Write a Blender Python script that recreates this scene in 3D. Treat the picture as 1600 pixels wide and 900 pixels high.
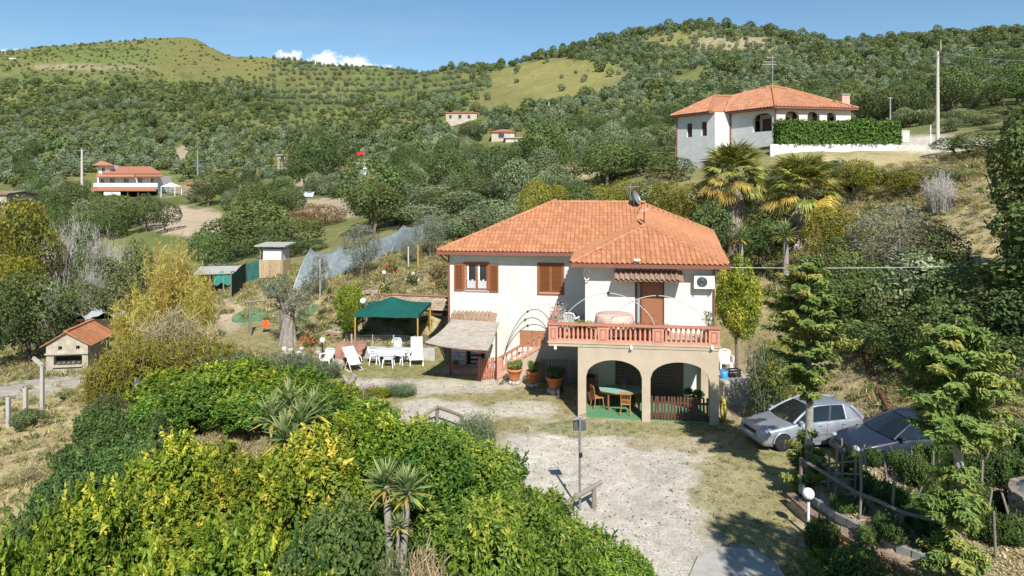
import bpy, math, random
import numpy as np
from mathutils import Vector, Matrix, noise as mnoise
R = math.radians
for o in list(bpy.data.objects): bpy.data.objects.remove(o)
scene = bpy.context.scene
COL = scene.collection
# ------------------------------------------------------------------ camera, sky, sun, exposure
CAMZ, F, X0, Y0 = 8.7, 1067.0, 800.0, 297.0      # camera height; focal length and horizon in photo pixels
cd = bpy.data.cameras.new('camera'); cam = bpy.data.objects.new('camera', cd); COL.objects.link(cam)
cam.location = (0, 0, CAMZ); cam.rotation_euler = (R(90), 0, 0)
cd.sensor_width = 36; cd.lens = 36*F/1600; cd.shift_y = -(450-Y0)/1600; cd.clip_start = .2; cd.clip_end = 20000
scene.camera = cam
SUN_EL, SUN_AZ = 43.0, 12.0                        # sun behind the camera, a little to its right
w = bpy.data.worlds.new('World'); scene.world = w; w.use_nodes = True
nt = w.node_tree; N = nt.nodes; L = nt.links; N.clear()
wo = N.new('ShaderNodeOutputWorld'); bg = N.new('ShaderNodeBackground'); bg.inputs[1].default_value = .094
sky = N.new('ShaderNodeTexSky'); sky.sky_type = 'NISHITA'; sky.sun_disc = False
sky.sun_elevation = R(SUN_EL); sky.sun_rotation = R(180-SUN_AZ); sky.altitude = 900; sky.air_density = 1.0; sky.dust_density = .1; sky.ozone_density = 1.6
tc = N.new('ShaderNodeTexCoord')
def wmath(op, a, b=None):
    n = N.new('ShaderNodeMath'); n.operation = op
    for i, v in enumerate((a, b)):
        if v is None: continue
        if isinstance(v, (int, float)): n.inputs[i].default_value = v
        else: L.new(v, n.inputs[i])
    return n.outputs[0]
def cloud_mask():
    tot = None
    nz = N.new('ShaderNodeTexNoise'); nz.inputs['Scale'].default_value = 42; nz.inputs['Detail'].default_value = 7; nz.inputs['Roughness'].default_value = .62
    L.new(tc.outputs['Generated'], nz.inputs['Vector'])
    sx = N.new('ShaderNodeSeparateXYZ'); L.new(tc.outputs['Generated'], sx.inputs[0])
    u = wmath('DIVIDE', sx.outputs[0], sx.outputs[1]); v = wmath('DIVIDE', sx.outputs[2], sx.outputs[1])
    # cumulus heads standing over the saddle and at the far left, and some more round the horizon
    for cu, cv, ru, rv in ((-.275, .183, .035, .022), (-.235, .180, .05, .018), (-.325, .195, .02, .012), (-.78, .195, .06, .016), (-.9, .21, .08, .03), (.98, .25, .09, .03), (1.2, .25, .14, .04)):
        a = wmath('DIVIDE', wmath('SUBTRACT', u, cu), ru); b = wmath('DIVIDE', wmath('SUBTRACT', v, cv), rv)
        d = wmath('SQRT', wmath('ADD', wmath('MULTIPLY', a, a), wmath('MULTIPLY', b, b)))
        m = wmath('SUBTRACT', 1.25, d)
        tot = m if tot is None else wmath('MAXIMUM', tot, m)
    s = wmath('ADD', tot, wmath('MULTIPLY', wmath('SUBTRACT', nz.outputs[0], .55), 3.2))
    front = wmath('GREATER_THAN', sx.outputs[1], 0.0)
    mr = N.new('ShaderNodeMapRange'); mr.inputs[1].default_value = .15; mr.inputs[2].default_value = .6; L.new(s, mr.inputs[0])
    c1 = wmath('MULTIPLY', mr.outputs[0], front)
    mp = N.new('ShaderNodeMapping'); mp.inputs['Scale'].default_value = (1.2, 1.2, 7); mp.inputs['Rotation'].default_value = (.2, .35, 0); L.new(tc.outputs['Generated'], mp.inputs[0])
    n2 = N.new('ShaderNodeTexNoise'); n2.inputs['Scale'].default_value = 2.2; n2.inputs['Detail'].default_value = 6; n2.inputs['Roughness'].default_value = .58; L.new(mp.outputs[0], n2.inputs['Vector'])
    m2 = N.new('ShaderNodeMapRange'); m2.inputs[1].default_value = .52; m2.inputs[2].default_value = .85; m2.inputs[4].default_value = .3; L.new(n2.outputs[0], m2.inputs[0])
    return c1, m2.outputs[0]
c1, c2 = cloud_mask()
mx = N.new('ShaderNodeMixRGB'); hsv = N.new('ShaderNodeHueSaturation'); hsv.inputs['Saturation'].default_value = 1.13; hsv.inputs['Hue'].default_value = .492; L.new(sky.outputs[0], hsv.inputs['Color']); L.new(c2, mx.inputs[0]); L.new(hsv.outputs[0], mx.inputs[1]); mx.inputs[2].default_value = (4.6, 5.1, 5.9, 1)
mx2 = N.new('ShaderNodeMixRGB'); L.new(c1, mx2.inputs[0]); L.new(mx.outputs[0], mx2.inputs[1]); mx2.inputs[2].default_value = (8.6, 8.8, 9.2, 1)
L.new(mx2.outputs[0], bg.inputs[0]); L.new(bg.outputs[0], wo.inputs[0])
sd = bpy.data.lights.new('sun', 'SUN'); sd.energy = 4.9; sd.angle = R(.53); sd.color = (1, .972, .925)
sun = bpy.data.objects.new('sun', sd); COL.objects.link(sun)
sdir = Vector((-math.sin(R(SUN_AZ))*math.cos(R(SUN_EL)), math.cos(R(SUN_AZ))*math.cos(R(SUN_EL)), -math.sin(R(SUN_EL))))
sun.rotation_euler = sdir.to_track_quat('-Z', 'Y').to_euler(); sun.location = (10, -40, 60)
vs = scene.view_settings; vs.view_transform = 'Standard'; vs.look = 'None'; vs.exposure = .45; vs.gamma = 1; vs.use_curve_mapping = False
scene.render.engine = 'CYCLES'
cy = scene.cycles; cy.max_bounces = 6; cy.diffuse_bounces = 3; cy.transparent_max_bounces = 8; cy.use_denoising = True
cy.caustics_reflective = False; cy.caustics_refractive = False
def nth(i): return ('first', 'second', 'third', 'fourth', 'fifth', 'sixth', 'seventh', 'eighth', 'ninth', 'tenth', 'eleventh', 'twelfth', 'thirteenth', 'fourteenth', 'fifteenth', 'sixteenth', 'seventeenth', 'eighteenth')[i]
rng = np.random.default_rng(7); random.seed(7)

# ------------------------------------------------------------------ object helpers
def link(o, parent=None):
    COL.objects.link(o)
    if parent is not None: o.parent = parent
    return o
def tag(o, label=None, cat=None, group=None, kind=None):
    if label: o['label'] = label
    if cat: o['category'] = cat
    if group: o['group'] = group
    if kind: o['kind'] = kind
    return o
def thing(name, label, cat, loc=(0, 0, 0), rz=0, group=None, parent=None):
    o = link(bpy.data.objects.new(name, None), parent); o.location = loc; o.rotation_euler = (0, 0, rz); o.empty_display_size = .2
    return tag(o, label, cat, group, 'thing')
KIDS = {}
def dup(root, loc=None, rz=None, label=None, group=None, scale=None):
    def cp(o, parent):
        c = o.copy(); COL.objects.link(c); c.parent = parent
        for ch in KIDS.get(o.name, ()): cp(ch, c)
        return c
    r = cp(root, None)
    if loc is not None: r.location = loc
    if rz is not None: r.rotation_euler = (0, 0, rz)
    if scale is not None: r.scale = scale
    if label: r['label'] = label
    if group: r['group'] = group
    return r
def remember(root):
    for ch in root.children: KIDS.setdefault(root.name, []).append(ch); remember(ch)
    return root
def obj(name, mesh, parent=None, loc=None, rot=None, scale=None, kind=None):
    o = link(bpy.data.objects.new(name, mesh), parent)
    if loc is not None: o.location = loc
    if rot is not None: o.rotation_euler = rot
    if scale is not None: o.scale = scale
    if kind: o['kind'] = kind
    return o

class MB:
    def __init__(s): s.v = []; s.f = []; s.sm = []
    def add(s, vs, fs, smooth=False):
        b = len(s.v); s.v += [tuple(p) for p in vs]
        for f in fs: s.f.append(tuple(b+i for i in f)); s.sm.append(smooth)
        return s
    def box(s, c, d, rz=0, m=None):
        x, y, z = d[0]/2, d[1]/2, d[2]/2
        P = [Vector((a, b, e)) for a in (-x, x) for b in (-y, y) for e in (-z, z)]
        if rz: q = Matrix.Rotation(rz, 3, 'Z'); P = [q @ p for p in P]
        if m is not None: P = [m @ p for p in P]
        c = Vector(c); P = [p+c for p in P]
        return s.add(P, [(0, 1, 3, 2), (4, 6, 7, 5), (0, 4, 5, 1), (2, 3, 7, 6), (0, 2, 6, 4), (1, 5, 7, 3)])
    def bb(s, a, b):   # box by two corners
        return s.box([(a[i]+b[i])/2 for i in range(3)], [abs(b[i]-a[i]) for i in range(3)])
    def tube(s, path, r, n=6, cap=True, smooth=True):
        path = [Vector(p) for p in path]; rr = r if isinstance(r, (list, tuple)) else [r]*len(path)
        rings = []; up = None
        for i, p in enumerate(path):
            t = (path[min(i+1, len(path)-1)]-path[max(i-1, 0)])
            if t.length < 1e-9: t = Vector((0, 0, 1))
            t.normalize()
            if up is None: up = t.orthogonal().normalized()
            else:
                up = up - t*up.dot(t)
                up = up.normalized() if up.length > 1e-6 else t.orthogonal().normalized()
            b = t.cross(up)
            rings.append([p+(up*math.cos(2*math.pi*k/n)+b*math.sin(2*math.pi*k/n))*rr[i] for k in range(n)])
        vs_ = [q for g in rings for q in g]; fs = []
        for i in range(len(path)-1):
            for k in range(n):
                k2 = (k+1) % n; fs.append((i*n+k, i*n+k2, (i+1)*n+k2, (i+1)*n+k))
        s.add(vs_, fs, smooth)
        if cap: s.add(rings[0], [tuple(range(n-1, -1, -1))]); s.add(rings[-1], [tuple(range(n))])
        return s
    def bar(s, a, b, w, h=None):   # straight rectangular bar
        a, b = Vector(a), Vector(b); t = (b-a); l = t.length; t.normalize(); h = h or w
        side = t.cross(Vector((0, 0, 1)))
        side = side.normalized() if side.length > 1e-4 else Vector((1, 0, 0))
        u = side.cross(t)
        P = [p+side*(sx*w/2)+u*(sz*h/2) for p in (a, b) for sx in (-1, 1) for sz in (-1, 1)]
        return s.add(P, [(0, 1, 3, 2), (4, 6, 7, 5), (0, 4, 5, 1), (2, 3, 7, 6), (0, 2, 6, 4), (1, 5, 7, 3)])
    def lathe(s, prof, n=20, c=(0, 0, 0), smooth=True, cap=True):
        vs_ = [(c[0]+r*math.cos(2*math.pi*k/n), c[1]+r*math.sin(2*math.pi*k/n), c[2]+z) for r, z in prof for k in range(n)]
        fs = [(i*n+k, i*n+(k+1) % n, (i+1)*n+(k+1) % n, (i+1)*n+k) for i in range(len(prof)-1) for k in range(n)]
        s.add(vs_, fs, smooth)
        if cap:
            s.add(vs_[:n], [tuple(range(n-1, -1, -1))]); s.add(vs_[-n:], [tuple(range(n))])
        return s
    def ball(s, c, r, nu=16, nv=10, sc=(1, 1, 1)):
        prof = [(r*math.sin(math.pi*i/nv)+1e-5, -r*math.cos(math.pi*i/nv)) for i in range(nv+1)]
        vs_ = [(c[0]+sc[0]*q*math.cos(2*math.pi*k/nu), c[1]+sc[1]*q*math.sin(2*math.pi*k/nu), c[2]+sc[2]*z) for q, z in prof for k in range(nu)]
        fs = [(i*nu+k, i*nu+(k+1) % nu, (i+1)*nu+(k+1) % nu, (i+1)*nu+k) for i in range(nv) for k in range(nu)]
        return s.add(vs_, fs, True)
    def prism(s, poly, z0, z1):   # polygon in xy, extruded in z
        n = len(poly); P = [(p[0], p[1], z0) for p in poly]+[(p[0], p[1], z1) for p in poly]
        return s.add(P, [tuple(range(n-1, -1, -1)), tuple(range(n, 2*n))]+[(i, (i+1) % n, n+(i+1) % n, n+i) for i in range(n)])
    def slab(s, pts, th):          # any planar-ish polygon given thickness along its normal
        pts = [Vector(p) for p in pts]; nn = (pts[1]-pts[0]).cross(pts[-1]-pts[0]).normalized(); n = len(pts)
        return s.add(pts+[p-nn*th for p in pts], [tuple(range(n)), tuple(range(2*n-1, n-1, -1))]+[(i, n+i, n+(i+1) % n, (i+1) % n) for i in range(n)])
    def mesh(s, name, mat):
        me = bpy.data.meshes.new(name); me.from_pydata(s.v, [], s.f)
        me.polygons.foreach_set('use_smooth', s.sm)
        if mat is not None: me.materials.append(mat)
        me.update(); return me
    def build(s, name, mat, parent=None, loc=None, rot=None, kind=None, bevel=0, sub=0):
        o = obj(name, s.mesh(name, mat), parent, loc, rot, kind=kind)
        if bevel:
            b = o.modifiers.new('bevel', 'BEVEL'); b.width = bevel; b.segments = 2; b.limit_method = 'ANGLE'
        if sub:
            b = o.modifiers.new('sub', 'SUBSURF'); b.levels = sub; b.render_levels = sub
        return o

# ------------------------------------------------------------------ materials
def newmat(name):
    m = bpy.data.materials.new(name); m.use_nodes = True
    return m, m.node_tree.nodes, m.node_tree.links, m.node_tree.nodes['Principled BSDF']
def rgb(c): return (c[0], c[1], c[2], 1)
def M(name, c, rough=.8, var=.18, scale=4, bump=0, bscale=30, metal=0, c2=None, stretch=None, spec=.3, obrand=0, dirt=0):
    m, n, l, p = newmat(name)
    t = n.new('ShaderNodeTexCoord'); src = t.outputs['Object']
    if stretch:
        mp = n.new('ShaderNodeMapping'); mp.inputs['Scale'].default_value = stretch; l.new(src, mp.inputs[0]); src = mp.outputs[0]
    z = n.new('ShaderNodeTexNoise'); z.inputs['Scale'].default_value = scale; z.inputs['Detail'].default_value = 7; z.inputs['Roughness'].default_value = .65; l.new(src, z.inputs['Vector'])
    cr = n.new('ShaderNodeValToRGB'); l.new(z.outputs[0], cr.inputs[0])
    lo = tuple(x*(1-var) for x in c); hi = tuple(min(1, x*(1+var)) for x in (c2 or c))
    cr.color_ramp.elements[0].position = .3; cr.color_ramp.elements[1].position = .7
    cr.color_ramp.elements[0].color = rgb(lo); cr.color_ramp.elements[1].color = rgb(hi)
    out = cr.outputs[0]
    if dirt:
        z2 = n.new('ShaderNodeTexNoise'); z2.inputs['Scale'].default_value = .9; z2.inputs['Detail'].default_value = 8; z2.inputs['Roughness'].default_value = .7; l.new(t.outputs['Object'], z2.inputs['Vector'])
        mr = n.new('ShaderNodeMapRange'); mr.inputs[1].default_value = .5; mr.inputs[2].default_value = .75; mr.inputs[4].default_value = dirt; l.new(z2.outputs[0], mr.inputs[0])
        mm = n.new('ShaderNodeMixRGB'); l.new(mr.outputs[0], mm.inputs[0]); l.new(out, mm.inputs[1]); mm.inputs[2].default_value = rgb((c[0]*.35, c[1]*.32, c[2]*.27)); out = mm.outputs[0]
    if obrand:
        oi = n.new('ShaderNodeObjectInfo'); hs = n.new('ShaderNodeHueSaturation'); l.new(out, hs.inputs['Color'])
        mr = n.new('ShaderNodeMapRange'); mr.inputs[3].default_value = 1-obrand; mr.inputs[4].default_value = 1+obrand; l.new(oi.outputs['Random'], mr.inputs[0]); l.new(mr.outputs[0], hs.inputs['Value']); out = hs.outputs[0]
    l.new(out, p.inputs['Base Color']); p.inputs['Roughness'].default_value = rough; p.inputs['Metallic'].default_value = metal; p.inputs['Specular IOR Level'].default_value = spec
    if bump:
        z3 = n.new('ShaderNodeTexNoise'); z3.inputs['Scale'].default_value = bscale; z3.inputs['Detail'].default_value = 6; l.new(src, z3.inputs['Vector'])
        b = n.new('ShaderNodeBump'); b.inputs['Strength'].default_value = bump; b.inputs['Distance'].default_value = .02; l.new(z3.outputs[0], b.inputs['Height']); l.new(b.outputs[0], p.inputs['Normal'])
    return m
def FOL(name, dark, mid, tip, trans=.3, rough=.55, hue=.02, val=.25, spec=.25):
    """foliage: per-leaf tint attribute picks the leaf's own colour; each plant differs a little"""
    m, n, l, p = newmat(name)
    a = n.new('ShaderNodeAttribute'); a.attribute_name = 'tint'
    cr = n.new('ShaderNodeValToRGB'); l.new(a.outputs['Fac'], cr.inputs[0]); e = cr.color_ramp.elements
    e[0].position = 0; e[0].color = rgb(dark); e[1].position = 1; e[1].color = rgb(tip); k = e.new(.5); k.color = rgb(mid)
    oi = n.new('ShaderNodeObjectInfo'); hs = n.new('ShaderNodeHueSaturation'); l.new(cr.outputs[0], hs.inputs['Color'])
    mr = n.new('ShaderNodeMapRange'); mr.inputs[3].default_value = 1-val; mr.inputs[4].default_value = 1+val; l.new(oi.outputs['Random'], mr.inputs[0]); l.new(mr.outputs[0], hs.inputs['Value'])
    w1 = n.new('ShaderNodeTexWhiteNoise'); w1.noise_dimensions = '1D'; l.new(oi.outputs['Random'], w1.inputs['W'])
    m2 = n.new('ShaderNodeMapRange'); m2.inputs[3].default_value = .5-hue; m2.inputs[4].default_value = .5+hue; l.new(w1.outputs['Value'], m2.inputs[0]); l.new(m2.outputs[0], hs.inputs['Hue'])
    p.inputs['Roughness'].default_value = rough; p.inputs['Specular IOR Level'].default_value = spec
    l.new(hs.outputs[0], p.inputs['Base Color'])
    tr = n.new('ShaderNodeBsdfTranslucent'); l.new(hs.outputs[0], tr.inputs[0])
    ms = n.new('ShaderNodeMixShader'); ms.inputs[0].default_value = trans
    l.new(p.outputs[0], ms.inputs[1]); l.new(tr.outputs[0], ms.inputs[2]); l.new(ms.outputs[0], n['Material Output'].inputs[0])
    return m
def brickmat(name, c1, c2, mortar, bw, bh, ms=.012, bump=.5, rough=.85, axis='XZ', msm=.1):
    m, n, l, p = newmat(name)
    t = n.new('ShaderNodeTexCoord'); s = n.new('ShaderNodeSeparateXYZ'); c = n.new('ShaderNodeCombineXYZ'); l.new(t.outputs['Object'], s.inputs[0])
    l.new(s.outputs['X' if axis[0] == 'X' else 'Y'], c.inputs[0]); l.new(s.outputs['Z'], c.inputs[1])
    b = n.new('ShaderNodeTexBrick'); l.new(c.outputs[0], b.inputs['Vector']); b.inputs['Scale'].default_value = 1
    b.inputs['Brick Width'].default_value = bw; b.inputs['Row Height'].default_value = bh; b.inputs['Mortar Size'].default_value = ms; b.inputs['Mortar Smooth'].default_value = msm
    b.inputs['Color1'].default_value = rgb(c1); b.inputs['Color2'].default_value = rgb(c2); b.inputs['Mortar'].default_value = rgb(mortar)
    z = n.new('ShaderNodeTexNoise'); z.inputs['Scale'].default_value = 1.3; z.inputs['Detail'].default_value = 9; z.inputs['Roughness'].default_value = .7; l.new(t.outputs['Object'], z.inputs['Vector'])
    mr = n.new('ShaderNodeMapRange'); mr.inputs[1].default_value = .3; mr.inputs[2].default_value = .75; mr.inputs[3].default_value = .82; mr.inputs[4].default_value = 1.05; l.new(z.outputs[0], mr.inputs[0])
    mm = n.new('ShaderNodeMixRGB'); mm.blend_type = 'MULTIPLY'; mm.inputs[0].default_value = 1; l.new(b.outputs[0], mm.inputs[1]); l.new(mr.outputs[0], mm.inputs[2])
    ms_ = n.new('ShaderNodeMapping'); ms_.inputs['Scale'].default_value = (5, 5, .35); l.new(t.outputs['Object'], ms_.inputs[0]); zs = n.new('ShaderNodeTexNoise'); zs.inputs['Scale'].default_value = 1.6; zs.inputs['Detail'].default_value = 7; l.new(ms_.outputs[0], zs.inputs['Vector'])
    mr2 = n.new('ShaderNodeMapRange'); mr2.inputs[1].default_value = .52; mr2.inputs[2].default_value = .8; mr2.inputs[3].default_value = 1; mr2.inputs[4].default_value = .9; l.new(zs.outputs[0], mr2.inputs[0])
    m3_ = n.new('ShaderNodeMixRGB'); m3_.blend_type = 'MULTIPLY'; m3_.inputs[0].default_value = 1; l.new(mm.outputs[0], m3_.inputs[1]); l.new(mr2.outputs[0], m3_.inputs[2]); l.new(m3_.outputs[0], p.inputs['Base Color'])
    bu = n.new('ShaderNodeBump'); bu.inputs['Strength'].default_value = bump; bu.inputs['Distance'].default_value = .02; bu.invert = True; l.new(b.outputs['Fac'], bu.inputs['Height']); l.new(bu.outputs[0], p.inputs['Normal'])
    p.inputs['Roughness'].default_value = rough; p.inputs['Specular IOR Level'].default_value = .25
    return m
def glassmat(name, c, rough=.05):
    m, n, l, p = newmat(name); p.inputs['Base Color'].default_value = rgb(c); p.inputs['Roughness'].default_value = rough; p.inputs['Specular IOR Level'].default_value = .9
    return m

# ------------------------------------------------------------------ photo pixel -> place helpers
def P(px, py, D): return Vector(((px-X0)*D/F, D, CAMZ-(py-Y0)*D/F))
def vnoise(x, y, s, seed=0.0): return mnoise.noise(Vector((x*s, y*s, seed)))
# ------------------------------------------------------------------ terrain: hillside heights by bearing
def zc(py, D): return CAMZ-(py-Y0)*D/F
PROFILES = {
 -700: [(6, -3), (30, -3.5), (60, -5), (110, -2), (160, 8), (250, 24), (400, 60), (700, 148), (900, 120)],
 0:   [(6, -2.0), (17, -1.8), (26, -1.6), (33, -2.0), (38, -2.3), (46, -3.2), (58, -4.6), (72, -5.2), (95, -3.2), (130, 3.2), (160, 8), (250, zc(240, 250)), (400, zc(170, 400)), (560, zc(112, 560)), (700, zc(80, 700)), (950, 100)],
 150: [(6, -1.5), (17, -1.3), (26, -1.4), (33, -1.9), (38, -2.1), (46, -3.0), (58, -3.6), (72, -3.6), (95, -1.5), (130, 4.2), (150, 6.2), (160, 7.0), (172, 8.6), (250, zc(235, 250)), (400, zc(160, 400)), (560, zc(98, 560)), (720, zc(64, 720)), (950, 120)],
 300: [(6, -1.0), (20, -.8), (26, -.9), (34, -1), (42, -.1), (50, -.2), (60, -1.2), (80, -.6), (100, zc(362, 100)), (120, zc(337, 120)), (150, 7.8), (170, 8.6), (210, zc(258, 210)), (330, zc(200, 330)), (480, zc(135, 480)), (640, zc(80, 640)), (750, zc(51, 750)), (1000, 120)],
 450: [(6, -.8), (20, -.6), (27, -.6), (33, -.2), (40, .1), (46, .8), (52, 1.4), (64, 1.9), (80, 2), (120, zc(330, 120)), (150, 8), (170, 9.5), (250, zc(245, 250)), (350, zc(185, 350)), (480, zc(130, 480)), (620, zc(93, 620)), (900, 90)],
 600: [(6, -.6), (19, -.45), (24, -.3), (30, 0), (36, .2), (38, .5), (41.6, 1.8), (42.4, 2.4), (46, 2.7), (52, 3.1), (60, 4.2), (75, 4.6), (95, 5.5), (125, zc(300, 125)), (160, zc(278, 160)), (250, zc(222, 250)), (400, zc(160, 400)), (560, zc(107, 560)), (850, 80)],
 750: [(6, -.5), (18, -.3), (22, 0), (42, .6), (50, 2.4), (62, 4.5), (75, 6.3), (100, zc(293, 100)), (150, zc(250, 150)), (180, zc(222, 180)), (250, zc(187, 250)), (350, zc(142, 350)), (480, zc(103, 480)), (800, 85)],
 900: [(6, -.5), (14, -.3), (18, 0), (42, .3), (50, 3), (62, 6), (78, 9), (120, zc(245, 120)), (180, zc(205, 180)), (260, zc(160, 260)), (350, zc(110, 350)), (430, zc(68, 430)), (800, 75)],
 1010: [(6, -.6), (12, 0), (38, .2), (46, 2.5), (56, 6), (70, 10.2), (84, 12), (120, zc(232, 120)), (200, zc(185, 200)), (320, zc(105, 320)), (430, zc(45, 430)), (800, 80)],
 1100: [(6, -.3), (12, 0), (36, .4), (44, 2.6), (50, 4.2), (60, 7.6), (70, 10.3), (86, 11.4), (120, 17), (200, zc(170, 200)), (320, zc(90, 320)), (430, zc(42, 430)), (800, 80)],
 1200: [(6, -.2), (12, 0), (29, .1), (36, 1.4), (44, 3.4), (50, 5), (58, 8), (65, 11.3), (66.2, 11.9), (67.4, 13.1), (90, 13.4), (120, 18.5), (200, zc(160, 200)), (320, zc(90, 320)), (430, zc(50, 430)), (800, 80)],
 1300: [(6, -.2), (12, 0), (26, 0), (30, .8), (36, 2.6), (44, 4.6), (52, 7.2), (60, 10.1), (65.2, 12.0), (67, 13.1), (72, 13.5), (90, 14.6), (120, 20.5), (200, zc(160, 200)), (320, zc(95, 320)), (420, zc(68, 420)), (800, 80)],
 1420: [(6, 0), (12, .1), (22, .2), (28, 1.2), (34, 3.0), (42, 5.6), (52, 8.8), (60, 11), (65, 12.4), (69, 13.7), (78, 14.3), (110, zc(190, 110)), (180, zc(150, 180)), (300, zc(95, 300)), (420, zc(61, 420)), (800, 85)],
 1560: [(6, 0), (15, .3), (21, .8), (26, 1.9), (32, 4.2), (40, 7.8), (48, 10), (60, 12.4), (75, zc(200, 75)), (150, zc(150, 150)), (280, zc(92, 280)), (410, zc(42, 410)), (800, 100)],
 1800: [(6, 0), (15, .8), (22, 2.2), (30, 5.5), (40, 9.5), (60, 14), (90, 20), (160, 34), (280, 68), (400, 112), (800, 110)],
 2400: [(6, 0), (15, 1.5), (30, 7.5), (60, 17), (120, 30), (280, 75), (400, 115), (800, 110)],
}
_cols = sorted(PROFILES); _LD = np.linspace(math.log(4), math.log(1200), 260)
_tab = np.array([np.interp(_LD, [math.log(a[0]) for a in PROFILES[c]], [a[1] for a in PROFILES[c]]) for c in _cols])
_ker = np.exp(-np.linspace(-2, 2, 5)**2); _ker /= _ker.sum()
_tab = np.array([np.convolve(np.pad(r, 2, 'edge'), _ker, 'valid') for r in _tab])
# resample across bearing with smoothing
_PX = np.arange(-700, 2401, 12.5)
_T2 = np.array([np.interp(_PX, _cols, _tab[:, j]) for j in range(_tab.shape[1])]).T
_k2 = np.exp(-(np.linspace(-2, 2, 9))**2); _k2 /= _k2.sum()
_T2 = np.array([np.convolve(np.pad(_T2[:, j], 4, 'edge'), _k2, 'valid') for j in range(_T2.shape[1])]).T
def seg_d(px, py, a, b):
    ax, ay = a; bx, by = b; dx, dy = bx-ax, by-ay
    t = np.clip(((px-ax)*dx+(py-ay)*dy)/(dx*dx+dy*dy), 0, 1)
    return np.hypot(px-ax-t*dx, py-ay-t*dy)
def poly_sd(x, y, poly):
    d = np.full(np.shape(x), 1e9); ins = np.zeros(np.shape(x), bool); n = len(poly)
    for i in range(n):
        a, b = poly[i], poly[(i+1) % n]
        d = np.minimum(d, seg_d(x, y, a, b))
        c = ((a[1] > y) != (b[1] > y)) & (x < (b[0]-a[0])*(y-a[1])/((b[1]-a[1]) or 1e-9)+a[0])
        ins ^= c
    return np.where(ins, -d, d)
YARD = [(7.4, 8), (7.4, 15.6), (8.0, 17.6), (8.6, 20.4), (13.6, 21.6), (13.6, 25), (12.4, 29), (10.6, 32), (10.4, 40), (-3.8, 40.4), (-4.4, 36.6), (-11, 36.2), (-13, 42), (-17, 46), (-20, 44), (-17, 39), (-12.5, 36), (-9.6, 32.6), (-6.9, 29.7), (-3.7, 25.9), (-.7, 23.4), (1.2, 19), (3.6, 15.4), (4.6, 8)]
PLOT = [(7.95, 18.1), (8.15, 16.8), (8.6, 15.7), (9.3, 14.6), (10.2, 13), (18, 13), (17, 19), (15.2, 21.4), (8.7, 20.3)]
PLATEAU = [(26.2, 67.3), (38.5, 66.9), (46, 67), (47, 74), (40, 88), (24, 86)]     # level ground of the house on the hill
RG = np.random.default_rng(3)
def _wn(x, y, s, seed):   # cheap smooth pseudo-noise
    return (np.sin(x*s*1.3+seed*1.7+1.7*np.sin(y*s*.9+seed))+np.sin(y*s*1.1+seed*2.3+1.3*np.sin(x*s*1.7-seed))+.6*np.sin((x+y)*s*2.1+seed)+.5*np.sin((x-y)*s*2.7+seed*.3))/3.1
def ground_z(x, y):
    x = np.asarray(x, float); y = np.asarray(y, float)
    d = np.clip(y, 6, 1190); px = np.clip(X0+F*x/np.maximum(d, 9), -699, 2399)
    fi = (px+700)/12.5; i = np.clip(fi.astype(int), 0, len(_PX)-2); fx = fi-i
    gj = (np.log(d)-_LD[0])/(_LD[1]-_LD[0]); j = np.clip(gj.astype(int), 0, len(_LD)-2); fy = gj-j
    z = (_T2[i, j]*(1-fx)+_T2[i+1, j]*fx)*(1-fy)+(_T2[i, j+1]*(1-fx)+_T2[i+1, j+1]*fx)*fy
    amp = np.clip((y-60)/140, 0, 1)
    z = z+amp*(1.3*_wn(x, y, .045, 1.1)+.7*_wn(x, y, .13, 5.2))+np.clip((y-200)/300, 0, 1)*4.0*_wn(x, y, .014, 2.4)
    z = z+.10*_wn(x, y, .5, 3.3)+.05*_wn(x, y, 1.3, 8.8)
    zy = .035*_wn(x, y, .6, 4.0)
    sd = poly_sd(x, y, YARD); t = np.clip(1-sd/2.2, 0, 1); t = t*t*(3-2*t); z = z*(1-t)+zy*t
    sd = poly_sd(x, y, PLATEAU); t = np.clip(1-sd/1.2, 0, 1); t = t*t*(3-2*t); z = z*(1-t)+13.15*t
    sd = poly_sd(x, y, PLOT); t = np.clip(.5-sd/.5, 0, 1); z = z*(1-t)+(.55+.5*zy+np.clip((x-11)*.08, 0, .5))*t
    return z
def gz(x, y): return float(ground_z(np.array([x]), np.array([y]))[0])
def G(px, py, d0=8.0, d1=700.0):   # where the photo's ray meets the ground
    ds = np.exp(np.linspace(math.log(d0), math.log(d1), 1500)); xs = (px-X0)*ds/F; zs = CAMZ-(py-Y0)*ds/F
    g = ground_z(xs, ds); k = np.argmax(zs <= g)
    return Vector((xs[k], ds[k], g[k]))
def proj(x, y, z): return X0+F*x/y, Y0-F*(z-CAMZ)/y

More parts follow.
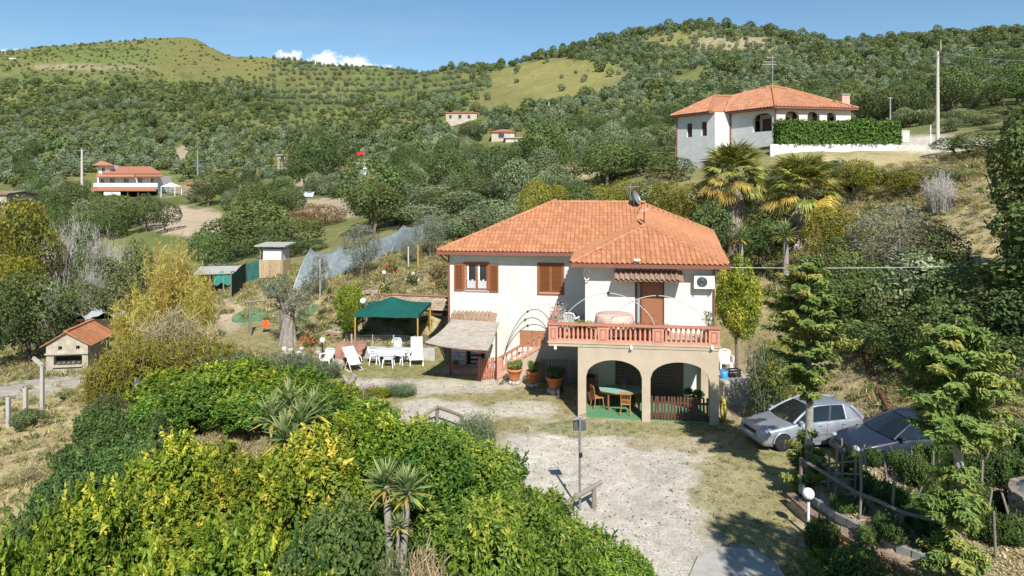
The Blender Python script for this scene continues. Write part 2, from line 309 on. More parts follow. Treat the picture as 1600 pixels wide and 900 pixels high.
# --- colour of the ground itself (soil, gravel, dry grass), laid out in plan
DRY = np.array((.37, .30, .165)); LAWN = np.array((.24, .225, .085)); GRAV = np.array((.53, .48, .395)); STRAW = np.array((.45, .36, .19)); SOIL = np.array((.27, .205, .145)); SAND = np.array((.42, .325, .225))
HILL = np.array((.125, .15, .046)); HGOLD = np.array((.215, .195, .070)); SCRUB = np.array((.085, .105, .035))
def ground_colour(x, y, z):
    px, py = proj(x, np.maximum(y, 3), z); n1 = _wn(x, y, .9, 2.0); n2 = _wn(x, y, 2.6, 6.0); n3 = _wn(x, y, .05, 1.0); n4 = _wn(x, y, .17, 4.4)
    far = np.clip((y-45)/50, 0, 1)[:, None]
    c = LAWN*.45+DRY*.55+np.zeros((len(x), 3))
    h = HILL[None]*(1+.25*n4[:, None]); g = np.clip(.5+1.1*n3+.5*n4, 0, 1)[:, None]; h = h*(1-.55*g)+HGOLD*(.55*g)
    c = c*(1-far)+h*far
    def blob(bx, by, rx, ry, col, k=1.0, rough=.35, lo=5, hi=2000, rot=0):
        nonlocal c
        a, b = px-bx, py-by
        if rot: a, b = a*math.cos(rot)+b*math.sin(rot), -a*math.sin(rot)+b*math.cos(rot)
        d = np.sqrt((a/rx)**2+(b/ry)**2)+rough*(.6*n1+.5*n2*(y < 60)+.9*n4*(y > 60))
        m = np.clip((1.15-d)/.35, 0, 1)*k*((y > lo) & (y < hi)); m = m[:, None]; c = c*(1-m)+np.asarray(col)*m
    blob(960, 760, 215, 95, GRAV, 1, .3, 8, 30); blob(900, 700, 130, 40, GRAV, 1, .3, 8, 30); blob(1020, 850, 110, 70, GRAV, 1, .25, 8, 30); blob(690, 645, 90, 22, GRAV, .9, .4, 8, 32)
    blob(640, 605, 150, 14, GRAV, .8, .5, 8, 35); blob(810, 640, 70, 14, GRAV, .75, .6, 8, 32); blob(770, 600, 60, 8, GRAV, .6, .6, 8, 34); blob(900, 640, 30, 20, DRY, .6, .5, 8, 30)
    blob(1160, 760, 80, 90, LAWN*.7+DRY*.35, .8, .5, 8, 28); blob(1080, 690, 120, 16, DRY, .7, .6, 8, 28); blob(960, 672, 150, 12, LAWN, .75, .7, 8, 28); blob(640, 570, 150, 20, LAWN, .85, .5, 8, 36)
    blob(1130, 880, 60, 30, GRAV*.8, .7, .3, 6, 20)
    blob(70, 690, 110, 90, STRAW, 1, .4, 14, 44); blob(20, 800, 70, 90, STRAW*.95, 1, .4, 8, 40); blob(60, 605, 120, 14, GRAV*.85, .9, .3, 20, 60, -.15); blob(330, 700, 70, 30, SOIL*1.4, .9, .4, 10, 32); blob(660, 880, 90, 45, SOIL*1.3, .9, .4, 6, 24)
    blob(360, 490, 22, 30, SAND*1.15, .9, .3, 30, 70); blob(430, 475, 110, 26, STRAW, .6, .6, 30, 60); blob(570, 500, 60, 40, SAND, .7, .5, 30, 46); blob(640, 445, 70, 22, SAND, .55, .5, 38, 56); blob(690, 500, 30, 30, STRAW*1.1, .7, .5, 34, 44)
    blob(1420, 800, 160, 90, SAND*1.05, .8, .5, 10, 21.5); blob(1150, 590, 45, 60, SAND, .7, .5, 24, 36); blob(1310, 620, 90, 60, SAND*.9, .55, .6, 22, 34)
    blob(1535, 350, 70, 80, STRAW, .95, .4, 30, 56); blob(1380, 255, 150, 16, STRAW, .8, .4, 50, 66); blob(1450, 225, 110, 13, GRAV, 1, .2, 62, 90); blob(1280, 300, 60, 30, STRAW*.8, .5, .5, 40, 60)
    blob(290, 345, 75, 20, SAND*1.1, 1, .3, 80, 145); blob(520, 325, 55, 16, SAND*1.05, .9, .4, 90, 150); blob(330, 295, 110, 12, SAND*.9, .7, .5, 120, 190); blob(480, 285, 60, 8, SAND, .8, .4, 120, 220); blob(283, 240, 9, 27, SAND*.95, .9, .5, 170, 350, .95); blob(318, 252, 5, 14, SAND*.9, .8, .5, 170, 350, 1.0); blob(900, 270, 45, 10, STRAW, .9, .3, 70, 130); blob(590, 300, 24, 20, SAND, .8, .5, 90, 200)
    blob(870, 125, 105, 34, HGOLD*1.15, .95, .4, 200, 500); blob(780, 160, 60, 18, HGOLD, .8, .5, 200, 450); blob(1060, 62, 60, 14, HGOLD*1.1, .8, .5, 300, 500); blob(1160, 70, 70, 14, SAND, .6, .6, 300, 500); blob(330, 90, 110, 45, HGOLD*.92, .75, .6, 300, 900); blob(500, 120, 60, 14, HGOLD*.8, .6, .5, 300, 900); blob(140, 104, 90, 6, SAND*.9, .7, .5, 300, 900); blob(180, 90, 100, 14, HILL*1.2, .7, .5, 300, 900)
    blob(180, 165, 170, 40, SCRUB, .75, .7, 250, 800); blob(380, 160, 120, 26, SCRUB, .6, .7, 250, 700); blob(640, 125, 70, 14, HILL*.95, .8, .6, 300, 900); blob(60, 230, 120, 30, SCRUB, .5, .6, 200, 500)
    return np.clip(c*(1+.10*n2[:, None]*(y < 60)[:, None]), .01, .9)
# --- ground sheet
us = np.concatenate([np.linspace(-1.7, -.82, 60), np.linspace(-.81, .81, 430), np.linspace(.82, 1.7, 60)])
ds = np.concatenate([np.linspace(-90, 5, 24), np.linspace(6, 12, 24), np.exp(np.linspace(math.log(12.2), math.log(62), 300)), np.exp(np.linspace(math.log(62.6), math.log(1150), 240))])
UU, DD = np.meshgrid(us, ds); XX = UU*np.sqrt(DD**2+9.0**2); XX = np.where(DD > 11, UU*DD*np.sqrt(1+(9.0/np.maximum(DD, 11))**2), XX)
gx, gy = XX.ravel(), DD.ravel(); gzv = ground_z(gx, gy)
nr, nc = len(ds), len(us)
idx = np.arange(nr*nc).reshape(nr, nc)
quads = np.stack([idx[:-1, :-1], idx[:-1, 1:], idx[1:, 1:], idx[1:, :-1]], -1).reshape(-1, 4)
def mesh_np(name, verts, quads, mats, smooth=False, attrs=None, colors=None, midx=None):
    me = bpy.data.meshes.new(name); nv, nf = len(verts), len(quads); k = quads.shape[1]
    me.vertices.add(nv); me.vertices.foreach_set('co', np.asarray(verts, np.float32).ravel())
    me.loops.add(nf*k); me.loops.foreach_set('vertex_index', quads.astype(np.int32).ravel())
    me.polygons.add(nf); me.polygons.foreach_set('loop_start', np.arange(0, nf*k, k, dtype=np.int32))
    me.polygons.foreach_set('use_smooth', np.full(nf, smooth))
    if midx is not None: me.polygons.foreach_set('material_index', midx.astype(np.int32))
    for m in (mats if isinstance(mats, (list, tuple)) else [mats]): me.materials.append(m)
    for an, av in (attrs or {}).items():
        a = me.attributes.new(an, 'FLOAT', 'POINT'); a.data.foreach_set('value', np.asarray(av, np.float32))
    if colors is not None:
        a = me.attributes.new('soil', 'FLOAT_COLOR', 'POINT'); a.data.foreach_set('color', np.hstack([colors, np.ones((nv, 1))]).astype(np.float32).ravel())
    me.update(); me.validate(); return me
def ground_material():
    m, n, l, p = newmat('ground')
    a = n.new('ShaderNodeAttribute'); a.attribute_name = 'soil'; t = n.new('ShaderNodeTexCoord')
    out = a.outputs['Color']; facs = []
    for sc, lo, hi, det in ((.35, .8, 1.18, 6), (3.0, .74, 1.22, 8), (17, .6, 1.35, 5)):
        z = n.new('ShaderNodeTexNoise'); z.inputs['Scale'].default_value = sc; z.inputs['Detail'].default_value = det; z.inputs['Roughness'].default_value = .68; l.new(t.outputs['Object'], z.inputs['Vector'])
        mr = n.new('ShaderNodeMapRange'); mr.inputs[1].default_value = .3; mr.inputs[2].default_value = .7; mr.inputs[3].default_value = lo; mr.inputs[4].default_value = hi; l.new(z.outputs[0], mr.inputs[0])
        mm = n.new('ShaderNodeMixRGB'); mm.blend_type = 'MULTIPLY'; mm.inputs[0].default_value = 1; l.new(out, mm.inputs[1]); l.new(mr.outputs[0], mm.inputs[2]); out = mm.outputs[0]; facs.append(z.outputs[0])
    l.new(out, p.inputs['Base Color']); p.inputs['Roughness'].default_value = .95; p.inputs['Specular IOR Level'].default_value = .1
    ad = n.new('ShaderNodeMath'); ad.operation = 'ADD'; l.new(facs[1], ad.inputs[0]); l.new(facs[2], ad.inputs[1])
    b = n.new('ShaderNodeBump'); b.inputs['Strength'].default_value = .5; b.inputs['Distance'].default_value = .06; l.new(ad.outputs[0], b.inputs['Height']); l.new(b.outputs[0], p.inputs['Normal'])
    return m
gcol = ground_colour(gx, gy, gzv)
ground = obj('ground', mesh_np('ground', np.stack([gx, gy, gzv], 1), quads, ground_material(), True, colors=gcol), kind='structure')
ground['label'] = 'sloping ground of gravel, dry grass and scrub'

# ------------------------------------------------------------------ foliage building blocks
def unit(v): return v/np.maximum(np.linalg.norm(v, axis=1, keepdims=True), 1e-9)
def leaf_arrays(p, n, size, asp, r, t=None, fold=.12):
    """one folded leaf (4 corners) per point, facing n, pointing along t"""
    k = len(p); n = unit(n)
    if t is None: t = r.normal(size=(k, 3))
    t = unit(t-n*np.sum(t*n, 1, keepdims=True)); b = np.cross(n, t)
    s = (size*(.65+.7*r.random(k)))[:, None] if np.isscalar(size) else size[:, None]
    base = p-t*s*.5; tip = p+t*s*.5-n*s*.08; l_ = p+b*s*asp*.5+n*s*fold*.5; r_ = p-b*s*asp*.5+n*s*fold*.5
    return np.stack([base, l_, tip, r_], 1).reshape(-1, 3)
def leaf_mesh(name, p, n, size, asp, mat, tint, r, t=None):
    v = leaf_arrays(p, n, size, asp, r, t); k = len(p)
    return mesh_np(name, v, np.arange(4*k).reshape(k, 4), mat, False, {'tint': np.repeat(np.clip(tint, 0, 1), 4)})
def clump_cloud(clumps, count, r, jit=.55, shell=(.62, 1.05), up=.25, cull=.72):
    c = np.asarray(clumps, float); w = c[:, 3]**2; w /= w.sum()
    k = int(count*1.6); i = r.choice(len(c), k, p=w); d = unit(r.normal(size=(k, 3)))
    q = c[i, :3]+d*(c[i, 3]*r.uniform(shell[0], shell[1], k))[:, None]
    keep = np.ones(k, bool)
    if cull:
        dist = np.linalg.norm(q[:, None]-c[None, :, :3], axis=2)/c[None, :, 3]; dist[np.arange(k), i] = 9; keep = dist.min(1) > cull
    q, d, i = q[keep][:count], d[keep][:count], i[keep][:count]
    nn = unit(d+r.normal(size=d.shape)*jit+np.array((0, 0, up)))
    return q, nn, i
def crown_clumps(r, w, h, z0, nc, cr, shape='round', squash=1.0):
    out = []
    for k in range(nc):
        a = r.uniform(0, 2*math.pi); zz = r.uniform(-1, 1); rr = math.sqrt(max(0, 1-zz*zz))*r.uniform(.45, 1)**.6
        if shape == 'wide' and zz < 0: rr *= 1.05
        if shape == 'dome': zz = abs(zz) if r.random() < .8 else zz*.6
        cc = cr*r.uniform(.55, 1.45)
        ex = w/2-cc*.8; ez = h/2-cc*.6
        out.append((math.cos(a)*rr*ex, math.sin(a)*rr*ex, z0+h/2+zz*ez, cc))
    return out
def trunk_mb(r, clumps, h0, rad, lean=.15, n=7, limbs=6):
    m = MB(); f = Vector((r.normal()*lean, r.normal()*lean, h0))
    m.tube([(0, 0, -.25), (f.x*.2, f.y*.2, h0*.35), (f.x*.7, f.y*.7, h0*.75), f], [rad*1.35, rad, rad*.9, rad*.75], n)
    cs = sorted(clumps, key=lambda c: -c[3])[:limbs]
    for c in cs:
        e = Vector(c[:3]); mid = f.lerp(e, .5)+Vector((r.normal()*.1, r.normal()*.1, -.1))
        m.tube([f, mid, e], [rad*.5, rad*.33, rad*.1], 5)
    return m
class Kind:
    """a kind of plant: variants built once at nominal size, then copied with parts"""
    def __init__(s, name, cat, h, w): s.name, s.cat, s.h, s.w, s.var, s.n = name, cat, h, w, [], 0
    def add(s, parts): s.var.append(parts)      # [(part name, mesh)]
    def place(s, loc, h, w, rz, label, group=None, v=None, name=None):
        parts = s.var[(s.n if v is None else v) % len(s.var)]; s.n += 1
        o = thing(name or s.name, label, s.cat, loc, rz, group); o.scale = (w/s.w, w/s.w, h/s.h)
        for pn, me in parts: obj(pn, me, o)
        return o
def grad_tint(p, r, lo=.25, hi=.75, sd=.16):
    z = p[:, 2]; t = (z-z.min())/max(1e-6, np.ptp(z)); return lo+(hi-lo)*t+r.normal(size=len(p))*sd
def make_kind(name, cat, h, w, variants, z0f, nc, cr, leaves, size, asp, mat, bark, seed, shape='round', jit=.6, rad=.12, limbs=6, lo=.3, hi=.65, sd=.2, up=.25, cull=.72, t_up=None, shoots=0, shl=.5):
    K = Kind(name, cat, h, w)
    for v in range(variants):
        r = np.random.default_rng(seed+v*17); cl = crown_clumps(r, w, h*(1-z0f), h*z0f, nc, cr, shape)
        q, n, i = clump_cloud(cl, leaves, r, jit, up=up, cull=cull)
        ct = r.normal(size=len(cl))*sd*.7
        t = None if t_up is None else r.normal(size=q.shape)*.6+np.array((0, 0, t_up))
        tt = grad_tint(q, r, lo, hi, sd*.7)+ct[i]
        if shoots:      # leafy twigs standing out of the crown
            j = r.choice(len(q), shoots); k = 15; d = unit(unit(n[j])*.7+np.array((0, 0, .75))+r.normal(size=(shoots, 3))*.3); l_ = shl*r.uniform(.4, 1.15, shoots); f = (np.arange(k)+.5)/k
            c = q[j][:, None]+d[:, None]*(l_[:, None]*f[None])[..., None]; side = r.normal(size=c.shape); dd = d[:, None]*.7+unit(side.reshape(-1, 3)).reshape(side.shape)*.8; c = c+dd*size*.35
            q = np.concatenate([q, c.reshape(-1, 3)]); n = np.concatenate([n, (np.array((0, 0, .8))+r.normal(size=c.shape)*.6+np.cross(d[:, None]*.5, side)).reshape(-1, 3)]); tt = np.concatenate([tt, (np.repeat(tt[j][:, None]+.06, k, 1)+.22*f[None]*r.random((shoots, 1))+r.normal(size=(shoots, k))*.08).ravel()])
            t = np.concatenate([t if t is not None else r.normal(size=(len(q)-shoots*k, 3)), dd.reshape(-1, 3)])
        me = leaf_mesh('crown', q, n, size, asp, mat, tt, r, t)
        parts = [('crown', me)]
        if bark is not None: parts.append(('trunk', trunk_mb(r, cl, h*max(z0f, .12)+h*.12, rad, limbs=limbs).mesh('trunk', bark)))
        K.add(parts)
    return K
BARK = M('bark', (.16, .125, .09), .95, .35, 8, .6, 20); BARKG = M('bark_grey', (.30, .27, .23), .95, .3, 9, .6, 22); TWIG = M('twig', (.42, .38, .33), .95, .2, 8)
F_OLIVE = FOL('olive_leaf', (.072, .10, .040), (.178, .218, .100), (.34, .38, .21), .25, .6, .02, .25)
F_OLIVE_S = FOL('silver_olive_leaf', (.11, .125, .075), (.225, .24, .155), (.37, .38, .28), .2, .55, .015, .2)
F_OAK = FOL('oak_leaf', (.045, .076, .022), (.105, .15, .042), (.21, .245, .075), .32, .6, .02, .25)
F_CITRUS = FOL('citrus_leaf', (.060, .12, .012), (.205, .285, .025), (.62, .57, .065), .3, .5, .02, .2, .3)
F_LAUREL = FOL('laurel_leaf', (.042, .105, .014), (.145, .245, .030), (.44, .48, .07), .3, .48, .015, .18, .32)
F_SHRUB = FOL('shrub_leaf', (.06, .085, .03), (.145, .18, .065), (.27, .28, .12), .28, .6, .03, .25)
F_GOLD = FOL('golden_reed_leaf', (.20, .18, .04), (.50, .40, .085), (.72, .56, .16), .35, .55, .015, .12)
F_YEL = FOL('yellow_green_leaf', (.10, .115, .015), (.22, .225, .03), (.42, .36, .05), .33, .5, .02, .18)
F_DRY = FOL('dry_stem', (.30, .265, .22), (.50, .455, .39), (.66, .61, .54), .15, .8, .01, .15)
F_RED = FOL('rusty_shrub_leaf', (.12, .06, .03), (.23, .12, .06), (.33, .20, .11), .25, .7, .02, .15)
F_HEDGE = FOL('hedge_leaf', (.035, .085, .014), (.085, .17, .026), (.18, .27, .05), .3, .5, .01, .1)
F_GRASS = FOL('grass_blade', (.20, .18, .06), (.43, .36, .16), (.62, .53, .31), .3, .8, .03, .3)
F_GREENGRASS = FOL('green_weed_blade', (.05, .085, .018), (.12, .17, .04), (.25, .27, .08), .3, .7, .03, .3)

OLIVE = make_kind('olive_tree', 'olive tree', 4.6, 5.0, 4, .14, 26, .95, 3400, .26, .5, F_OLIVE, BARK, 11, jit=.55, rad=.17)
OLIVE_S = make_kind('olive_tree', 'olive tree', 5.2, 4.4, 3, .22, 30, .75, 5200, .17, .34, F_OLIVE_S, BARKG, 31, jit=.8, rad=.16, cull=.6)
OAK = make_kind('oak_tree', 'tree', 7.5, 7.5, 3, .1, 40, 1.35, 5200, .32, .62, F_OAK, BARK, 51, 'dome', jit=.55, rad=.22)
YELTREE = make_kind('yellow_tree', 'tree', 5.5, 5.5, 2, .08, 34, .9, 5600, .22, .5, F_YEL, BARK, 71, 'dome', rad=.14)
CITRUS = make_kind('citrus_bush', 'bush', 3.2, 3.4, 5, .06, 36, .50, 6200, .165, .46, F_CITRUS, BARK, 91, 'dome', jit=.55, rad=.07, lo=.1, hi=.5, sd=.2, up=.35, cull=.7, t_up=.12, shoots=300, shl=.5)
LAUREL = make_kind('laurel_bush', 'bush', 3.2, 3.4, 5, .05, 36, .50, 6400, .17, .42, F_LAUREL, BARK, 131, 'dome', jit=.55, rad=.07, lo=.12, hi=.52, sd=.17, up=.35, cull=.7, t_up=.12, shoots=280, shl=.5)
LEMON = make_kind('lemon_tree', 'lemon tree', 5.0, 2.8, 2, .36, 30, .5, 7000, .15, .48, F_CITRUS, BARK, 161, jit=.6, rad=.09, lo=.3, hi=.62, sd=.22)
TALLOAK = make_kind('tall_tree', 'tree', 9.0, 4.6, 2, .12, 44, .95, 7500, .3, .6, F_OAK, BARK, 163, jit=.55, rad=.2)
F_BRAMBLE = FOL('bramble_leaf', (.03, .065, .016), (.085, .15, .036), (.19, .25, .07), .28, .55, .02, .2)
DULL = make_kind('shrub', 'shrub', 3.2, 2.6, 2, .0, 44, .42, 7000, .13, .55, F_BRAMBLE, BARK, 169, 'dome', jit=.6, lo=.3, hi=.7, sd=.2, shoots=120, shl=.35)
BRAMBLE = make_kind('bramble', 'bramble', 1.2, 2.6, 3, .0, 34, .34, 4600, .13, .55, F_BRAMBLE, None, 167, 'dome', jit=.55, lo=.2, hi=.6, sd=.2, shoots=60, shl=.4)
SHRUB = make_kind('shrub', 'shrub', 2.2, 2.6, 3, .02, 30, .45, 4200, .12, .5, F_SHRUB, BARK, 171, 'dome', rad=.04, cull=.65)
REDSHRUB = make_kind('rust_shrub', 'shrub', 2.2, 5.0, 1, .02, 40, .55, 4200, .16, .35, F_RED, BARK, 191, 'dome', rad=.05, t_up=1.5)
# low-detail far plants, used by the thousand
F_FAR = FOL('far_olive_leaf', (.092, .128, .060), (.178, .222, .112), (.30, .348, .20), .25, .8, .03, .28)
F_FARD = FOL('far_scrub_leaf', (.062, .088, .028), (.125, .162, .050), (.21, .245, .085), .25, .8, .03, .3)
FAR_O = make_kind('far_olive', 'olive tree', 3.7, 4.1, 4, .05, 16, .95, 460, .6, .62, F_FAR, None, 211, jit=.35, lo=.2, hi=.7)
FAR_D = make_kind('far_oak', 'tree', 6.0, 6.6, 3, .02, 20, 1.5, 520, .95, .65, F_FARD, None, 231, 'dome', jit=.35, lo=.2, hi=.7)
FAR_S = make_kind('far_shrub', 'shrub', 1.5, 2.8, 3, .0, 14, .6, 240, .5, .65, F_FARD, None, 251, 'dome', jit=.4, lo=.25, hi=.8)

def scatter(name, label, kinds, pts, rz, sc, which):
    """uncountable mass: real plants instanced on points"""
    col = bpy.data.collections.new(name+'_plants'); k = 0; meshes = []
    for K in kinds:
        for parts in K.var:
            o = bpy.data.objects.new('%s_%02d' % (name, k), parts[0][1]); col.objects.link(o); k += 1
    me = bpy.data.meshes.new(name); me.vertices.add(len(pts)); me.vertices.foreach_set('co', np.asarray(pts, np.float32).ravel())
    for an, ty, key, av in (('rot', 'FLOAT', 'value', rz), ('which', 'INT', 'value', which)):
        a = me.attributes.new(an, ty, 'POINT'); a.data.foreach_set(key, np.asarray(av, np.int32 if ty == 'INT' else np.float32))
    a = me.attributes.new('size', 'FLOAT_VECTOR', 'POINT'); a.data.foreach_set('vector', np.asarray(sc, np.float32).ravel())
    o = obj(name, me, kind='stuff'); o['label'] = label
    ng = bpy.data.node_groups.new(name, 'GeometryNodeTree'); ng.interface.new_socket('Geometry', in_out='INPUT', socket_type='NodeSocketGeometry'); ng.interface.new_socket('Geometry', in_out='OUTPUT', socket_type='NodeSocketGeometry')
    gi = ng.nodes.new('NodeGroupInput'); go = ng.nodes.new('NodeGroupOutput')
    ci = ng.nodes.new('GeometryNodeCollectionInfo'); ci.inputs['Collection'].default_value = col; ci.inputs['Separate Children'].default_value = True; ci.inputs['Reset Children'].default_value = True
    ip = ng.nodes.new('GeometryNodeInstanceOnPoints'); ip.inputs['Pick Instance'].default_value = True
    def attr(nm, ty):
        a = ng.nodes.new('GeometryNodeInputNamedAttribute'); a.data_type = ty; a.inputs['Name'].default_value = nm
        return [s for s in a.outputs if s.enabled and s.name == 'Attribute'][0]
    cx = ng.nodes.new('ShaderNodeCombineXYZ'); ng.links.new(attr('rot', 'FLOAT'), cx.inputs[2])
    e2r = ng.nodes.new('FunctionNodeEulerToRotation'); ng.links.new(cx.outputs[0], e2r.inputs[0])
    ng.links.new(gi.outputs[0], ip.inputs['Points']); ng.links.new(ci.outputs[0], ip.inputs['Instance']); ng.links.new(attr('which', 'INT'), ip.inputs['Instance Index'])
    ng.links.new(e2r.outputs[0], ip.inputs['Rotation']); ng.links.new(attr('size', 'FLOAT_VECTOR'), ip.inputs['Scale']); ng.links.new(ip.outputs[0], go.inputs[0])
    md = o.modifiers.new('scatter', 'NODES'); md.node_group = ng
    return o
# ------------------------------------------------------------------ the main house
HX, HY, HA = 2.51, 26.0, R(-8)
hc, hs_ = math.cos(HA), math.sin(HA)
def hw(x, y, z=0): return Vector((HX+hc*x-hs_*y, HY+hs_*x+hc*y, z))
def wh(v): dx, dy = v[0]-HX, v[1]-HY; return Vector((hc*dx+hs_*dy, -hs_*dx+hc*dy, v[2]))
def hp(px, py, yl):
    u = (px-X0)/F; x = (u*(HY+hc*yl)-HX+hs_*yl)/(hc-u*hs_); D = HY+hs_*x+hc*yl
    return x, CAMZ-(py-Y0)*D/F
WHITE = brickmat('painted_block_wall', (.70, .672, .61), (.685, .658, .597), (.66, .634, .575), .5, .22, .010, .15, .9, msm=.8)
TAN = M('tan_render', (.46, .375, .275), .9, .10, 1.2, .2, 40, dirt=.22)
CREAM = M('cream_render', (.66, .63, .54), .9, .06, 1.5, .15, 40)
BRICKD = brickmat('dark_brick', (.145, .055, .045), (.10, .045, .04), (.34, .27, .23), .26, .075, .012, .6)
WOOD = M('brown_wood', (.27, .10, .042), .55, .25, 6, .15, 30, stretch=(1, 1, 8), obrand=.08)
WOODD = M('dark_brown_wood', (.11, .05, .032), .6, .25, 6, .15, 30, stretch=(1, 1, 6), obrand=.12)
PINK = M('salmon_paint', (.56, .27, .185), .75, .12, 5, .1, 40, dirt=.25)
PINKD = M('brown_salmon_rail', (.42, .17, .11), .75, .15, 5, .1, 40)
GREENF = M('green_floor', (.105, .25, .125), .8, .12, 3, .1, 60)
FASCIA = M('brown_fascia', (.22, .085, .062), .6, .15, 3)
CONC = M('concrete', (.40, .375, .33), .9, .18, 3, .3, 30, dirt=.3); GREYW = M('weathered_wood', (.23, .195, .16), .9, .28, 7, .35, 30, stretch=(6, 6, 1), obrand=.15)
METAL = M('grey_metal', (.35, .36, .37), .45, .12, 6, metal=.6); DARK = M('black_plastic', (.02, .02, .022), .5, .2, 5); PLASTIC = M('white_plastic', (.80, .80, .79), .4, .04, 5, spec=.5)
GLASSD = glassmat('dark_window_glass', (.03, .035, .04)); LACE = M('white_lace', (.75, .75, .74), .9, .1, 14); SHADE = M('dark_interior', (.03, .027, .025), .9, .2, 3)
def tilemat(name, a, b, c):
    m, n, l, p = newmat(name); at = n.new('ShaderNodeAttribute'); at.attribute_name = 'tint'; oi = n.new('ShaderNodeObjectInfo')
    ad = n.new('ShaderNodeMath'); ad.operation = 'ADD'; l.new(at.outputs['Fac'], ad.inputs[0]); l.new(oi.outputs['Random'], ad.inputs[1]); fr = n.new('ShaderNodeMath'); fr.operation = 'FRACT'; l.new(ad.outputs[0], fr.inputs[0])
    t = n.new('ShaderNodeTexCoord'); mp = n.new('ShaderNodeVectorMath'); mp.operation = 'ADD'; l.new(t.outputs['Object'], mp.inputs[0]); l.new(oi.outputs['Location'], mp.inputs[1])
    z = n.new('ShaderNodeTexNoise'); z.inputs['Scale'].default_value = 1.1; z.inputs['Detail'].default_value = 8; z.inputs['Roughness'].default_value = .72; l.new(mp.outputs[0], z.inputs['Vector'])
    cr = n.new('ShaderNodeValToRGB'); l.new(fr.outputs[0], cr.inputs[0]); e = cr.color_ramp.elements; e[0].color = rgb(a); e[1].color = rgb(b); cr.color_ramp.elements[0].position = .1; cr.color_ramp.elements[1].position = .9
    mr = n.new('ShaderNodeMapRange'); mr.inputs[1].default_value = .42; mr.inputs[2].default_value = .8; mr.inputs[4].default_value = .5; l.new(z.outputs[0], mr.inputs[0])
    mm = n.new('ShaderNodeMixRGB'); l.new(mr.outputs[0], mm.inputs[0]); l.new(cr.outputs[0], mm.inputs[1]); mm.inputs[2].default_value = rgb(c); l.new(mm.outputs[0], p.inputs['Base Color'])
    p.inputs['Roughness'].default_value = .85; p.inputs['Specular IOR Level'].default_value = .2
    return m
TILE = tilemat('terracotta_tile', (.41, .170, .082), (.53, .235, .118), (.31, .185, .11)); OLDTILE = tilemat('weathered_tile', (.30, .18, .12), (.36, .25, .18), (.17, .145, .11)); TILEB = M('terracotta_underlay', (.30, .11, .05), .9, .2, 3)
def tile_mesh(w=.2, l=.42, mat=None, h=.05, name='roof_tile'):
    prof = []
    for k in range(9):
        f = k/8; x = -w/2+f*w*1.04
        prof.append((x, h*max(0, math.sin(math.pi*min(1, f/.62))) if f < .62 else -h*.12*math.sin(math.pi*(f-.62)/.38)))
    m = MB(); n = len(prof)
    lo = [(x, 0, z+.028) for x, z in prof]; hi = [(x, l, z+.004) for x, z in prof]; un = [(x, 0, z+.006) for x, z in prof]
    m.add(lo+hi, [(i, i+1, n+i+1, n+i) for i in range(n-1)], True); m.add(un+lo, [(i, i+1, n+i+1, n+i) for i in range(n-1)])
    return m.mesh(name, mat)
TM = tile_mesh(mat=TILE); OTM = tile_mesh(.22, .45, OLDTILE, .075)
def frame_on(a, b, c):
    """tile frame on a slope: a->b runs along the eave, c lies up the slope"""
    a, b, c = Vector(a), Vector(b), Vector(c); ex = (b-a).normalized(); n = ex.cross(c-a).normalized()
    if n.z < 0: n = -n
    ey = n.cross(ex); return a, ex, ey, n
def tile_spots(poly, a, b, c, w=.2, row=.36, stag=0):
    o, ex, ey, n = frame_on(a, b, c); q = [((Vector(p)-o).dot(ex), (Vector(p)-o).dot(ey)) for p in poly]
    xs, ys = [p[0] for p in q], [p[1] for p in q]; out = []
    for j in range(int(min(ys)/row)-1, int(max(ys)/row)+2):
        for i in range(int(min(xs)/w)-1, int(max(xs)/w)+2):
            cx, cy_ = (i+.5)*w, j*row
            if poly_sd(np.array([cx]), np.array([cy_+row*.55]), q)[0] < .03: out.append((o+ex*cx+ey*(cy_-.05)+n*.02, ex, ey, n))
    return out
def mat4(o, ex, ey, n): return Matrix(((ex.x, ey.x, n.x, o.x), (ex.y, ey.y, n.y, o.y), (ex.z, ey.z, n.z, o.z), (0, 0, 0, 1)))
def place_tiles(spots, me, parent, limit, keyfn, mat, r):
    """nearest tiles as parts, the rest one mesh"""
    spots = sorted(spots, key=keyfn); tv = np.array([v.co for v in me.vertices]); tf = np.array([list(p.vertices) for p in me.polygons])
    for s in spots[:limit]:
        o = obj('roof_tile', me, parent); jo = s[0]+s[3]*r.uniform(-.006, .006)
        o.matrix_local = mat4(jo, s[1], s[2], s[3]) @ Matrix.Rotation(r.normal()*.012, 4, 'Z')
    rest = spots[limit:]
    if rest:
        V = []; T = []
        for s in rest:
            A = np.array(mat4(s[0]+s[3]*r.uniform(-.006, .006), s[1], s[2], s[3])); V.append(tv @ A[:3, :3].T+A[:3, 3]); T.append(np.full(len(tv), r.random()))
        k = len(rest); Q = (tf[None]+np.arange(k)[:, None, None]*len(tv)).reshape(-1, tf.shape[1])
        obj('roof_tiles', mesh_np('roof_tiles', np.concatenate(V), Q, mat, True, {'tint': np.concatenate(T)}), parent, kind='stuff')
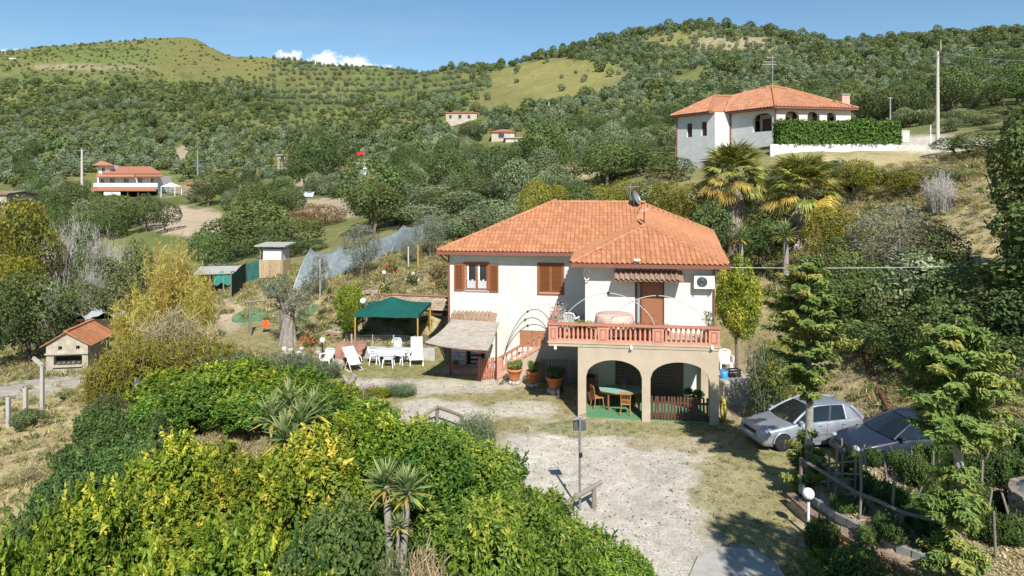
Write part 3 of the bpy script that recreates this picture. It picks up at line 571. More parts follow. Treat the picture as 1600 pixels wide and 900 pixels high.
def cap_tiles(a, b, parent, mat, r, rad=.12, step=.36, name='ridge_tile'):
    a, b = Vector(a), Vector(b); L_ = (b-a).length; ex = (b-a).normalized(); k = int(L_/step); side = ex.cross(Vector((0, 0, 1))).normalized(); up = side.cross(ex)
    me = getattr(cap_tiles, 'me'+mat.name, None)
    if me is None:
        m = MB(); n = 7; lo = [(0, rad*math.cos(math.pi*i/(n-1)), rad*math.sin(math.pi*i/(n-1))*.8) for i in range(n)]; hi = [(step*1.12, y*.86, z*.86) for x, y, z in lo]; m.add(lo+hi, [(i, i+1, n+i+1, n+i) for i in range(n-1)], True); me = m.mesh(name, mat); setattr(cap_tiles, 'me'+mat.name, me)
    for i in range(k+1):
        o = obj(name, me, parent); o.matrix_local = mat4(a+ex*(i*step)+up*.015, ex, side, up) @ Matrix.Rotation(r.normal()*.02, 4, 'Z')
def holes_wall(m, x0, x1, z0, z1, y, holes, depth=.14):
    """front face at y with real openings and their reveals"""
    xs = sorted({x0, x1, *[h[0] for h in holes], *[h[1] for h in holes]}); zs = sorted({z0, z1, *[h[2] for h in holes], *[h[3] for h in holes]})
    for i in range(len(xs)-1):
        for j in range(len(zs)-1):
            cx, cz = (xs[i]+xs[i+1])/2, (zs[j]+zs[j+1])/2
            if any(h[0] < cx < h[1] and h[2] < cz < h[3] for h in holes): continue
            m.add([(xs[i], y, zs[j]), (xs[i+1], y, zs[j]), (xs[i+1], y, zs[j+1]), (xs[i], y, zs[j+1])], [(0, 1, 2, 3)])
    for a, b, c, d in holes:
        e = y+depth
        m.add([(a, y, c), (b, y, c), (b, y, d), (a, y, d), (a, e, c), (b, e, c), (b, e, d), (a, e, d)], [(0, 4, 5, 1), (1, 5, 6, 2), (2, 6, 7, 3), (3, 7, 4, 0)])
r = np.random.default_rng(5)
house = thing('house', 'white two-storey house with orange tiled hip roof, balcony and arched porch', 'house', (HX, HY, 0), HA)
# walls
MY, WY = 6.8, 2.3
wx1, wz1 = hp(727, 411, MY); wx2, wz2 = hp(762, 454, MY); vx1, vz1 = hp(841, 412, MY); vx2, vz2 = hp(880, 458, MY); bx1, bz1 = hp(812, 516, MY); bx2, bz2 = hp(850, 543, MY); dx1, dz1 = hp(729, 545, MY); dx2, _ = hp(758, 545, MY)
m = MB(); holes_wall(m, -6.58, .2, -.3, 5.9, MY, [(wx1, wx2, wz2, wz1), (vx1, vx2, vz2, vz1), (bx1, bx2, bz2, bz1), (dx1, dx2, .12, dz1)], .16)
gcr = wh(P(1113, 361, 43)); rx = gcr.x-.5
m.add([(-6.58, MY, -.3), (-6.58, 16, -.3), (-6.58, 16, 5.9), (-6.58, MY, 5.9)], [(0, 1, 2, 3)]); m.add([(-6.58, 16, -.3), (rx, 16, -.3), (rx, 16, 5.9), (-6.58, 16, 5.9)], [(0, 1, 2, 3)])
m.add([(5.4, MY, -.3), (rx, 16, -.3), (rx, 16, 5.7), (5.4, MY, 5.7)], [(0, 1, 2, 3)])
m.build('wall', WHITE, house)
m = MB(); g1, gt = hp(992, 439, WY); g2, _ = hp(1038, 439, WY)
holes_wall(m, .2, 5.4, 2.6, 5.9, WY, [(g1, g2, 2.93, gt)], .14)
m.add([(.2, WY, 2.6), (.2, MY, 2.6), (.2, MY, 5.9), (.2, WY, 5.9)], [(0, 1, 2, 3)]); m.add([(5.4, WY, -.3), (5.4, MY+.4, -.3), (5.4, MY+.4, 5.9), (5.4, WY, 5.9)], [(0, 1, 2, 3)])
m.build('wall', WHITE, house)
m = MB(); m.bb((0, 3.0, -.3), (5.2, 6.7, 2.7)); m.build('wall', CREAM, house)
bl, _ = hp(961.5, 600, 3.0); br, _ = hp(1067.7, 600, 3.0)
m = MB(); m.bb((bl, 2.96, 0), (br, 2.995, 2.62)); m.build('brick_panel', BRICKD, house)
# arcade
AR = [(.31, 2.40), (2.71, 4.87)]
m = MB(); ZS, ZT, ZTOP = 1.62, 2.27, 2.74
for a, b in ((0, .31), (2.40, 2.71), (4.87, 5.2)): m.bb((a, 0, -.3), (b, .3, ZS)); m.bb((a, 0, ZS), (b, .3, ZTOP))
for a, b in AR:
    n_ = 28; xs = [a+(b-a)*i/n_ for i in range(n_+1)]; zz = [ZS+(ZT-ZS)*math.sqrt(max(0, 1-((x-(a+b)/2)/((b-a)/2))**2)) for x in xs]
    for i in range(n_):
        for y in (0, .3): m.add([(xs[i], y, zz[i]), (xs[i+1], y, zz[i+1]), (xs[i+1], y, ZTOP), (xs[i], y, ZTOP)], [(0, 1, 2, 3)])
        m.add([(xs[i], 0, zz[i]), (xs[i+1], 0, zz[i+1]), (xs[i+1], .3, zz[i+1]), (xs[i], .3, zz[i])], [(0, 1, 2, 3)], True)
m.bb((0, .3, -.3), (.22, 3.0, 2.72)); m.bb((4.9, 2.62, -.3), (5.19, 3.0, 2.72)); m.bb((4.9, .3, 2.25), (5.19, 2.62, 2.72))
m.build('arcade', TAN, house)
m = MB(); m.bb((-1.12, -.03, 2.745), (5.23, 5.2, 2.9)); m.bb((-1.15, -.06, 2.86), (5.26, 5.2, 2.925)); m.build('balcony_slab', TAN, house)
m = MB(); m.bb((.23, .12, -.1), (4.89, 2.99, .05)); m.build('porch_floor', GREENF, house)
for px_ in (868, 986, 1112):
    x, z = hp(px_, 541, 0); m = MB(); m.box((x, -.05, z), (.07, .1, .08)); m.tube([(x, -.09, z+.01), (x, -.13, z-.09)], [.045, .055], 10); m.build('spotlight', PLASTIC, house)
# balustrade
bal = obj('balustrade', None, house); bal.empty_display_size = .1
RZ0, RZ1 = 2.925, 3.62
posts = [(-1.12, -.76), (.75, 1.16), (2.78, 3.2), (4.83, 5.23)]
for a, b in posts:
    m = MB(); m.bb((a, -.04, RZ0), (b, .13, RZ1-.08)); m.build('post', PINK, bal, bevel=.012)
    m = MB(); w_ = .045
    for q in (((a+.08, -.055, RZ0+.09), (a+.08+w_, -.03, RZ1-.17)), ((b-.08-w_, -.055, RZ0+.09), (b-.08, -.03, RZ1-.17)), ((a+.08+w_, -.055, RZ0+.09), (b-.08-w_, -.03, RZ0+.09+w_)), ((a+.08+w_, -.055, RZ1-.17-w_), (b-.08-w_, -.03, RZ1-.17))): m.bb(*q)
    m.build('post_panel', PINKD, bal)
m = MB(); m.bb((-1.17, -.09, RZ1-.08), (5.28, .18, RZ1)); m.bb((-1.17, .18, RZ1-.08), (-.9, 4.9, RZ1)); m.build('top_rail', PINKD, bal, bevel=.015)
m = MB(); m.bb((-.76, -.02, RZ0), (4.83, .1, RZ0+.09)); m.build('bottom_rail', PINK, bal)
bm_ = MB(); bm_.lathe([(.05, 0), (.05, .04), (.032, .07), (.058, .2), (.04, .36), (.03, .45), (.05, .5), (.05, .54)], 8); BALU = bm_.mesh('baluster', PINK)
for (a, b) in ((-.76, .75), (1.16, 2.78), (3.2, 4.83)):
    k = 9
    for i in range(k): obj('baluster', BALU, bal, (a+(b-a)*(i+.5)/k, .04, RZ0+.085))
for i in range(16): obj('baluster', BALU, bal, (-1.04, .45+i*.28, RZ0))
# staircase rising along the front wall to the balcony
st = obj('staircase', None, house); m = MB(); k = 15
for i in range(k):
    a = -3.7+i*.27; m.bb((a, 5.15, -.2), (a+.272, 6.75, .19*(i+1)))
    if a > -.3: break
m.build('steps', TAN, st)
m = MB(); m.add([(-3.75, 5.1, -.1), (-.2, 5.1, -.1), (-.2, 5.1, 2.45), (-3.75, 5.1, .3)], [(0, 1, 2, 3)]); m.add([(-3.75, 5.1, .3), (-.2, 5.1, 2.45), (-.2, 5.28, 2.45), (-3.75, 5.28, .3)], [(0, 1, 2, 3)]); m.build('stringer', TAN, st)
m = MB(); m.bb((-3.98, 5.04, -.1), (-3.68, 5.3, .93)); m.build('newel_post', PINK, st, bevel=.015)
def sr(x): return .93+(x+3.83)*.60
m = MB(); m.bar((-3.98, 5.17, sr(-3.98)), (-.3, 5.17, sr(-.3)), .2, .09); m.build('hand_rail', PINKD, st)
m = MB(); m.bar((-3.7, 5.17, sr(-3.7)-.56), (-.3, 5.17, sr(-.3)-.56), .1, .09); m.build('bottom_rail', PINK, st)
for i in range(13):
    o = obj('baluster', BALU, st, (-3.52+i*.25, 5.17, sr(-3.52+i*.25)-.55))
# windows and shutters
def shutter(parent, x0, x1, z0, z1, y, slats=14):
    s = obj('shutter', None, parent); s.empty_display_size = .05; m = MB(); fw = .06
    m.bb((x0, y, z0), (x0+fw, y+.04, z1)); m.bb((x1-fw, y, z0), (x1, y+.04, z1)); m.bb((x0+fw, y, z0), (x1-fw, y+.04, z0+fw)); m.bb((x0+fw, y, z1-fw), (x1-fw, y+.04, z1)); m.build('frame', WOOD, s)
    hgt = (z1-z0-2*fw)/slats; me = MB().box((0, 0, 0), (x1-x0-2*fw, hgt*1.25, .012), m=Matrix.Rotation(R(-62), 3, 'X')).mesh('slat', WOOD)
    for i in range(slats): obj('slat', me, s, ((x0+x1)/2, y+.02, z0+fw+hgt*(i+.5)))
    return s
sl, _ = hp(710, 430, MY); sr_, _ = hp(779, 430, MY)
win = obj('window', None, house); m = MB(); fw = .07
for a, b in (((wx1, MY+.03, wz2), (wx1+fw, MY+.12, wz1)), ((wx2-fw, MY+.03, wz2), (wx2, MY+.12, wz1)), ((wx1+fw, MY+.03, wz1-fw), (wx2-fw, MY+.12, wz1)), ((wx1+fw, MY+.03, wz2), (wx2-fw, MY+.12, wz2+fw))): m.bb(a, b)
cx = (wx1+wx2)/2; m.bb((cx-.06, MY+.04, wz2+fw), (cx+.06, MY+.115, wz1-fw)); m.build('frame', WOOD, win)
for a, b in ((wx1+fw, cx-.06), (cx+.06, wx2-fw)):
    MB().bb((a, MY+.075, wz2+fw), (b, MY+.085, wz1-fw)).build('pane', GLASSD, win)
    m = MB(); k = 8
    for i in range(k):
        q = a+(b-a)*i/k; m.bar((q+(b-a)/k*.5, MY+.068, wz2+fw+.02), (q+(b-a)/k*.5, MY+.068, wz2+fw+.42+.05*math.sin(i*1.7)), (b-a)/k*.62, .006)
    m.bb((a, MY+.064, wz1-fw-.75), (a+.09, MY+.07, wz1-fw)); m.build('curtain', LACE, win)
MB().bb((wx1-.03, MY-.06, wz2-.05), (wx2+.03, MY+.1, wz2-.003)).build('sill', CONC, win)
m = MB(); m.bb((wx1-.08, MY-.05, wz1), (wx2+.08, MY-.003, wz1+.06)); m.bb((wx1-.08, MY-.05, wz2), (wx1-.01, MY-.003, wz1)); m.bb((wx2+.01, MY-.05, wz2), (wx2+.08, MY-.003, wz1)); m.build('casing', WOOD, win)
shutter(house, sl, wx1-.09, wz2-.02, wz1-.02, MY-.07); shutter(house, wx2+.09, sr_, wz2-.06, wz1-.04, MY-.07)
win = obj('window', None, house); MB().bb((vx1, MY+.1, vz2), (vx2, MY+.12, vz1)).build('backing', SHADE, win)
m = MB(); m.bb((vx1-.05, MY-.03, vz1), (vx2+.05, MY-.003, vz1+.06)); m.bb((vx1-.05, MY-.03, vz2-.02), (vx1+.03, MY-.003, vz1)); m.bb((vx2-.03, MY-.03, vz2-.02), (vx2+.05, MY-.003, vz1)); m.bb((vx1-.05, MY-.05, vz2-.09), (vx2+.05, MY-.003, vz2-.02)); m.build('casing', WOOD, win)
cx = (vx1+vx2)/2; shutter(house, vx1+.03, cx-.005, vz2, vz1, MY+.01, 15); shutter(house, cx+.005, vx2-.03, vz2, vz1, MY+.01, 15)
hat = obj('hatch', None, house); c_ = (bx1+bx2)/2
for a, b in ((bx1, c_-.008), (c_+.008, bx2)): MB().bb((a, MY+.02, bz2), (b, MY+.06, bz1)).build('leaf', M('hatch_brown', (.35, .17, .085), .7, .15, 4) if a == bx1 else bpy.data.materials['hatch_brown'], hat)
# balcony door
dr = obj('door', None, house); g3, _ = hp(1002, 439, WY)
MB().bb((g3+.02, WY+.05, 2.93), (g2-.05, WY+.1, gt-.06)).build('leaf', M('door_brown', (.30, .125, .065), .5, .12, 3, stretch=(1, 1, 5)), dr)
m = MB()
for a, b, c, d in ((g3+.12, g2-.15, 3.05, 3.5), (g3+.12, g2-.15, 3.6, gt-.2)): m.bb((a, WY+.035, c), (b, WY+.05, d))
m.build('leaf_panel', bpy.data.materials['door_brown'], dr)
MB().bb((g1+.1, WY+.06, 2.93), (g3-.04, WY+.08, gt-.06)).build('pane', M('frosted_glass', (.30, .40, .42), .25, .08, 2), dr)
m = MB()
for a, b in (((g1, WY+.01, 2.93), (g1+.1, WY+.12, gt)), ((g3-.04, WY+.01, 2.93), (g3+.02, WY+.12, gt-.06)), ((g2-.05, WY+.01, 2.93), (g2, WY+.12, gt)), ((g1+.1, WY+.01, gt-.06), (g2-.05, WY+.12, gt))): m.bb(a, b)
m.build('frame', WOODD, dr); MB().ball((g3+.1, WY+.02, 3.95), .035, 8, 6).build('handle', METAL, dr)
# roof
roof = obj('roof', None, house); EZ = 5.74
A_, V_, J_, B_, C_, A2 = [Vector(q) for q in ((-7.12, 6.27, EZ), (-.36, 6.27, EZ), (2.75, 9.35, 7.12), (-1.94, 11.42, 8.03), (2.84, 11.42, 8.03), (-7.12, 16.5, EZ))]
W1, W2, E_ = [Vector(q) for q in ((-.36, 1.7, EZ), (5.87, 1.7, EZ), (2.75, 4.85, 7.12))]; GC = gcr
m = MB()
for poly in ([A_, V_, J_, C_, B_], [W1, W2, E_], [W1, E_, J_, V_], [A_, B_, A2], [A2, B_, C_], [A2, C_, GC]): m.add(poly, [tuple(range(len(poly)))])
for iu in range(24):
    u0, u1 = iu/24, (iu+1)/24; up_ = lambda u: E_.lerp(J_, u/.32) if u < .32 else J_.lerp(C_, (u-.32)/.68); m.add([W2.lerp(GC, u0), W2.lerp(GC, u1), up_(u1), up_(u0)], [(0, 1, 2, 3)])
m.build('underlay', TILEB, roof)
m = MB(); dn = Vector((0, 0, -.17))
def fasc(a, b):
    a, b = Vector(a), Vector(b); o = Vector(((b-a).y, -(b-a).x, 0)).normalized()*.03
    m.add([a+o+Vector((0, 0, -.01)), b+o+Vector((0, 0, -.01)), b+o+dn, a+o+dn, a-o, b-o, b-o+dn, a-o+dn], [(0, 1, 2, 3), (4, 7, 6, 5), (3, 2, 6, 7), (0, 4, 5, 1), (0, 3, 7, 4), (1, 5, 6, 2)])
fasc(A_, V_+Vector((.1, 0, 0))); fasc(W1, W2); fasc(W2, GC); fasc(A2, A_); fasc(V_, W1)
m.build('fascia', FASCIA, roof)
m = MB(); sz = EZ-.16
m.add([(-7.1, 6.28, sz), (-.36, 6.28, sz), (-.36, 6.9, sz), (-7.1, 6.9, sz)], [(0, 1, 2, 3)]); m.add([(-.34, 1.72, sz), (5.85, 1.72, sz), (5.85, 2.4, sz), (-.34, 2.4, sz)], [(0, 1, 2, 3)]); m.add([(-.34, 2.4, sz+.002), (.3, 2.4, sz+.002), (.3, 6.9, sz+.002), (-.34, 6.9, sz+.002)], [(0, 1, 2, 3)]); m.add([(-7.1, 6.9, sz), (-6.5, 6.9, sz), (-6.5, 16, sz), (-7.1, 16, sz)], [(0, 1, 2, 3)])
m.build('soffit', M('soffit_paint', (.55, .50, .43), .9, .1, 3), roof)
sp = tile_spots([W1, W2, E_], W1, W2, E_)+tile_spots([A_, V_, J_, C_, B_], A_, V_, B_)
sp += tile_spots([V_, W1, E_, J_], V_, W1, E_)
def upper(u): return E_.lerp(J_, u/.32) if u < .32 else J_.lerp(C_, (u-.32)/.68)
def patch(u, v): return W2.lerp(GC, u).lerp(upper(u), v)
nu, nv_ = 82, 15
for iu in range(nu):
    for iv in range(nv_):
        u, v = (iu+.5)/nu, iv/nv_; o_ = patch(u, v); ey = (patch(u, v+.05)-o_).normalized(); ex = (patch(u+.01, v)-patch(u-.01, v)); n_ = ex.cross(ey).normalized(); n_ = n_ if n_.z > 0 else -n_; sp.append((o_+n_*.02, ey.cross(n_), ey, n_))
place_tiles(sp, TM, roof, 300, lambda s: s[0].y, TILE, r)
for a, b in ((W1, E_), (W2, E_), (E_, J_), (A_, B_), (B_, C_), (GC, C_)): cap_tiles(a, b, roof, TILE, r)
m = MB(); m.tube([P_ for P_ in (Vector((-6.62, 6.72, 5.5)), Vector((-6.62, 6.72, 0.1)))], .045, 8); m.build('downpipe', FASCIA, house)
m = MB(); x, z = hp(1116, 440, WY); m.tube([(5.36, WY-.06, 5.5), (5.36, WY-.06, 2.95)], .045, 8); m.build('downpipe', FASCIA, house)
m = MB(); m.tube([A_+Vector((.15, .1, -.2)), (-6.62, 6.72, 5.1)], .045, 7); m.build('eave_brace', FASCIA, house)
# door canopy of old tiles
x0, _ = hp(960, 430, WY-.35); x1, _ = hp(1067, 430, WY-.35)
can = obj('door_canopy', None, house); cz = 5.42
m = MB(); m.add([(x0, WY, cz), (x1, WY, cz), (x1, WY-.75, cz-.3), (x0, WY-.75, cz-.3), (x0, WY, cz-.07), (x1, WY, cz-.07), (x1, WY-.75, cz-.37), (x0, WY-.75, cz-.37)], [(0, 3, 2, 1), (4, 5, 6, 7), (3, 7, 6, 2), (0, 4, 7, 3), (1, 2, 6, 5)]); m.build('deck', OLDTILE, can)
for i in range(int((x1-x0)/.2)):
    for j in range(2):
        o = obj('roof_tile', OTM, can); ey = Vector((0, .75, .3)).normalized(); ex = Vector((1, 0, 0)); o.matrix_local = mat4(Vector((x0+.1+i*.2, WY-.8+j*.37, cz-.32+j*.148)), ex, ey, ex.cross(ey)) @ Matrix.Rotation(r.normal()*.04, 4, 'Z')
for px_ in (980, 1049):
    x, _ = hp(px_, 440, WY-.3); MB().bar((x, WY, cz-.42), (x, WY-.55, cz-.33), .09, .12).build('bracket', WOODD, can)
# tiled canopy over the ground-floor door on the left
x0, zt = hp(708, 487, MY-.1); x1, _ = hp(776, 487, MY-.1); can = obj('door_canopy', None, house); zt = zt-.02
m = MB(); m.add([(x0, MY, zt), (x1, MY, zt), (x1, MY-.85, zt-.42), (x0, MY-.85, zt-.42), (x0, MY, zt-.1), (x1, MY, zt-.1), (x1, MY-.85, zt-.5), (x0, MY-.85, zt-.5)], [(0, 3, 2, 1), (4, 5, 6, 7), (3, 7, 6, 2), (0, 4, 7, 3), (1, 2, 6, 5)]); m.build('deck', OLDTILE, can)
for i in range(int((x1-x0)/.2)):
    for j in range(3):
        o = obj('roof_tile', OTM, can); ey = Vector((0, .85, .42)).normalized(); ex = Vector((1, 0, 0)); o.matrix_local = mat4(Vector((x0+.1+i*.2, MY-.9+j*.31, zt-.43+j*.153)), ex, ey, ex.cross(ey)) @ Matrix.Rotation(r.normal()*.05, 4, 'Z')
# stone-clad strip, door and step under the awning
cl = obj('stone_cladding', None, house); STONE = M('pale_stone', (.46, .43, .38), .9, .25, 5, .4, 25, obrand=.2); a0, _ = hp(704, 560, MY); z = .14
for j in range(6):
    x = a0
    while x < dx1-.05:
        wd = min(r.uniform(.22, .48), dx1-.01-x); MB().bb((x, MY-.05-r.uniform(0, .02), z), (x+wd-.015, MY-.004, z+.185)).build('stone', STONE, cl); x += wd
    z += .2
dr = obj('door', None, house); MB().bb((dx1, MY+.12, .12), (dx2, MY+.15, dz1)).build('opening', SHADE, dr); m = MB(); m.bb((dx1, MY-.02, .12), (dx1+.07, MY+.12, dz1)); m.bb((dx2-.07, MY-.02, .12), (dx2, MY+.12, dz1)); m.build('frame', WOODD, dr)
m = MB()
for i in range(4): m.bb((dx1+.2, MY+.04, .2+i*.22), (dx2-.2, MY+.1, .33+i*.22))
m.build('louvre', M('grey_louvre', (.38, .36, .33), .8, .1, 4), dr)
m = MB(); m.bb((a0-.15, 5.35, -.1), (dx2+.1, MY-.06, .12)); m.build('doorstep', M('brick_step', (.34, .20, .15), .9, .2, 6, .3), house)
# ------------------------------------------------------------------ things in the yard
def at(px, py, z=0.0):
    D = F*(CAMZ-z)/(py-Y0); return Vector(((px-X0)*D/F, D, z))
def on(px, py, d0=8.0): return G(px, py, d0)
r = np.random.default_rng(21)
REED = M('reed_mat', (.38, .33, .27), .9, .4, 2.2, .5, 40, stretch=(1, 9, 9), dirt=.5); TEAL = M('teal_fabric', (.008, .095, .075), .75, .15, 2, .1, 60); YPOST = M('yellow_wood', (.50, .28, .07), .7, .15, 6)
TERRA = M('terracotta_pot', (.56, .20, .085), .8, .14, 5, dirt=.2); SOILM = M('dark_soil', (.06, .045, .03), 1, .3, 9); ROUGHSTONE = M('rough_stone', (.44, .40, .34), .95, .25, 3, .7, 12, obrand=.15)
# reed awning in front of the left door
FLa, FRa, BRa, BLa = P(665, 535, 30.3), P(763, 547, 29.3), P(779, 505, 31.9), P(706, 500, 32.6)
aw = thing('reed_awning', 'sun-bleached reed mat awning sloping over the ground-floor door', 'awning', (FLa.x, FLa.y, 0)); o0 = Vector(aw.location); m = MB(); n = 54
for i in range(n):
    f = i/(n-1); a = BLa.lerp(FLa, f)-o0; b = BRa.lerp(FRa, f)-o0; sag = -.10*math.sin(math.pi*f)+r.uniform(-.012, .012); pts = []
    for k in range(8): g = k/7; p = a.lerp(b, g); p.z += sag-.09*math.sin(math.pi*g)*f+r.uniform(-.008, .008); pts.append(p)
    m.tube(pts, .042, 5)
m.build('mat', REED, aw)
for q, nm in ((BLa.lerp(FLa, .22).lerp(BRa, .08), 'post'), (BRa.lerp(FRa, .25), 'post')):
    MB().tube([(q.x-o0.x, q.y-o0.y, -.1), (q.x-o0.x, q.y-o0.y, q.z-.1)], .04, 6).build('post', WOODD, aw)
MB().bar(FLa-o0-Vector((0, 0, .07)), FRa-o0-Vector((0, 0, .12)), .06, .07).build('front_beam', WOODD, aw)
# teal gazebo
c4 = [P(553, 490, 36.3), P(654, 492, 36.0), P(674, 472, 40.0), P(584, 470, 40.4)]; pk = P(612, 463, 38.2); gzb = gz(pk.x, 37.5)
ga = thing('gazebo', 'teal fabric gazebo on yellow posts beside the lawn', 'gazebo', (pk.x, pk.y, gzb)); o0 = Vector(ga.location); m = MB()
for i in range(4):
    a, b = c4[i]-o0, c4[(i+1) % 4]-o0; p_ = pk-o0; rows = []
    for j in range(6):
        f = j/5; row = []
        for k in range(7):
            q = (a.lerp(b, k/6)).lerp(p_, f); q.z -= .16*math.sin(math.pi*f)*(.55+.45*math.cos(k/6*2*math.pi))*.8; row.append(q)
        rows.append(row)
    vs_ = [q for R_ in rows for q in R_]; m.add(vs_, [(j*7+k, j*7+k+1, (j+1)*7+k+1, (j+1)*7+k) for j in range(5) for k in range(6)], True)
    lowr = [Vector((q.x, q.y, q.z-.17-.02*math.sin(k*2.1))) for k, q in enumerate(rows[0])]; m.add(rows[0]+lowr, [(k, 7+k, 8+k, k+1) for k in range(6)], True)
m.build('canopy', TEAL, ga)
for c in c4:
    q = c.lerp(pk, .03)-o0; g = gz(q.x+o0.x, q.y+o0.y)-o0.z; MB().tube([(q.x, q.y, g-.15), (q.x, q.y, q.z-.03)], .045, 8).build('post', YPOST, ga)
# white plastic armchairs
def chair_kit(label, loc, rz, group='white plastic garden armchairs'):
    t = thing('plastic_chair', label, 'chair', loc, rz, group)
    for nm, me in chair_kit.parts: obj(nm, me, t)
    return t
m1 = MB(); seat = [[(x, y, .42+.02*abs(x/.22)-.012*(1-abs(y)/.22)) for x in np.linspace(-.23, .23, 7)] for y in np.linspace(-.22, .22, 6)]
m1.add([p for q in seat for p in q], [(j*7+k, j*7+k+1, (j+1)*7+k+1, (j+1)*7+k) for j in range(5) for k in range(6)], True); m1.bb((-.23, -.225, .37), (.23, -.21, .43))
m2 = MB()
for i in range(6): x = -.17+i*.068; m2.add([(x-.02, .2, .42), (x+.02, .2, .42), (x*1.08+.021, .315, .80), (x*1.08-.021, .315, .80), (x-.02, .215, .42), (x+.02, .215, .42), (x*1.08+.021, .33, .80), (x*1.08-.021, .33, .80)], [(0, 1, 2, 3), (7, 6, 5, 4), (0, 3, 7, 4), (1, 5, 6, 2)])
m2.tube([(-.24, .26, .6), (-.235, .32, .76), (-.17, .335, .84), (0, .345, .865), (.17, .335, .84), (.235, .32, .76), (.24, .26, .6)], .028, 6)
m3 = []
for sx in (-1, 1): m3.append(MB().tube([(sx*.24, .27, .62), (sx*.29, .1, .645), (sx*.3, -.14, .64), (sx*.275, -.22, .60), (sx*.26, -.23, .42)], [.03, .034, .034, .03, .026], 6))
lg = [MB().add([(sx*.19, sy*.17, .43), (sx*.25, sy*.17, .43), (sx*.25, sy*.23, .43), (sx*.19, sy*.23, .43), (sx*.24, sy*.25, 0), (sx*.275, sy*.25, 0), (sx*.275, sy*.285, 0), (sx*.24, sy*.285, 0)], [(0, 1, 5, 4), (1, 2, 6, 5), (2, 3, 7, 6), (3, 0, 4, 7), (4, 5, 6, 7)]) for sx in (-1, 1) for sy in (-1, 1)]
chair_kit.parts = [('seat', m1.mesh('seat', PLASTIC)), ('backrest', m2.mesh('backrest', PLASTIC))]+[('armrest', q.mesh('armrest', PLASTIC)) for q in m3]+[('leg', q.mesh('leg', PLASTIC)) for q in lg]
chair_kit('white plastic armchair at the garden table, seen side-on at its end nearest the deck chair', at(586, 569), R(95))
chair_kit('white plastic armchair at the garden table with its back to the camera', at(607, 574), R(180))
chair_kit('white plastic armchair at the garden table beside the white sun lounger', at(633, 568), R(-80))
chair_kit('white plastic armchair behind the garden table, nearest the low wall', at(619, 556), R(4))
chair_kit('white plastic armchair standing alone beside the brick steps', at(511, 574), R(-12))
chair_kit('white plastic armchair standing against the side of the house', (9.08, 29.0, 1.0), R(-8))
lg_ = thing('stone_ledge', 'rough raised stone ledge against the bank beside the house', 'ledge', (9.1, 28.6, 0)); MB().bb((-.62, -1.15, -.15), (.75, 1.1, 1.0)).build('ledge', ROUGHSTONE, lg_, bevel=.09)
# garden table
tp = at(611, 568); tb = thing('garden_table', 'white plastic garden table under a pale blue cloth on the lawn', 'table', tp, R(-3)); m = MB(); m.bb((-.75, -.42, .68), (.75, .42, .72)); m.build('table_top', PLASTIC, tb, bevel=.02)
for sx in (-1, 1):
    for sy in (-1, 1): MB().tube([(sx*.62, sy*.32, .68), (sx*.66, sy*.36, 0)], [.045, .03], 7).build('leg', PLASTIC, tb)
m = MB(); nx, ny = 25, 15; g = []
for j in range(ny):
    for i in range(nx):
        x, y = -.84+1.68*i/(nx-1), -.52+1.04*j/(ny-1); ox, oy = max(0, abs(x)-.755), max(0, abs(y)-.425); d = ox+oy; z = .728-d*2.6-(.03*math.sin(i*1.3+j*.9) if d > .02 else 0)
        g.append((math.copysign(min(abs(x), .77+.02*math.sin(j)), x) if ox else x, math.copysign(min(abs(y), .44+.02*math.sin(i*1.1)), y) if oy else y, z))
m.add(g, [(j*nx+i, j*nx+i+1, (j+1)*nx+i+1, (j+1)*nx+i) for j in range(ny-1) for i in range(nx-1)], True)
tc_ = m.build('tablecloth', M('pale_blue_cloth', (.50, .58, .70), .85, .1, 8), None, tp+Vector((0, 0, .004)), (0, 0, R(-3))); tag(tc_, 'pale blue cloth hanging over the garden table', 'tablecloth')
def leafball(name, parent, rad, n, mat, seed, size=.1, asp=.5, sq=1.0, z=0, tl=.5, sd=.25, kind=None):
    q_ = np.random.default_rng(seed); cl = [(0, 0, z, rad*.62)]+[tuple(np.array((math.cos(a)*rad*.6, math.sin(a)*rad*.6, z+rad*sq*q_.uniform(-.4, .6))))+(rad*q_.uniform(.3, .48),) for a in q_.uniform(0, 6.28, 9)]
    p, nn, i = clump_cloud(cl, n, q_, .7); return obj(name, leaf_mesh(name, p, nn, size, asp, mat, tl+q_.normal(size=len(p))*sd, q_), parent, kind=kind)
F_YFLOWER = FOL('yellow_petal', (.6, .5, .02), (.75, .65, .04), (.8, .75, .15), .3); F_RFLOWER = FOL('red_petal', (.35, .01, .02), (.55, .03, .04), (.65, .12, .10), .3); F_WFLOWER = FOL('white_petal', (.6, .6, .5), (.75, .74, .66), (.8, .8, .78), .3); F_BFLOWER = FOL('violet_petal', (.12, .11, .45), (.22, .20, .62), (.36, .34, .72), .3); F_OFLOWER = FOL('orange_petal', (.45, .08, .03), (.60, .16, .06), (.6, .3, .12), .3)
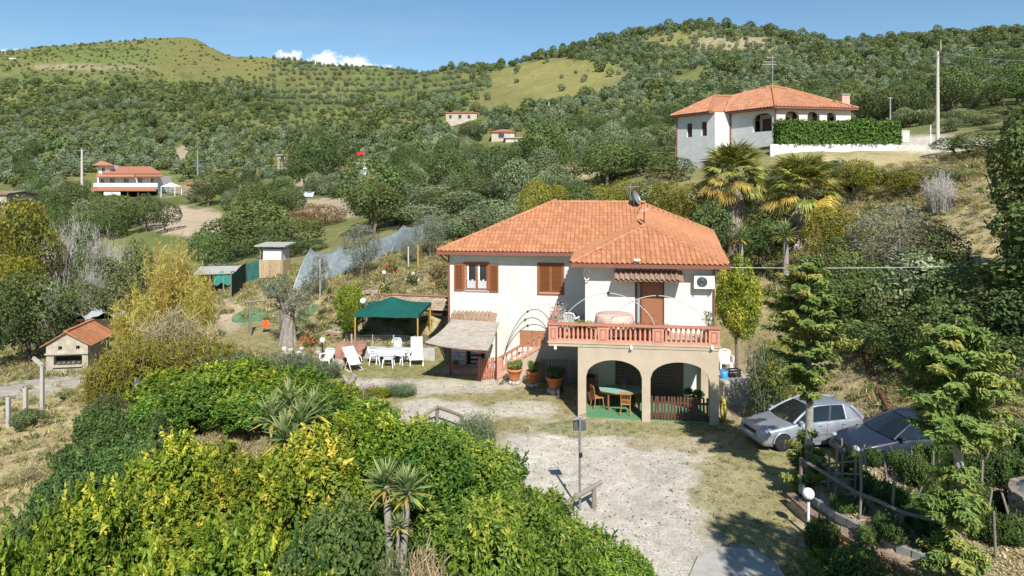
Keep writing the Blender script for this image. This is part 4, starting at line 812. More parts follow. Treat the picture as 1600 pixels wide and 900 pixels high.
def potted(name, label, loc, rz=0, pr=.3, ph=.42, leafmat=None, lr=.34, seed=1, flower=None, plinth=0, cat='potted plant', n=900, ls=.08, squat=.8):
    t = thing(name, label, cat, loc, rz); z0 = plinth
    m = MB(); m.lathe([(pr*.62, z0), (pr*.66, z0+.03), (pr*.88, z0+ph*.75), (pr*1.06, z0+ph*.8), (pr*1.08, z0+ph), (pr*.94, z0+ph), (pr*.9, z0+ph*.88)], 22); m.build('pot', TERRA, t)
    for k in range(14 if pr > .25 else 0):
        a = 2*math.pi*k/14; MB().tube([(math.cos(a)*pr*.68, math.sin(a)*pr*.68, z0+.05), (math.cos(a)*pr*.885, math.sin(a)*pr*.885, z0+ph*.74)], .016, 4).build('rib', TERRA, t)
    m = MB(); m.lathe([(pr*.92, z0+ph*.86), (.01, z0+ph*.9)], 16, cap=False); m.build('soil', SOILM, t)
    if leafmat: leafball('foliage', t, lr, n, leafmat, seed, ls, .5, squat, z0+ph+lr*.45, kind='stuff')
    if flower: leafball('flowers', t, lr*1.02, n//6, flower, seed+1, ls*1.2, .9, squat, z0+ph+lr*.55, kind='stuff')
    if plinth:
        for k in range(6): a = k*1.05+.3; MB().ball((math.cos(a)*pr*.55, math.sin(a)*pr*.55, plinth*.5-.02), plinth*.55, 8, 6, (1.05, 1.0, .95)).build('stone', ROUGHSTONE, t)
    return t
potted('flower_pot', 'small pot of yellow flowers on the pale blue tablecloth', tp+Vector((-.15, .22, .735)), 0, .1, .12, F_SHRUB, .14, 3, F_YFLOWER, n=160, ls=.06)
potted('flower_pot', 'terracotta pot of red flowers behind the table, next to the sun lounger', at(638, 553), 0, .17, .25, F_SHRUB, .26, 5, F_RFLOWER, n=300)
potted('large_pot', 'large terracotta pot with clipped green bush, first beside the stair newel', at(804, 600), 0, .33, .5, F_LAUREL, .36, 11, None, .2, 'potted plant', 1100, .07, .5)
potted('large_pot', 'large terracotta pot with ball-shaped bush, middle of the three under the stair', at(833, 604), 0, .31, .5, F_LAUREL, .34, 12, None, .2, 'potted plant', 1200, .06, .9)
potted('large_pot', 'large terracotta pot with dark trailing plant nearest the porch', at(866, 615), 0, .34, .46, F_OAK, .42, 13, None, .26, 'potted plant', 1100, .09, .6)
potted('small_pot', 'small dark plant in a pot on the step under the awning', at(713, 575, .12), 0, .13, .18, F_OAK, .2, 14, n=250)
# deck chair and lounger
dc = thing('deck_chair', 'white reclining deck chair standing alone on the lawn', 'deck chair', at(552, 578), R(38)); SLING = M('white_sling', (.76, .75, .72), .8, .05, 4)
for sx in (-1, 1):
    x = sx*.28; MB().tube([(x, .62, 1.0), (x, -.1, .38), (x, -.42, .02), (x, -.30, .0), (x, .35, .0), (x, .1, .42)], .02, 6).build('frame', PLASTIC, dc); MB().tube([(x*1.1, .3, .66), (x*1.15, -.15, .62), (x*1.1, -.3, .45)], .02, 6).build('armrest', PLASTIC, dc)
m = MB(); prof = [(.62, 1.02), (.4, .80), (.2, .56), (0, .38), (-.2, .33), (-.46, .36)]; m.add([(x, y, z) for y, z in prof for x in (-.27, .27)], [(2*i, 2*i+1, 2*i+3, 2*i+2) for i in range(5)], True); m.build('sling', SLING, dc)
lo = thing('sun_lounger', 'white plastic sun lounger with raised back beside the garden table', 'sun lounger', at(651, 568), R(8)); m = MB()
for a, b in (((-.02, -.55, .33), (-.02, .35, .33)),):
    for k in range(9): m.box((0, -.55+k*.1, .33), (.58, .075, .03))
m.build('seat', PLASTIC, lo); m = MB(); M3 = Matrix.Rotation(R(62), 3, 'X')
for k in range(9): m.box((0, .38+k*.05, .38+k*.094), (.58, .08, .03), m=M3)
m.build('backrest', PLASTIC, lo)
for sx in (-1, 1): MB().bar((sx*.31, -.62, .31), (sx*.31, .55, .31), .05, .07).build('side_rail', PLASTIC, lo)
for sx in (-1, 1):
    for y in (-.5, .45): MB().bb((sx*.31-.03, y-.04, 0), (sx*.31+.03, y+.04, .3)).build('leg', PLASTIC, lo)
# picket gate, shaded pickets under the balcony, porch pickets
def pickets(name, label, cat, a, b, z0, h, k, w, mat, rails=(.2, .75), pointed=True, tilt=0):
    a, b = Vector(a), Vector(b); t = thing(name, label, cat, (a.x, a.y, 0), math.atan2(b.y-a.y, b.x-a.x)); L_ = (b.xy-a.xy).length
    m = MB(); hh = h+(w*.5 if pointed else 0); m.add([(-w/2, -.011, 0), (w/2, -.011, 0), (w/2, -.011, h), (0, -.011, hh), (-w/2, -.011, h), (-w/2, .011, 0), (w/2, .011, 0), (w/2, .011, h), (0, .011, hh), (-w/2, .011, h)], [(0, 1, 2, 3, 4), (9, 8, 7, 6, 5), (0, 5, 6, 1), (1, 6, 7, 2), (2, 7, 8, 3), (3, 8, 9, 4), (4, 9, 5, 0)]); me = m.mesh('picket', mat)
    for i in range(k): obj('picket', me, t, (L_*(i+.5)/k, 0, z0+r.uniform(-.01, .01)), (r.normal()*.01, r.normal()*.012, 0))
    for f in rails: MB().bb((0, .014, z0+h*f-.04), (L_, .05, z0+h*f+.04)).build('rail', mat, t)
    return t
pickets('picket_gate', 'salmon wooden picket gate between the awning and the stair newel', 'gate', hw(-4.75, 4.55), hw(-3.95, 5.1), .03, .95, 8, .085, PINKD, pointed=False)
pickets('picket_fence', 'grey picket fence standing in shade under the balcony end', 'fence', hw(-1.9, 4.55), hw(0.0, 4.55), .02, 1.05, 15, .095, GREYW)
pickets('picket_fence', 'brown picket fence closing the right-hand porch arch', 'fence', hw(2.72, .14), hw(4.86, .14), .06, .86, 18, .075, WOODD)
# metal hoops over stair and balcony
IRON = M('dark_iron', (.06, .065, .07), .5, .2, 5, metal=.5); PALEI = M('pale_iron', (.50, .49, .47), .5, .1, 5)
def hoop(label, pa, pt, pb, yl, mat, lamp=True):
    (xa, za), (xt, zt_), (xb, zb) = hp(*pa, yl), hp(*pt, yl), hp(*pb, yl); t = thing('garden_hoop', label, 'hoop', hw(xa, yl, 0), HA); pts = []
    for i in range(25):
        f = i/24; xx = xa+(xb-xa)*f; base = za+(zb-za)*f; pts.append((xx-xa, 0, base+(zt_-(za+zb)/2)*math.sin(math.pi*f)**.62))
    MB().tube(pts, .016, 6).build('hoop', mat, t)
    if lamp: MB().ball(pts[12], .06, 8, 6).build('lamp', DARK, t)
    return t
hoop('taller dark metal hoop rising over the stair from its foot', (787, 562), (827, 487), (862, 515), 6.3, IRON)
hoop('lower dark metal hoop arching over the stair handrail', (787, 560), (826, 509), (862, 530), 5.1, IRON)
hoop('pale metal hoop over the balcony, the one nearer the corner planter', (878, 507), (944, 458), (1024, 511), .3, PALEI)
hoop('pale metal hoop over the balcony in front of the brown door', (950, 509), (1029, 462), (1106, 512), .35, PALEI)
# wall and roof fittings
def at_h(name, label, cat, px, py, yl): x, z = hp(px, py, yl); return thing(name, label, cat, hw(x, yl, z), HA)
ac = at_h('air_conditioner', 'white air conditioner unit on the wall right of the balcony door', 'air conditioner', 1099, 450, WY-.02)
m = MB(); m.bb((-.4, -.3, 0), (.4, -.02, .56)); m.build('casing', PLASTIC, ac, bevel=.02); m = MB(); m.lathe([(.21, 0), (.21, .01), (.19, .012)], 24); m.build('fan_grille', DARK, ac, (-.09, -.30, .28), (R(90), 0, 0))
for k in range(5): MB().tube([((.05+.035*k)*math.cos(a)-.09, -.318, .28+(.05+.035*k)*math.sin(a)) for a in np.linspace(0, 2*math.pi, 25)], .006, 4, cap=False).build('grille_ring', METAL, ac)
for sx in (-.3, .3): MB().bar((sx, .02, -.04), (sx, -.3, -.04), .04, .05).build('bracket', METAL, ac)
MB().tube([(.36, -.05, .1), (.46, -.03, 0), (.44, -.03, -.6), (.38, -.03, -1.2)], .02, 5).build('pipe', PALEI, ac)
def dish(label, loc, rz, rad, tilt, mast, mat):
    t = thing('satellite_dish', label, 'satellite dish', loc, rz); m = MB(); prof = [(rad*k/6+1e-4, rad*.28*(k/6)**2) for k in range(7)]; m.lathe(prof+[(rad*1.0, rad*.3)], 22, cap=False); m.build('reflector', mat, t, (0, 0, mast), (R(tilt), 0, 0))
    MB().tube([(0, .06, -.05), (0, .06, mast+.02)], .025, 7).build('mast', METAL, t); d = Matrix.Rotation(R(tilt), 3, 'X') @ Vector((0, 0, rad*1.1)); MB().tube([(0, d.y*.1, mast-rad*.6), (0, d.y, mast+d.z)], .013, 5).build('arm', METAL, t); MB().ball((0, d.y, mast+d.z), .05, 8, 6).build('receiver', METAL, t)
    return t
w_ = hw(2.55, 10.9); dish('grey satellite dish on a mast at the roof ridge', (w_.x, w_.y, 7.78), R(60), .42, 68, .5, METAL)
an = thing('roof_antenna', 'thin television aerial mast behind the roof dish', 'antenna', hw(2.35, 11.6, 7.95)); MB().tube([(0, 0, 0), (0, 0, 1.1)], .02, 6).build('mast', METAL, an); MB().tube([(-.3, 0, .9), (.45, 0, .95)], .012, 5).build('boom', METAL, an)
for k in range(6): MB().tube([(-.25+k*.12, -.25, .9+.008*k), (-.25+k*.12, .25, .9+.008*k)], .008, 4).build('element', METAL, an)
ad = thing('roof_antenna', 'short dark aerial with a white tip on the roof of the front wing', 'antenna', hw(2.9, 8.2, 7.06)); MB().tube([(0, 0, 0), (0, 0, .7)], .025, 6).build('mast', DARK, ad); MB().bar((-.1, 0, .6), (.2, -.1, .72), .05).build('head', PALEI, ad)
wd = at_h('wall_lamp_bracket', 'white hoop-shaped bracket on the wing corner under the eave', 'bracket', 917, 437, WY-.05)
MB().tube([(math.cos(a)*.12, -.1, .25+math.sin(a)*.26) for a in np.linspace(.3, 5.6, 16)], .022, 6).build('ring', PLASTIC, wd); MB().bar((0, .05, .2), (0, -.1, .2), .04).build('arm', PLASTIC, wd)
for px_, py_, lb in ((995, 409, 'small white floodlight on the front eave of the wing roof'),):
    t = at_h('floodlight', lb, 'lamp', px_, py_-1, 1.75); MB().box((0, -.08, .05), (.26, .16, .1)).build('housing', PLASTIC, t, bevel=.02)
# balcony things
(x, z) = hp(960, 500, 1.2); bt = thing('balcony_table', 'round balcony table draped in a peach patterned cloth', 'table', hw(x, 1.2, 2.925)); m = MB(); m.lathe([(.78, .12), (.8, .3), (.76, .6), (.74, .84), (.70, .88), (.01, .885)], 40); mm_ = m.mesh('cloth', M('peach_cloth', (.60, .42, .33), .85, .25, 7, .2, 20))
for v in mm_.vertices:
    a = math.atan2(v.co.y, v.co.x); f = max(0, (.85-v.co.z))/.7; v.co.x *= 1+.06*f*math.sin(a*13); v.co.y *= 1+.06*f*math.sin(a*13)
obj('cloth', mm_, bt); MB().tube([(0, 0, 0), (0, 0, .3)], .06, 8).build('leg', METAL, bt)
chair_kit('white plastic armchair on the balcony behind the corner planter', hw(-.35, 1.6, 2.925), R(160))
def planter(label, x, y, w_, d_, seed, mats, hgt, n=500, ls=.09):
    t = thing('planter', label, 'planter', hw(x, y, 2.925), HA); m = MB(); m.add([(-w_/2, -d_/2, 0), (w_/2, -d_/2, 0), (w_/2, d_/2, 0), (-w_/2, d_/2, 0), (-w_*.6, -d_*.6, .42), (w_*.6, -d_*.6, .42), (w_*.6, d_*.6, .42), (-w_*.6, d_*.6, .42)], [(0, 1, 5, 4), (1, 2, 6, 5), (2, 3, 7, 6), (3, 0, 4, 7), (4, 5, 6, 7)]); m.build('trough', TERRA, t); q_ = np.random.default_rng(seed); m = MB()
    for k in range(7): a = q_.uniform(-1, 1); m.tube([(a*w_*.4, 0, .4), (a*w_*.5+q_.normal()*.05, q_.normal()*.05, .4+hgt*.5), (a*w_*.7+q_.normal()*.1, q_.normal()*.1, .4+hgt)], [.014, .01, .005], 4)
    m.build('stems', TWIG, t, kind='stuff'); p = np.column_stack([q_.normal(size=n)*w_*.32, q_.normal(size=n)*.1, .42+hgt*q_.random(n)**1.3]); obj('foliage', leaf_mesh('foliage', p, q_.normal(size=p.shape)+np.array((0, -.4, .4)), ls, .5, mats, .5+q_.normal(size=n)*.3, q_), t, kind='stuff'); return t
planter('terracotta planter with a tall dry climber on the balcony corner', -.85, .55, .5, .45, 31, F_DRY, .95, 260)
planter('low balcony trough of small leafy plants under the left hoop', .15, .42, .8, .3, 32, F_LAUREL, .3)
planter('balcony planter of leafy plants at the end by the downpipe', 4.95, .55, .4, .4, 33, F_SHRUB, .75, 340)
planter('balcony trough of flowering plants behind the rail below the door', 2.6, .42, 1.4, .28, 34, F_SHRUB, .28, 480)
# porch furniture
tl = thing('porch_table', 'octagonal wooden porch table with a green top', 'table', hw(1.7, 1.35, .05), HA+R(8)); m = MB(); oc = [(.95*math.cos(R(22.5+45*k)), .62*math.sin(R(22.5+45*k))) for k in range(8)]; m.prism(oc, .70, .745); m.build('table_top', WOOD, tl); m = MB(); m.prism([(x*1.03, y*1.03) for x, y in oc], .746, .76); m.build('green_cloth', M('green_cloth', (.26, .42, .33), .7, .08, 5), tl)
for sx in (-1, 1):
    for sy in (-1, 1): MB().lathe([(.03, 0), (.035, .1), (.05, .3), (.035, .5), (.05, .7)], 8, (sx*.6, sy*.3, 0)).build('leg', WOOD, tl)
CH = M('honey_wood', (.40, .19, .07), .5, .18, 6, stretch=(1, 1, 5))
def wood_chair(label, loc, rz):
    t = thing('wooden_chair', label, 'chair', loc, rz); MB().bb((-.2, -.2, .42), (.2, .2, .46)).build('seat', CH, t, bevel=.015)
    for sx in (-1, 1):
        MB().tube([(sx*.16, -.16, .42), (sx*.2, -.2, 0)], .02, 6).build('leg', CH, t); MB().tube([(sx*.16, .16, .42), (sx*.2, .22, 0)], .02, 6).build('leg', CH, t); MB().tube([(sx*.17, .17, .45), (sx*.19, .25, .9)], .018, 6).build('back_post', CH, t)
    MB().bar((-.2, .25, .88), (.2, .25, .88), .025, .09).build('top_rail', CH, t); MB().bar((-.18, .2, .62), (.18, .2, .62), .02, .04).build('stretcher', CH, t)
    for i in range(5): MB().tube([(-.12+i*.06, .18, .46), (-.13+i*.065, .25, .85)], .009, 5).build('spindle', CH, t)
wood_chair('wooden spindle chair in front of the porch table, back to the camera', hw(1.8, .58, .05), HA+R(180)); wood_chair('wooden spindle chair at the end of the porch table', hw(.72, 1.25, .05), HA+R(115)); wood_chair('wooden spindle chair against the white back wall of the porch', hw(.55, 2.45, .05), HA+R(10))
potted('flower_pot', 'pot of violet flowers on the porch table', hw(1.8, 1.55, .815), 0, .1, .14, F_SHRUB, .17, 41, F_BFLOWER, n=240, ls=.07)
potted('porch_pot', 'leafy potted plant at the right end of the porch behind the pickets', hw(4.5, 1.6, .05), 0, .2, .35, F_OAK, .38, 42, n=500, ls=.13)
cb = thing('porch_cabinet', 'dark wooden cabinet at the left end of the porch', 'cabinet', hw(.42, 2.0, .05), HA); MB().bb((-.17, -.3, 0), (.17, .3, 1.05)).build('carcass', WOODD, cb, bevel=.01); MB().bb((.17, -.27, .06), (.185, -.01, 1.0)).build('door', WOODD, cb); MB().bb((.17, .01, .06), (.185, .27, 1.0)).build('door', WOODD, cb)
# things beside the right wall of the house
q = Vector((8.68, 27.95, 1.0)); bk = thing('bucket', 'blue plastic bucket by the side of the house', 'bucket', q); MB().lathe([(.13, 0), (.17, .32), (.155, .32), (.12, .03)], 18).build('pail', M('blue_plastic', (.05, .28, .55), .4, .1, 4), bk); MB().tube([(.17*math.cos(a), 0, .32+.1*math.sin(a)) for a in np.linspace(0, math.pi, 10)], .008, 4).build('handle', METAL, bk)
q = Vector((9.15, 28.2, 1.0)); ct = thing('crate', 'dark plastic crate under the white chair beside the house', 'crate', q, .2); m = MB()
for z in (.02, .13, .24): m.bb((-.25, -.18, z), (.25, -.16, z+.07)); m.bb((-.25, .16, z), (.25, .18, z+.07)); m.bb((-.25, -.16, z), (-.23, .16, z+.07)); m.bb((.23, -.16, z), (.25, .16, z+.07))
m.build('slatted_side', DARK, ct); MB().bb((-.23, -.16, 0), (.23, .16, .02)).build('base', DARK, ct)
q = hw(5.32, .5, 0); hs2 = thing('hose', 'yellow garden hose hanging in a coil beside the porch pier', 'hose', q); m = MB()
for k in range(4): m.tube([(.05+.03*k, -.1+.22*math.cos(a)+.02*k, .42+(.40+.02*k)*math.sin(a)) for a in np.linspace(0, 2*math.pi, 22)], .018, 6, cap=False)
m.tube([(.1, -.1, .8), (.02, -.1, .95)], .02, 6); m.build('coil', M('yellow_hose', (.42, .36, .06), .5, .15, 5), hs2)
# floodlight post and timber rails on the bank
q = at(906, 800, -.05); fl = thing('floodlight_post', 'slim grey post with a black floodlight at the edge of the drive', 'lamp post', q); MB().tube([(0, 0, 0), (0, 0, 2.55)], .032, 8).build('post', METAL, fl); MB().box((.0, .1, 2.32), (.34, .10, .26), m=Matrix.Rotation(R(-25), 3, 'X')).build('floodlight', DARK, fl, bevel=.01); MB().tube([(-.18, 0, 2.5), (.16, 0, 2.62), (.18, .2, 2.6), (-.16, .2, 2.5), (-.18, 0, 2.5)], .012, 5).build('bracket', METAL, fl); MB().box((.02, 0, 1.55), (.1, .07, .12)).build('junction_box', DARK, fl)
def rail(label, ends, posts, z=.0, rad=.07):
    a = ends[0]; t = thing('timber_rail', label, 'fence', (a.x, a.y, 0)); o0 = Vector((a.x, a.y, 0))
    for i in range(len(ends)-1): MB().tube([ends[i]-o0, ends[i].lerp(ends[i+1], .5)-o0+Vector((0, 0, .02)), ends[i+1]-o0], [rad, rad*.95, rad*.85], 7).build('rail', GREYW, t)
    for p in posts: g = gz(p.x, p.y); MB().tube([(p.x-o0.x, p.y-o0.y, g-.2), (p.x-o0.x, p.y-o0.y, p.z)], rad*.95, 7).build('post', GREYW, t)
    return t
def rp(px, py, D): return P(px, py, D)
a, b = rp(868, 797, 17.6), rp(940, 753, 18.9); rail('weathered timber rail slanting up beside the floodlight post', [a, b], [a.lerp(b, .82), a.lerp(b, .1)])
a, b, c = rp(650, 658, 25.0), rp(683, 636, 25.6), rp(722, 650, 24.6); rail('bent timber rail with two arms above the clipped bushes at the gravel', [a, b, c], [a, c, b])
a, b = rp(553, 613, 29.3), rp(585, 601, 29.6); rail('short timber rail by the tree stump at the lawn edge', [a, b], [a.lerp(b, .9), a.lerp(b, .1)], rad=.1)
a, b = rp(732, 690, 22.6), rp(772, 676, 23.2); rail('short timber rail end poking from the feathery shrub', [a, b], [b, a])
sp_ = thing('tree_stump', 'grey sawn tree stump at the lawn edge below the deck chair', 'stump', on(550, 622, 20)); m = MB(); m.tube([(0, 0, -.2), (.03, 0, .3), (-.06, .05, .65), (.12, .02, .95)], [.28, .2, .17, .12], 9); m.tube([(0, 0, .5), (-.3, .1, .75), (-.4, .1, .95)], [.12, .09, .06], 7); m.build('trunk', BARKG, sp_)
# old iron plough pieces
def plough(label, loc, rz, s=1):
    t = thing('iron_plough', label, 'plough', loc, rz); MB().tube([(-.5*s, 0, .05), (-.2*s, 0, .3*s), (.25*s, 0, .38*s), (.55*s, 0, .75*s)], .03, 6).build('beam', IRON, t); MB().tube([(.0, .0, .34*s), (.1*s, .02, .1), (.35*s, .05, .0)], .035, 6).build('share', IRON, t); MB().lathe([(.16*s, -.02), (.16*s, .02)], 14, cap=False).build('wheel', IRON, t, (-.45*s, 0, .16*s), (R(90), 0, 0)); return t
plough('rusty iron plough lying beside the stair newel', at(797, 600), R(20)); plough('iron plough with a raised handle beside the pot nearest the porch', at(878, 617), R(75), 1.3)
# ------------------------------------------------------------------ cars
def carpaint(name, c, rough=.28, metal=.35):
    m, n, l, p = newmat(name); t = n.new('ShaderNodeTexCoord'); z = n.new('ShaderNodeTexNoise'); z.inputs['Scale'].default_value = 2.5; z.inputs['Detail'].default_value = 8; l.new(t.outputs['Object'], z.inputs['Vector'])
    mr = n.new('ShaderNodeMapRange'); mr.inputs[1].default_value = .35; mr.inputs[2].default_value = .75; mr.inputs[3].default_value = rough; mr.inputs[4].default_value = rough+.3; l.new(z.outputs[0], mr.inputs[0]); l.new(mr.outputs[0], p.inputs['Roughness'])
    cr = n.new('ShaderNodeValToRGB'); cr.color_ramp.elements[0].color = rgb([x*.93 for x in c]); cr.color_ramp.elements[1].color = rgb([min(1, x*1.05+.01) for x in c]); l.new(z.outputs[0], cr.inputs[0]); l.new(cr.outputs[0], p.inputs['Base Color'])
    p.inputs['Metallic'].default_value = metal; p.inputs['Coat Weight'].default_value = .35; p.inputs['Coat Roughness'].default_value = .12; return m
SILVER = carpaint('silver_paint', (.36, .385, .42), .3, .5); NAVY = carpaint('dark_blue_paint', (.012, .018, .038), .3, .0); CARGLASS = glassmat('car_glass', (.012, .016, .016), .03); TYRE = M('tyre_rubber', (.022, .022, .022), .85, .2, 9); RIM = M('alloy', (.30, .30, .31), .4, .15, 8, metal=.6); TAILR = M('red_lens', (.25, .012, .018), .2, .1, 5, spec=.7); HEADL = glassmat('headlight_glass', (.45, .47, .5), .08); TRIM = M('grey_trim', (.06, .065, .07), .6, .1, 5)
def loft(rows, closed=False):
    m = MB(); n = len(rows[0]); m.add([p for q in rows for p in q], [(j*n+i, j*n+i+1, (j+1)*n+i+1, (j+1)*n+i) for j in range(len(rows)-1) for i in range(n-1)], True); return m
def car(name, label, loc, rz, paint, tailgate_open=False, boot=False):
    """x runs nose (-) to tail (+); 4.15 m hatchback"""
    t = thing(name, label, 'car', loc, rz); L0, L1 = -2.07, 2.07
    #        x     half-w  top z   sill z
    st = [(-2.07, .56, .50, .36), (-2.05, .66, .58, .24), (-1.93, .76, .66, .19), (-1.7, .815, .73, .17), (-1.35, .845, .80, .17), (-1.0, .86, .86, .17), (-.72, .865, .91, .17), (-.3, .87, .925, .17), (.3, .87, .94, .17), (.9, .87, .955, .17), (1.4, .86, .965, .18), (1.75, .83, .96, .2), (1.95, .77, .94, .24), (2.04, .68, .88, .3), (2.07, .6, .78, .38)]
    ARCH = (-1.28, 1.24); AR = .35
    rows = []
    xs = sorted(set([s[0] for s in st]+[a+AR*1.02*math.cos(R(d)) for a in ARCH for d in range(0, 181, 20)]))
    for x in xs:
        hwid, top, sill = [float(np.interp(x, [s[0] for s in st], [s[k] for s in st])) for k in (1, 2, 3)]
        for a in ARCH:
            if abs(x-a) < AR*1.02: sill = max(sill, .30+math.sqrt(max(0, (AR*1.02)**2-(x-a)**2)))
        zb = min(.36, top-.1); zb = max(zb, sill+.012); zm = max(.60, sill+.03) if top > .7 else max((zb+top)/2, sill+.02)
        half = [(hwid*.90, sill), (hwid*.985, sill+.006), (hwid, max(zb, sill+.012)), (hwid*1.0, max(zm, sill+.02)), (hwid*.985, top-.06), (hwid*.95, top-.012), (hwid*.84, top+.008), (hwid*.5, top+.03), (0, top+.038)]
        rows.append([(x, y, z) for y, z in half]+[(x, -y, z) for y, z in half[-2::-1]])
    m = loft(rows); m.add(rows[0], [tuple(range(len(rows[0])))]); m.add(rows[-1], [tuple(range(len(rows[-1])-1, -1, -1))]); m.build('body', paint, t)
    MB().bb((-1.95, -.72, .2), (1.95, .72, .5)).build('underbody', DARK, t)
    # cabin: base outline at belt, roof outline above
    base = [(-.80, .76, .93), (-.2, .80, .945), (.55, .81, .965), (1.25, .79, .975), (1.93, .70, .96)]; top = [(-.02, .56, 1.37), (.25, .60, 1.43), (.75, .61, 1.445), (1.25, .60, 1.425), (1.58, .53, 1.36)]
    def L2(i, f, s): a, b = base[i], top[i]; return (a[0]+(b[0]-a[0])*f, s*(a[1]+(b[1]-a[1])*f), a[2]+(b[2]-a[2])*f+.02*math.sin(math.pi*f))
    rr = []
    for i in range(5):
        x, y, z = top[i]; rr.append([(x, y*1.02, z-.015), (x, y*.94, z+.01), (x, y*.6, z+.035), (x, 0, z+.045), (x, -y*.6, z+.035), (x, -y*.94, z+.01), (x, -y*1.02, z-.015)])
    loft(rr).build('roof', paint, t, sub=1)
    for s in (-1, 1):
        m = MB()
        for i in range(4):
            f = [0, .5, 1]
            for j in range(2): m.add([L2(i, f[j], s), L2(i+1, f[j], s), L2(i+1, f[j+1], s), L2(i, f[j+1], s)], [(0, 1, 2, 3)], True)
        m.build('side_window', CARGLASS, t)
        for i, rad in ((0, .05), (2, .045), (3, .05), (4, .10)): MB().tube([L2(i, f, s*1.004) for f in (-.03, .3, .6, 1.0)], [rad*1.1, rad, rad, rad*.9], 6).build('pillar', paint if i != 2 else TRIM, t)
        MB().add([L2(3, 0, s*1.012), L2(4, 0, s*1.012), L2(4, 1, s*1.012), L2(3, 1, s*1.012), L2(3.0 if False else 3, .5, s*1.012)], [(0, 1, 2, 3, 4)]).build('quarter_panel', paint, t)
        MB().tube([L2(i, 1, s*1.01) for i in range(5)], .028, 6).build('roof_gutter', paint, t)
        MB().box((-.62, s*.92, .99), (.13, .16, .11)).build('mirror', paint, t, bevel=.03)
        for x in (-.12, .82): MB().box((x+.3, s*.875, .82), (.16, .03, .03)).build('door_handle', paint, t, bevel=.008)
        for x in (-.58, .42, 1.02): MB().tube([(x, s*.873, .3), (x+.02, s*.876, .6), (x+.05, s*.862, .9)], .006, 4).build('door_gap', TRIM, t)
        MB().bar((-.88, s*.885, .52), (.9, s*.885, .54), .02, .05).build('side_trim', paint, t); MB().bar((-.85, s*.86, .2), (.85, s*.86, .2), .06, .08).build('sill', paint, t)
        MB().ball((-1.93, s*.60, .62), .16, 12, 8, (.55, 1.0, .55)).build('headlight', HEADL, t)
        if not tailgate_open: MB().ball((1.99, s*.67, .84), .14, 10, 8, (.5, .7, 1.0)).build('tail_light', TAILR, t)
        for x in ARCH:
            w_ = obj('wheel', None, t, (x, s*.77, .30)); MB().lathe([(.20, -.095), (.29, -.1), (.305, -.07), (.305, .07), (.29, .1), (.20, .095)], 26).build('tyre', TYRE, w_, rot=(R(90), 0, 0)); m = MB(); m.lathe([(.205, -.085), (.19, -.07), (.19, .07), (.205, .085)], 24, cap=False); m.lathe([(.06, -.09), (.06, .09)], 12)
            for k in range(5):
                a = 2*math.pi*k/5
                for zz in (-.085, .085): m.bar((math.cos(a)*.05, math.sin(a)*.05, zz), (math.cos(a)*.2, math.sin(a)*.2, zz), .045, .02)
            m.build('rim', RIM, w_, rot=(R(90), 0, 0)); MB().lathe([(.18, -.03), (.18, .03)], 18).build('brake_disc', DARK, w_, rot=(R(90), 0, 0))
            m = MB(); m.tube([(x+AR*1.03*math.cos(R(d)), s*(.868 if abs(x) < 1.3 else .85), .30+AR*1.03*math.sin(R(d))) for d in range(0, 181, 15)], .03, 6); m.build('wheel_arch', paint, t); m = MB(); n_ = 14; m.add([(x, s*.74, .3)]+[(x+AR*math.cos(R(d)), s*.74, .3+AR*math.sin(R(d))) for d in np.linspace(0, 180, n_)], [(0, i, i+1) for i in range(1, n_)]); m.build('wheel_well', DARK, t)
    b0, t0 = base[0], top[0]; m = MB(); g = []
    for f in (0, .35, .7, 1):
        for k in range(9): s = -1+k/4; yy = (b0[1]+(t0[1]-b0[1])*f)*s; g.append((b0[0]+(t0[0]-b0[0])*f-.12*(1-s*s)*(1-f*.6), yy, b0[2]+(t0[2]-b0[2])*f+.03*math.sin(math.pi*f)+.035*(1-s*s)*f))
    m.add(g, [(j*9+i, j*9+i+1, (j+1)*9+i+1, (j+1)*9+i) for j in range(3) for i in range(8)], True); m.build('windscreen', CARGLASS, t)
    b4, t4 = base[4], top[4]
    def hatch(mb, off=0): mb.add([(b4[0], -b4[1], b4[2]), (b4[0], b4[1], b4[2]), (t4[0], t4[1], t4[2]), (t4[0], -t4[1], t4[2])], [(0, 1, 2, 3)])
    if not tailgate_open: m = MB(); hatch(m); m.build('rear_window', CARGLASS, t)
    else:
        tg = obj('tailgate', None, t, (t4[0], 0, t4[2]+.05), (0, R(-14), 0)); MB().add([(0, -.62, 0), (.55, -.66, .02), (.55, .66, .02), (0, .62, 0), (0, -.62, .03), (.55, -.66, .05), (.55, .66, .05), (0, .62, .03)], [(0, 1, 2, 3), (7, 6, 5, 4), (0, 4, 5, 1), (2, 6, 7, 3)]).build('glass', M('greenish_tailgate_glass', (.18, .28, .22), .15, .1, 2, spec=.8), tg); MB().bb((.5, -.68, -.02), (1.0, .68, .07)).build('panel', paint, tg, bevel=.03)
        for s in (-1, 1): MB().tube([(.05, s*.64, -.02), (.75, s*.66, 0)], .03, 6).build('edge', paint, tg); MB().tube([(.35, s*.6, -.05), (.05, s*.62, -.42)], .02, 6).build('gas_strut', PLASTIC, tg)
        MB().bb((1.4, -.6, .7), (1.9, .6, .95)).build('boot_opening', SHADE, t)
    MB().box((-2.06, 0, .58), (.04, .8, .1)).build('grille', DARK, t, bevel=.02); MB().box((-2.0, 0, .36), (.24, 1.3, .16)).build('front_bumper', paint, t, bevel=.05); MB().box((2.0, 0, .42), (.22, 1.36, .22)).build('rear_bumper', paint, t, bevel=.06); MB().tube([(1.3, 0, 1.46), (1.42, 0, 1.66)], .008, 4).build('aerial', DARK, t)
    MB().box((-2.08, 0, .42), (.02, .5, .11)).build('number_plate', PLASTIC, t)
    return t
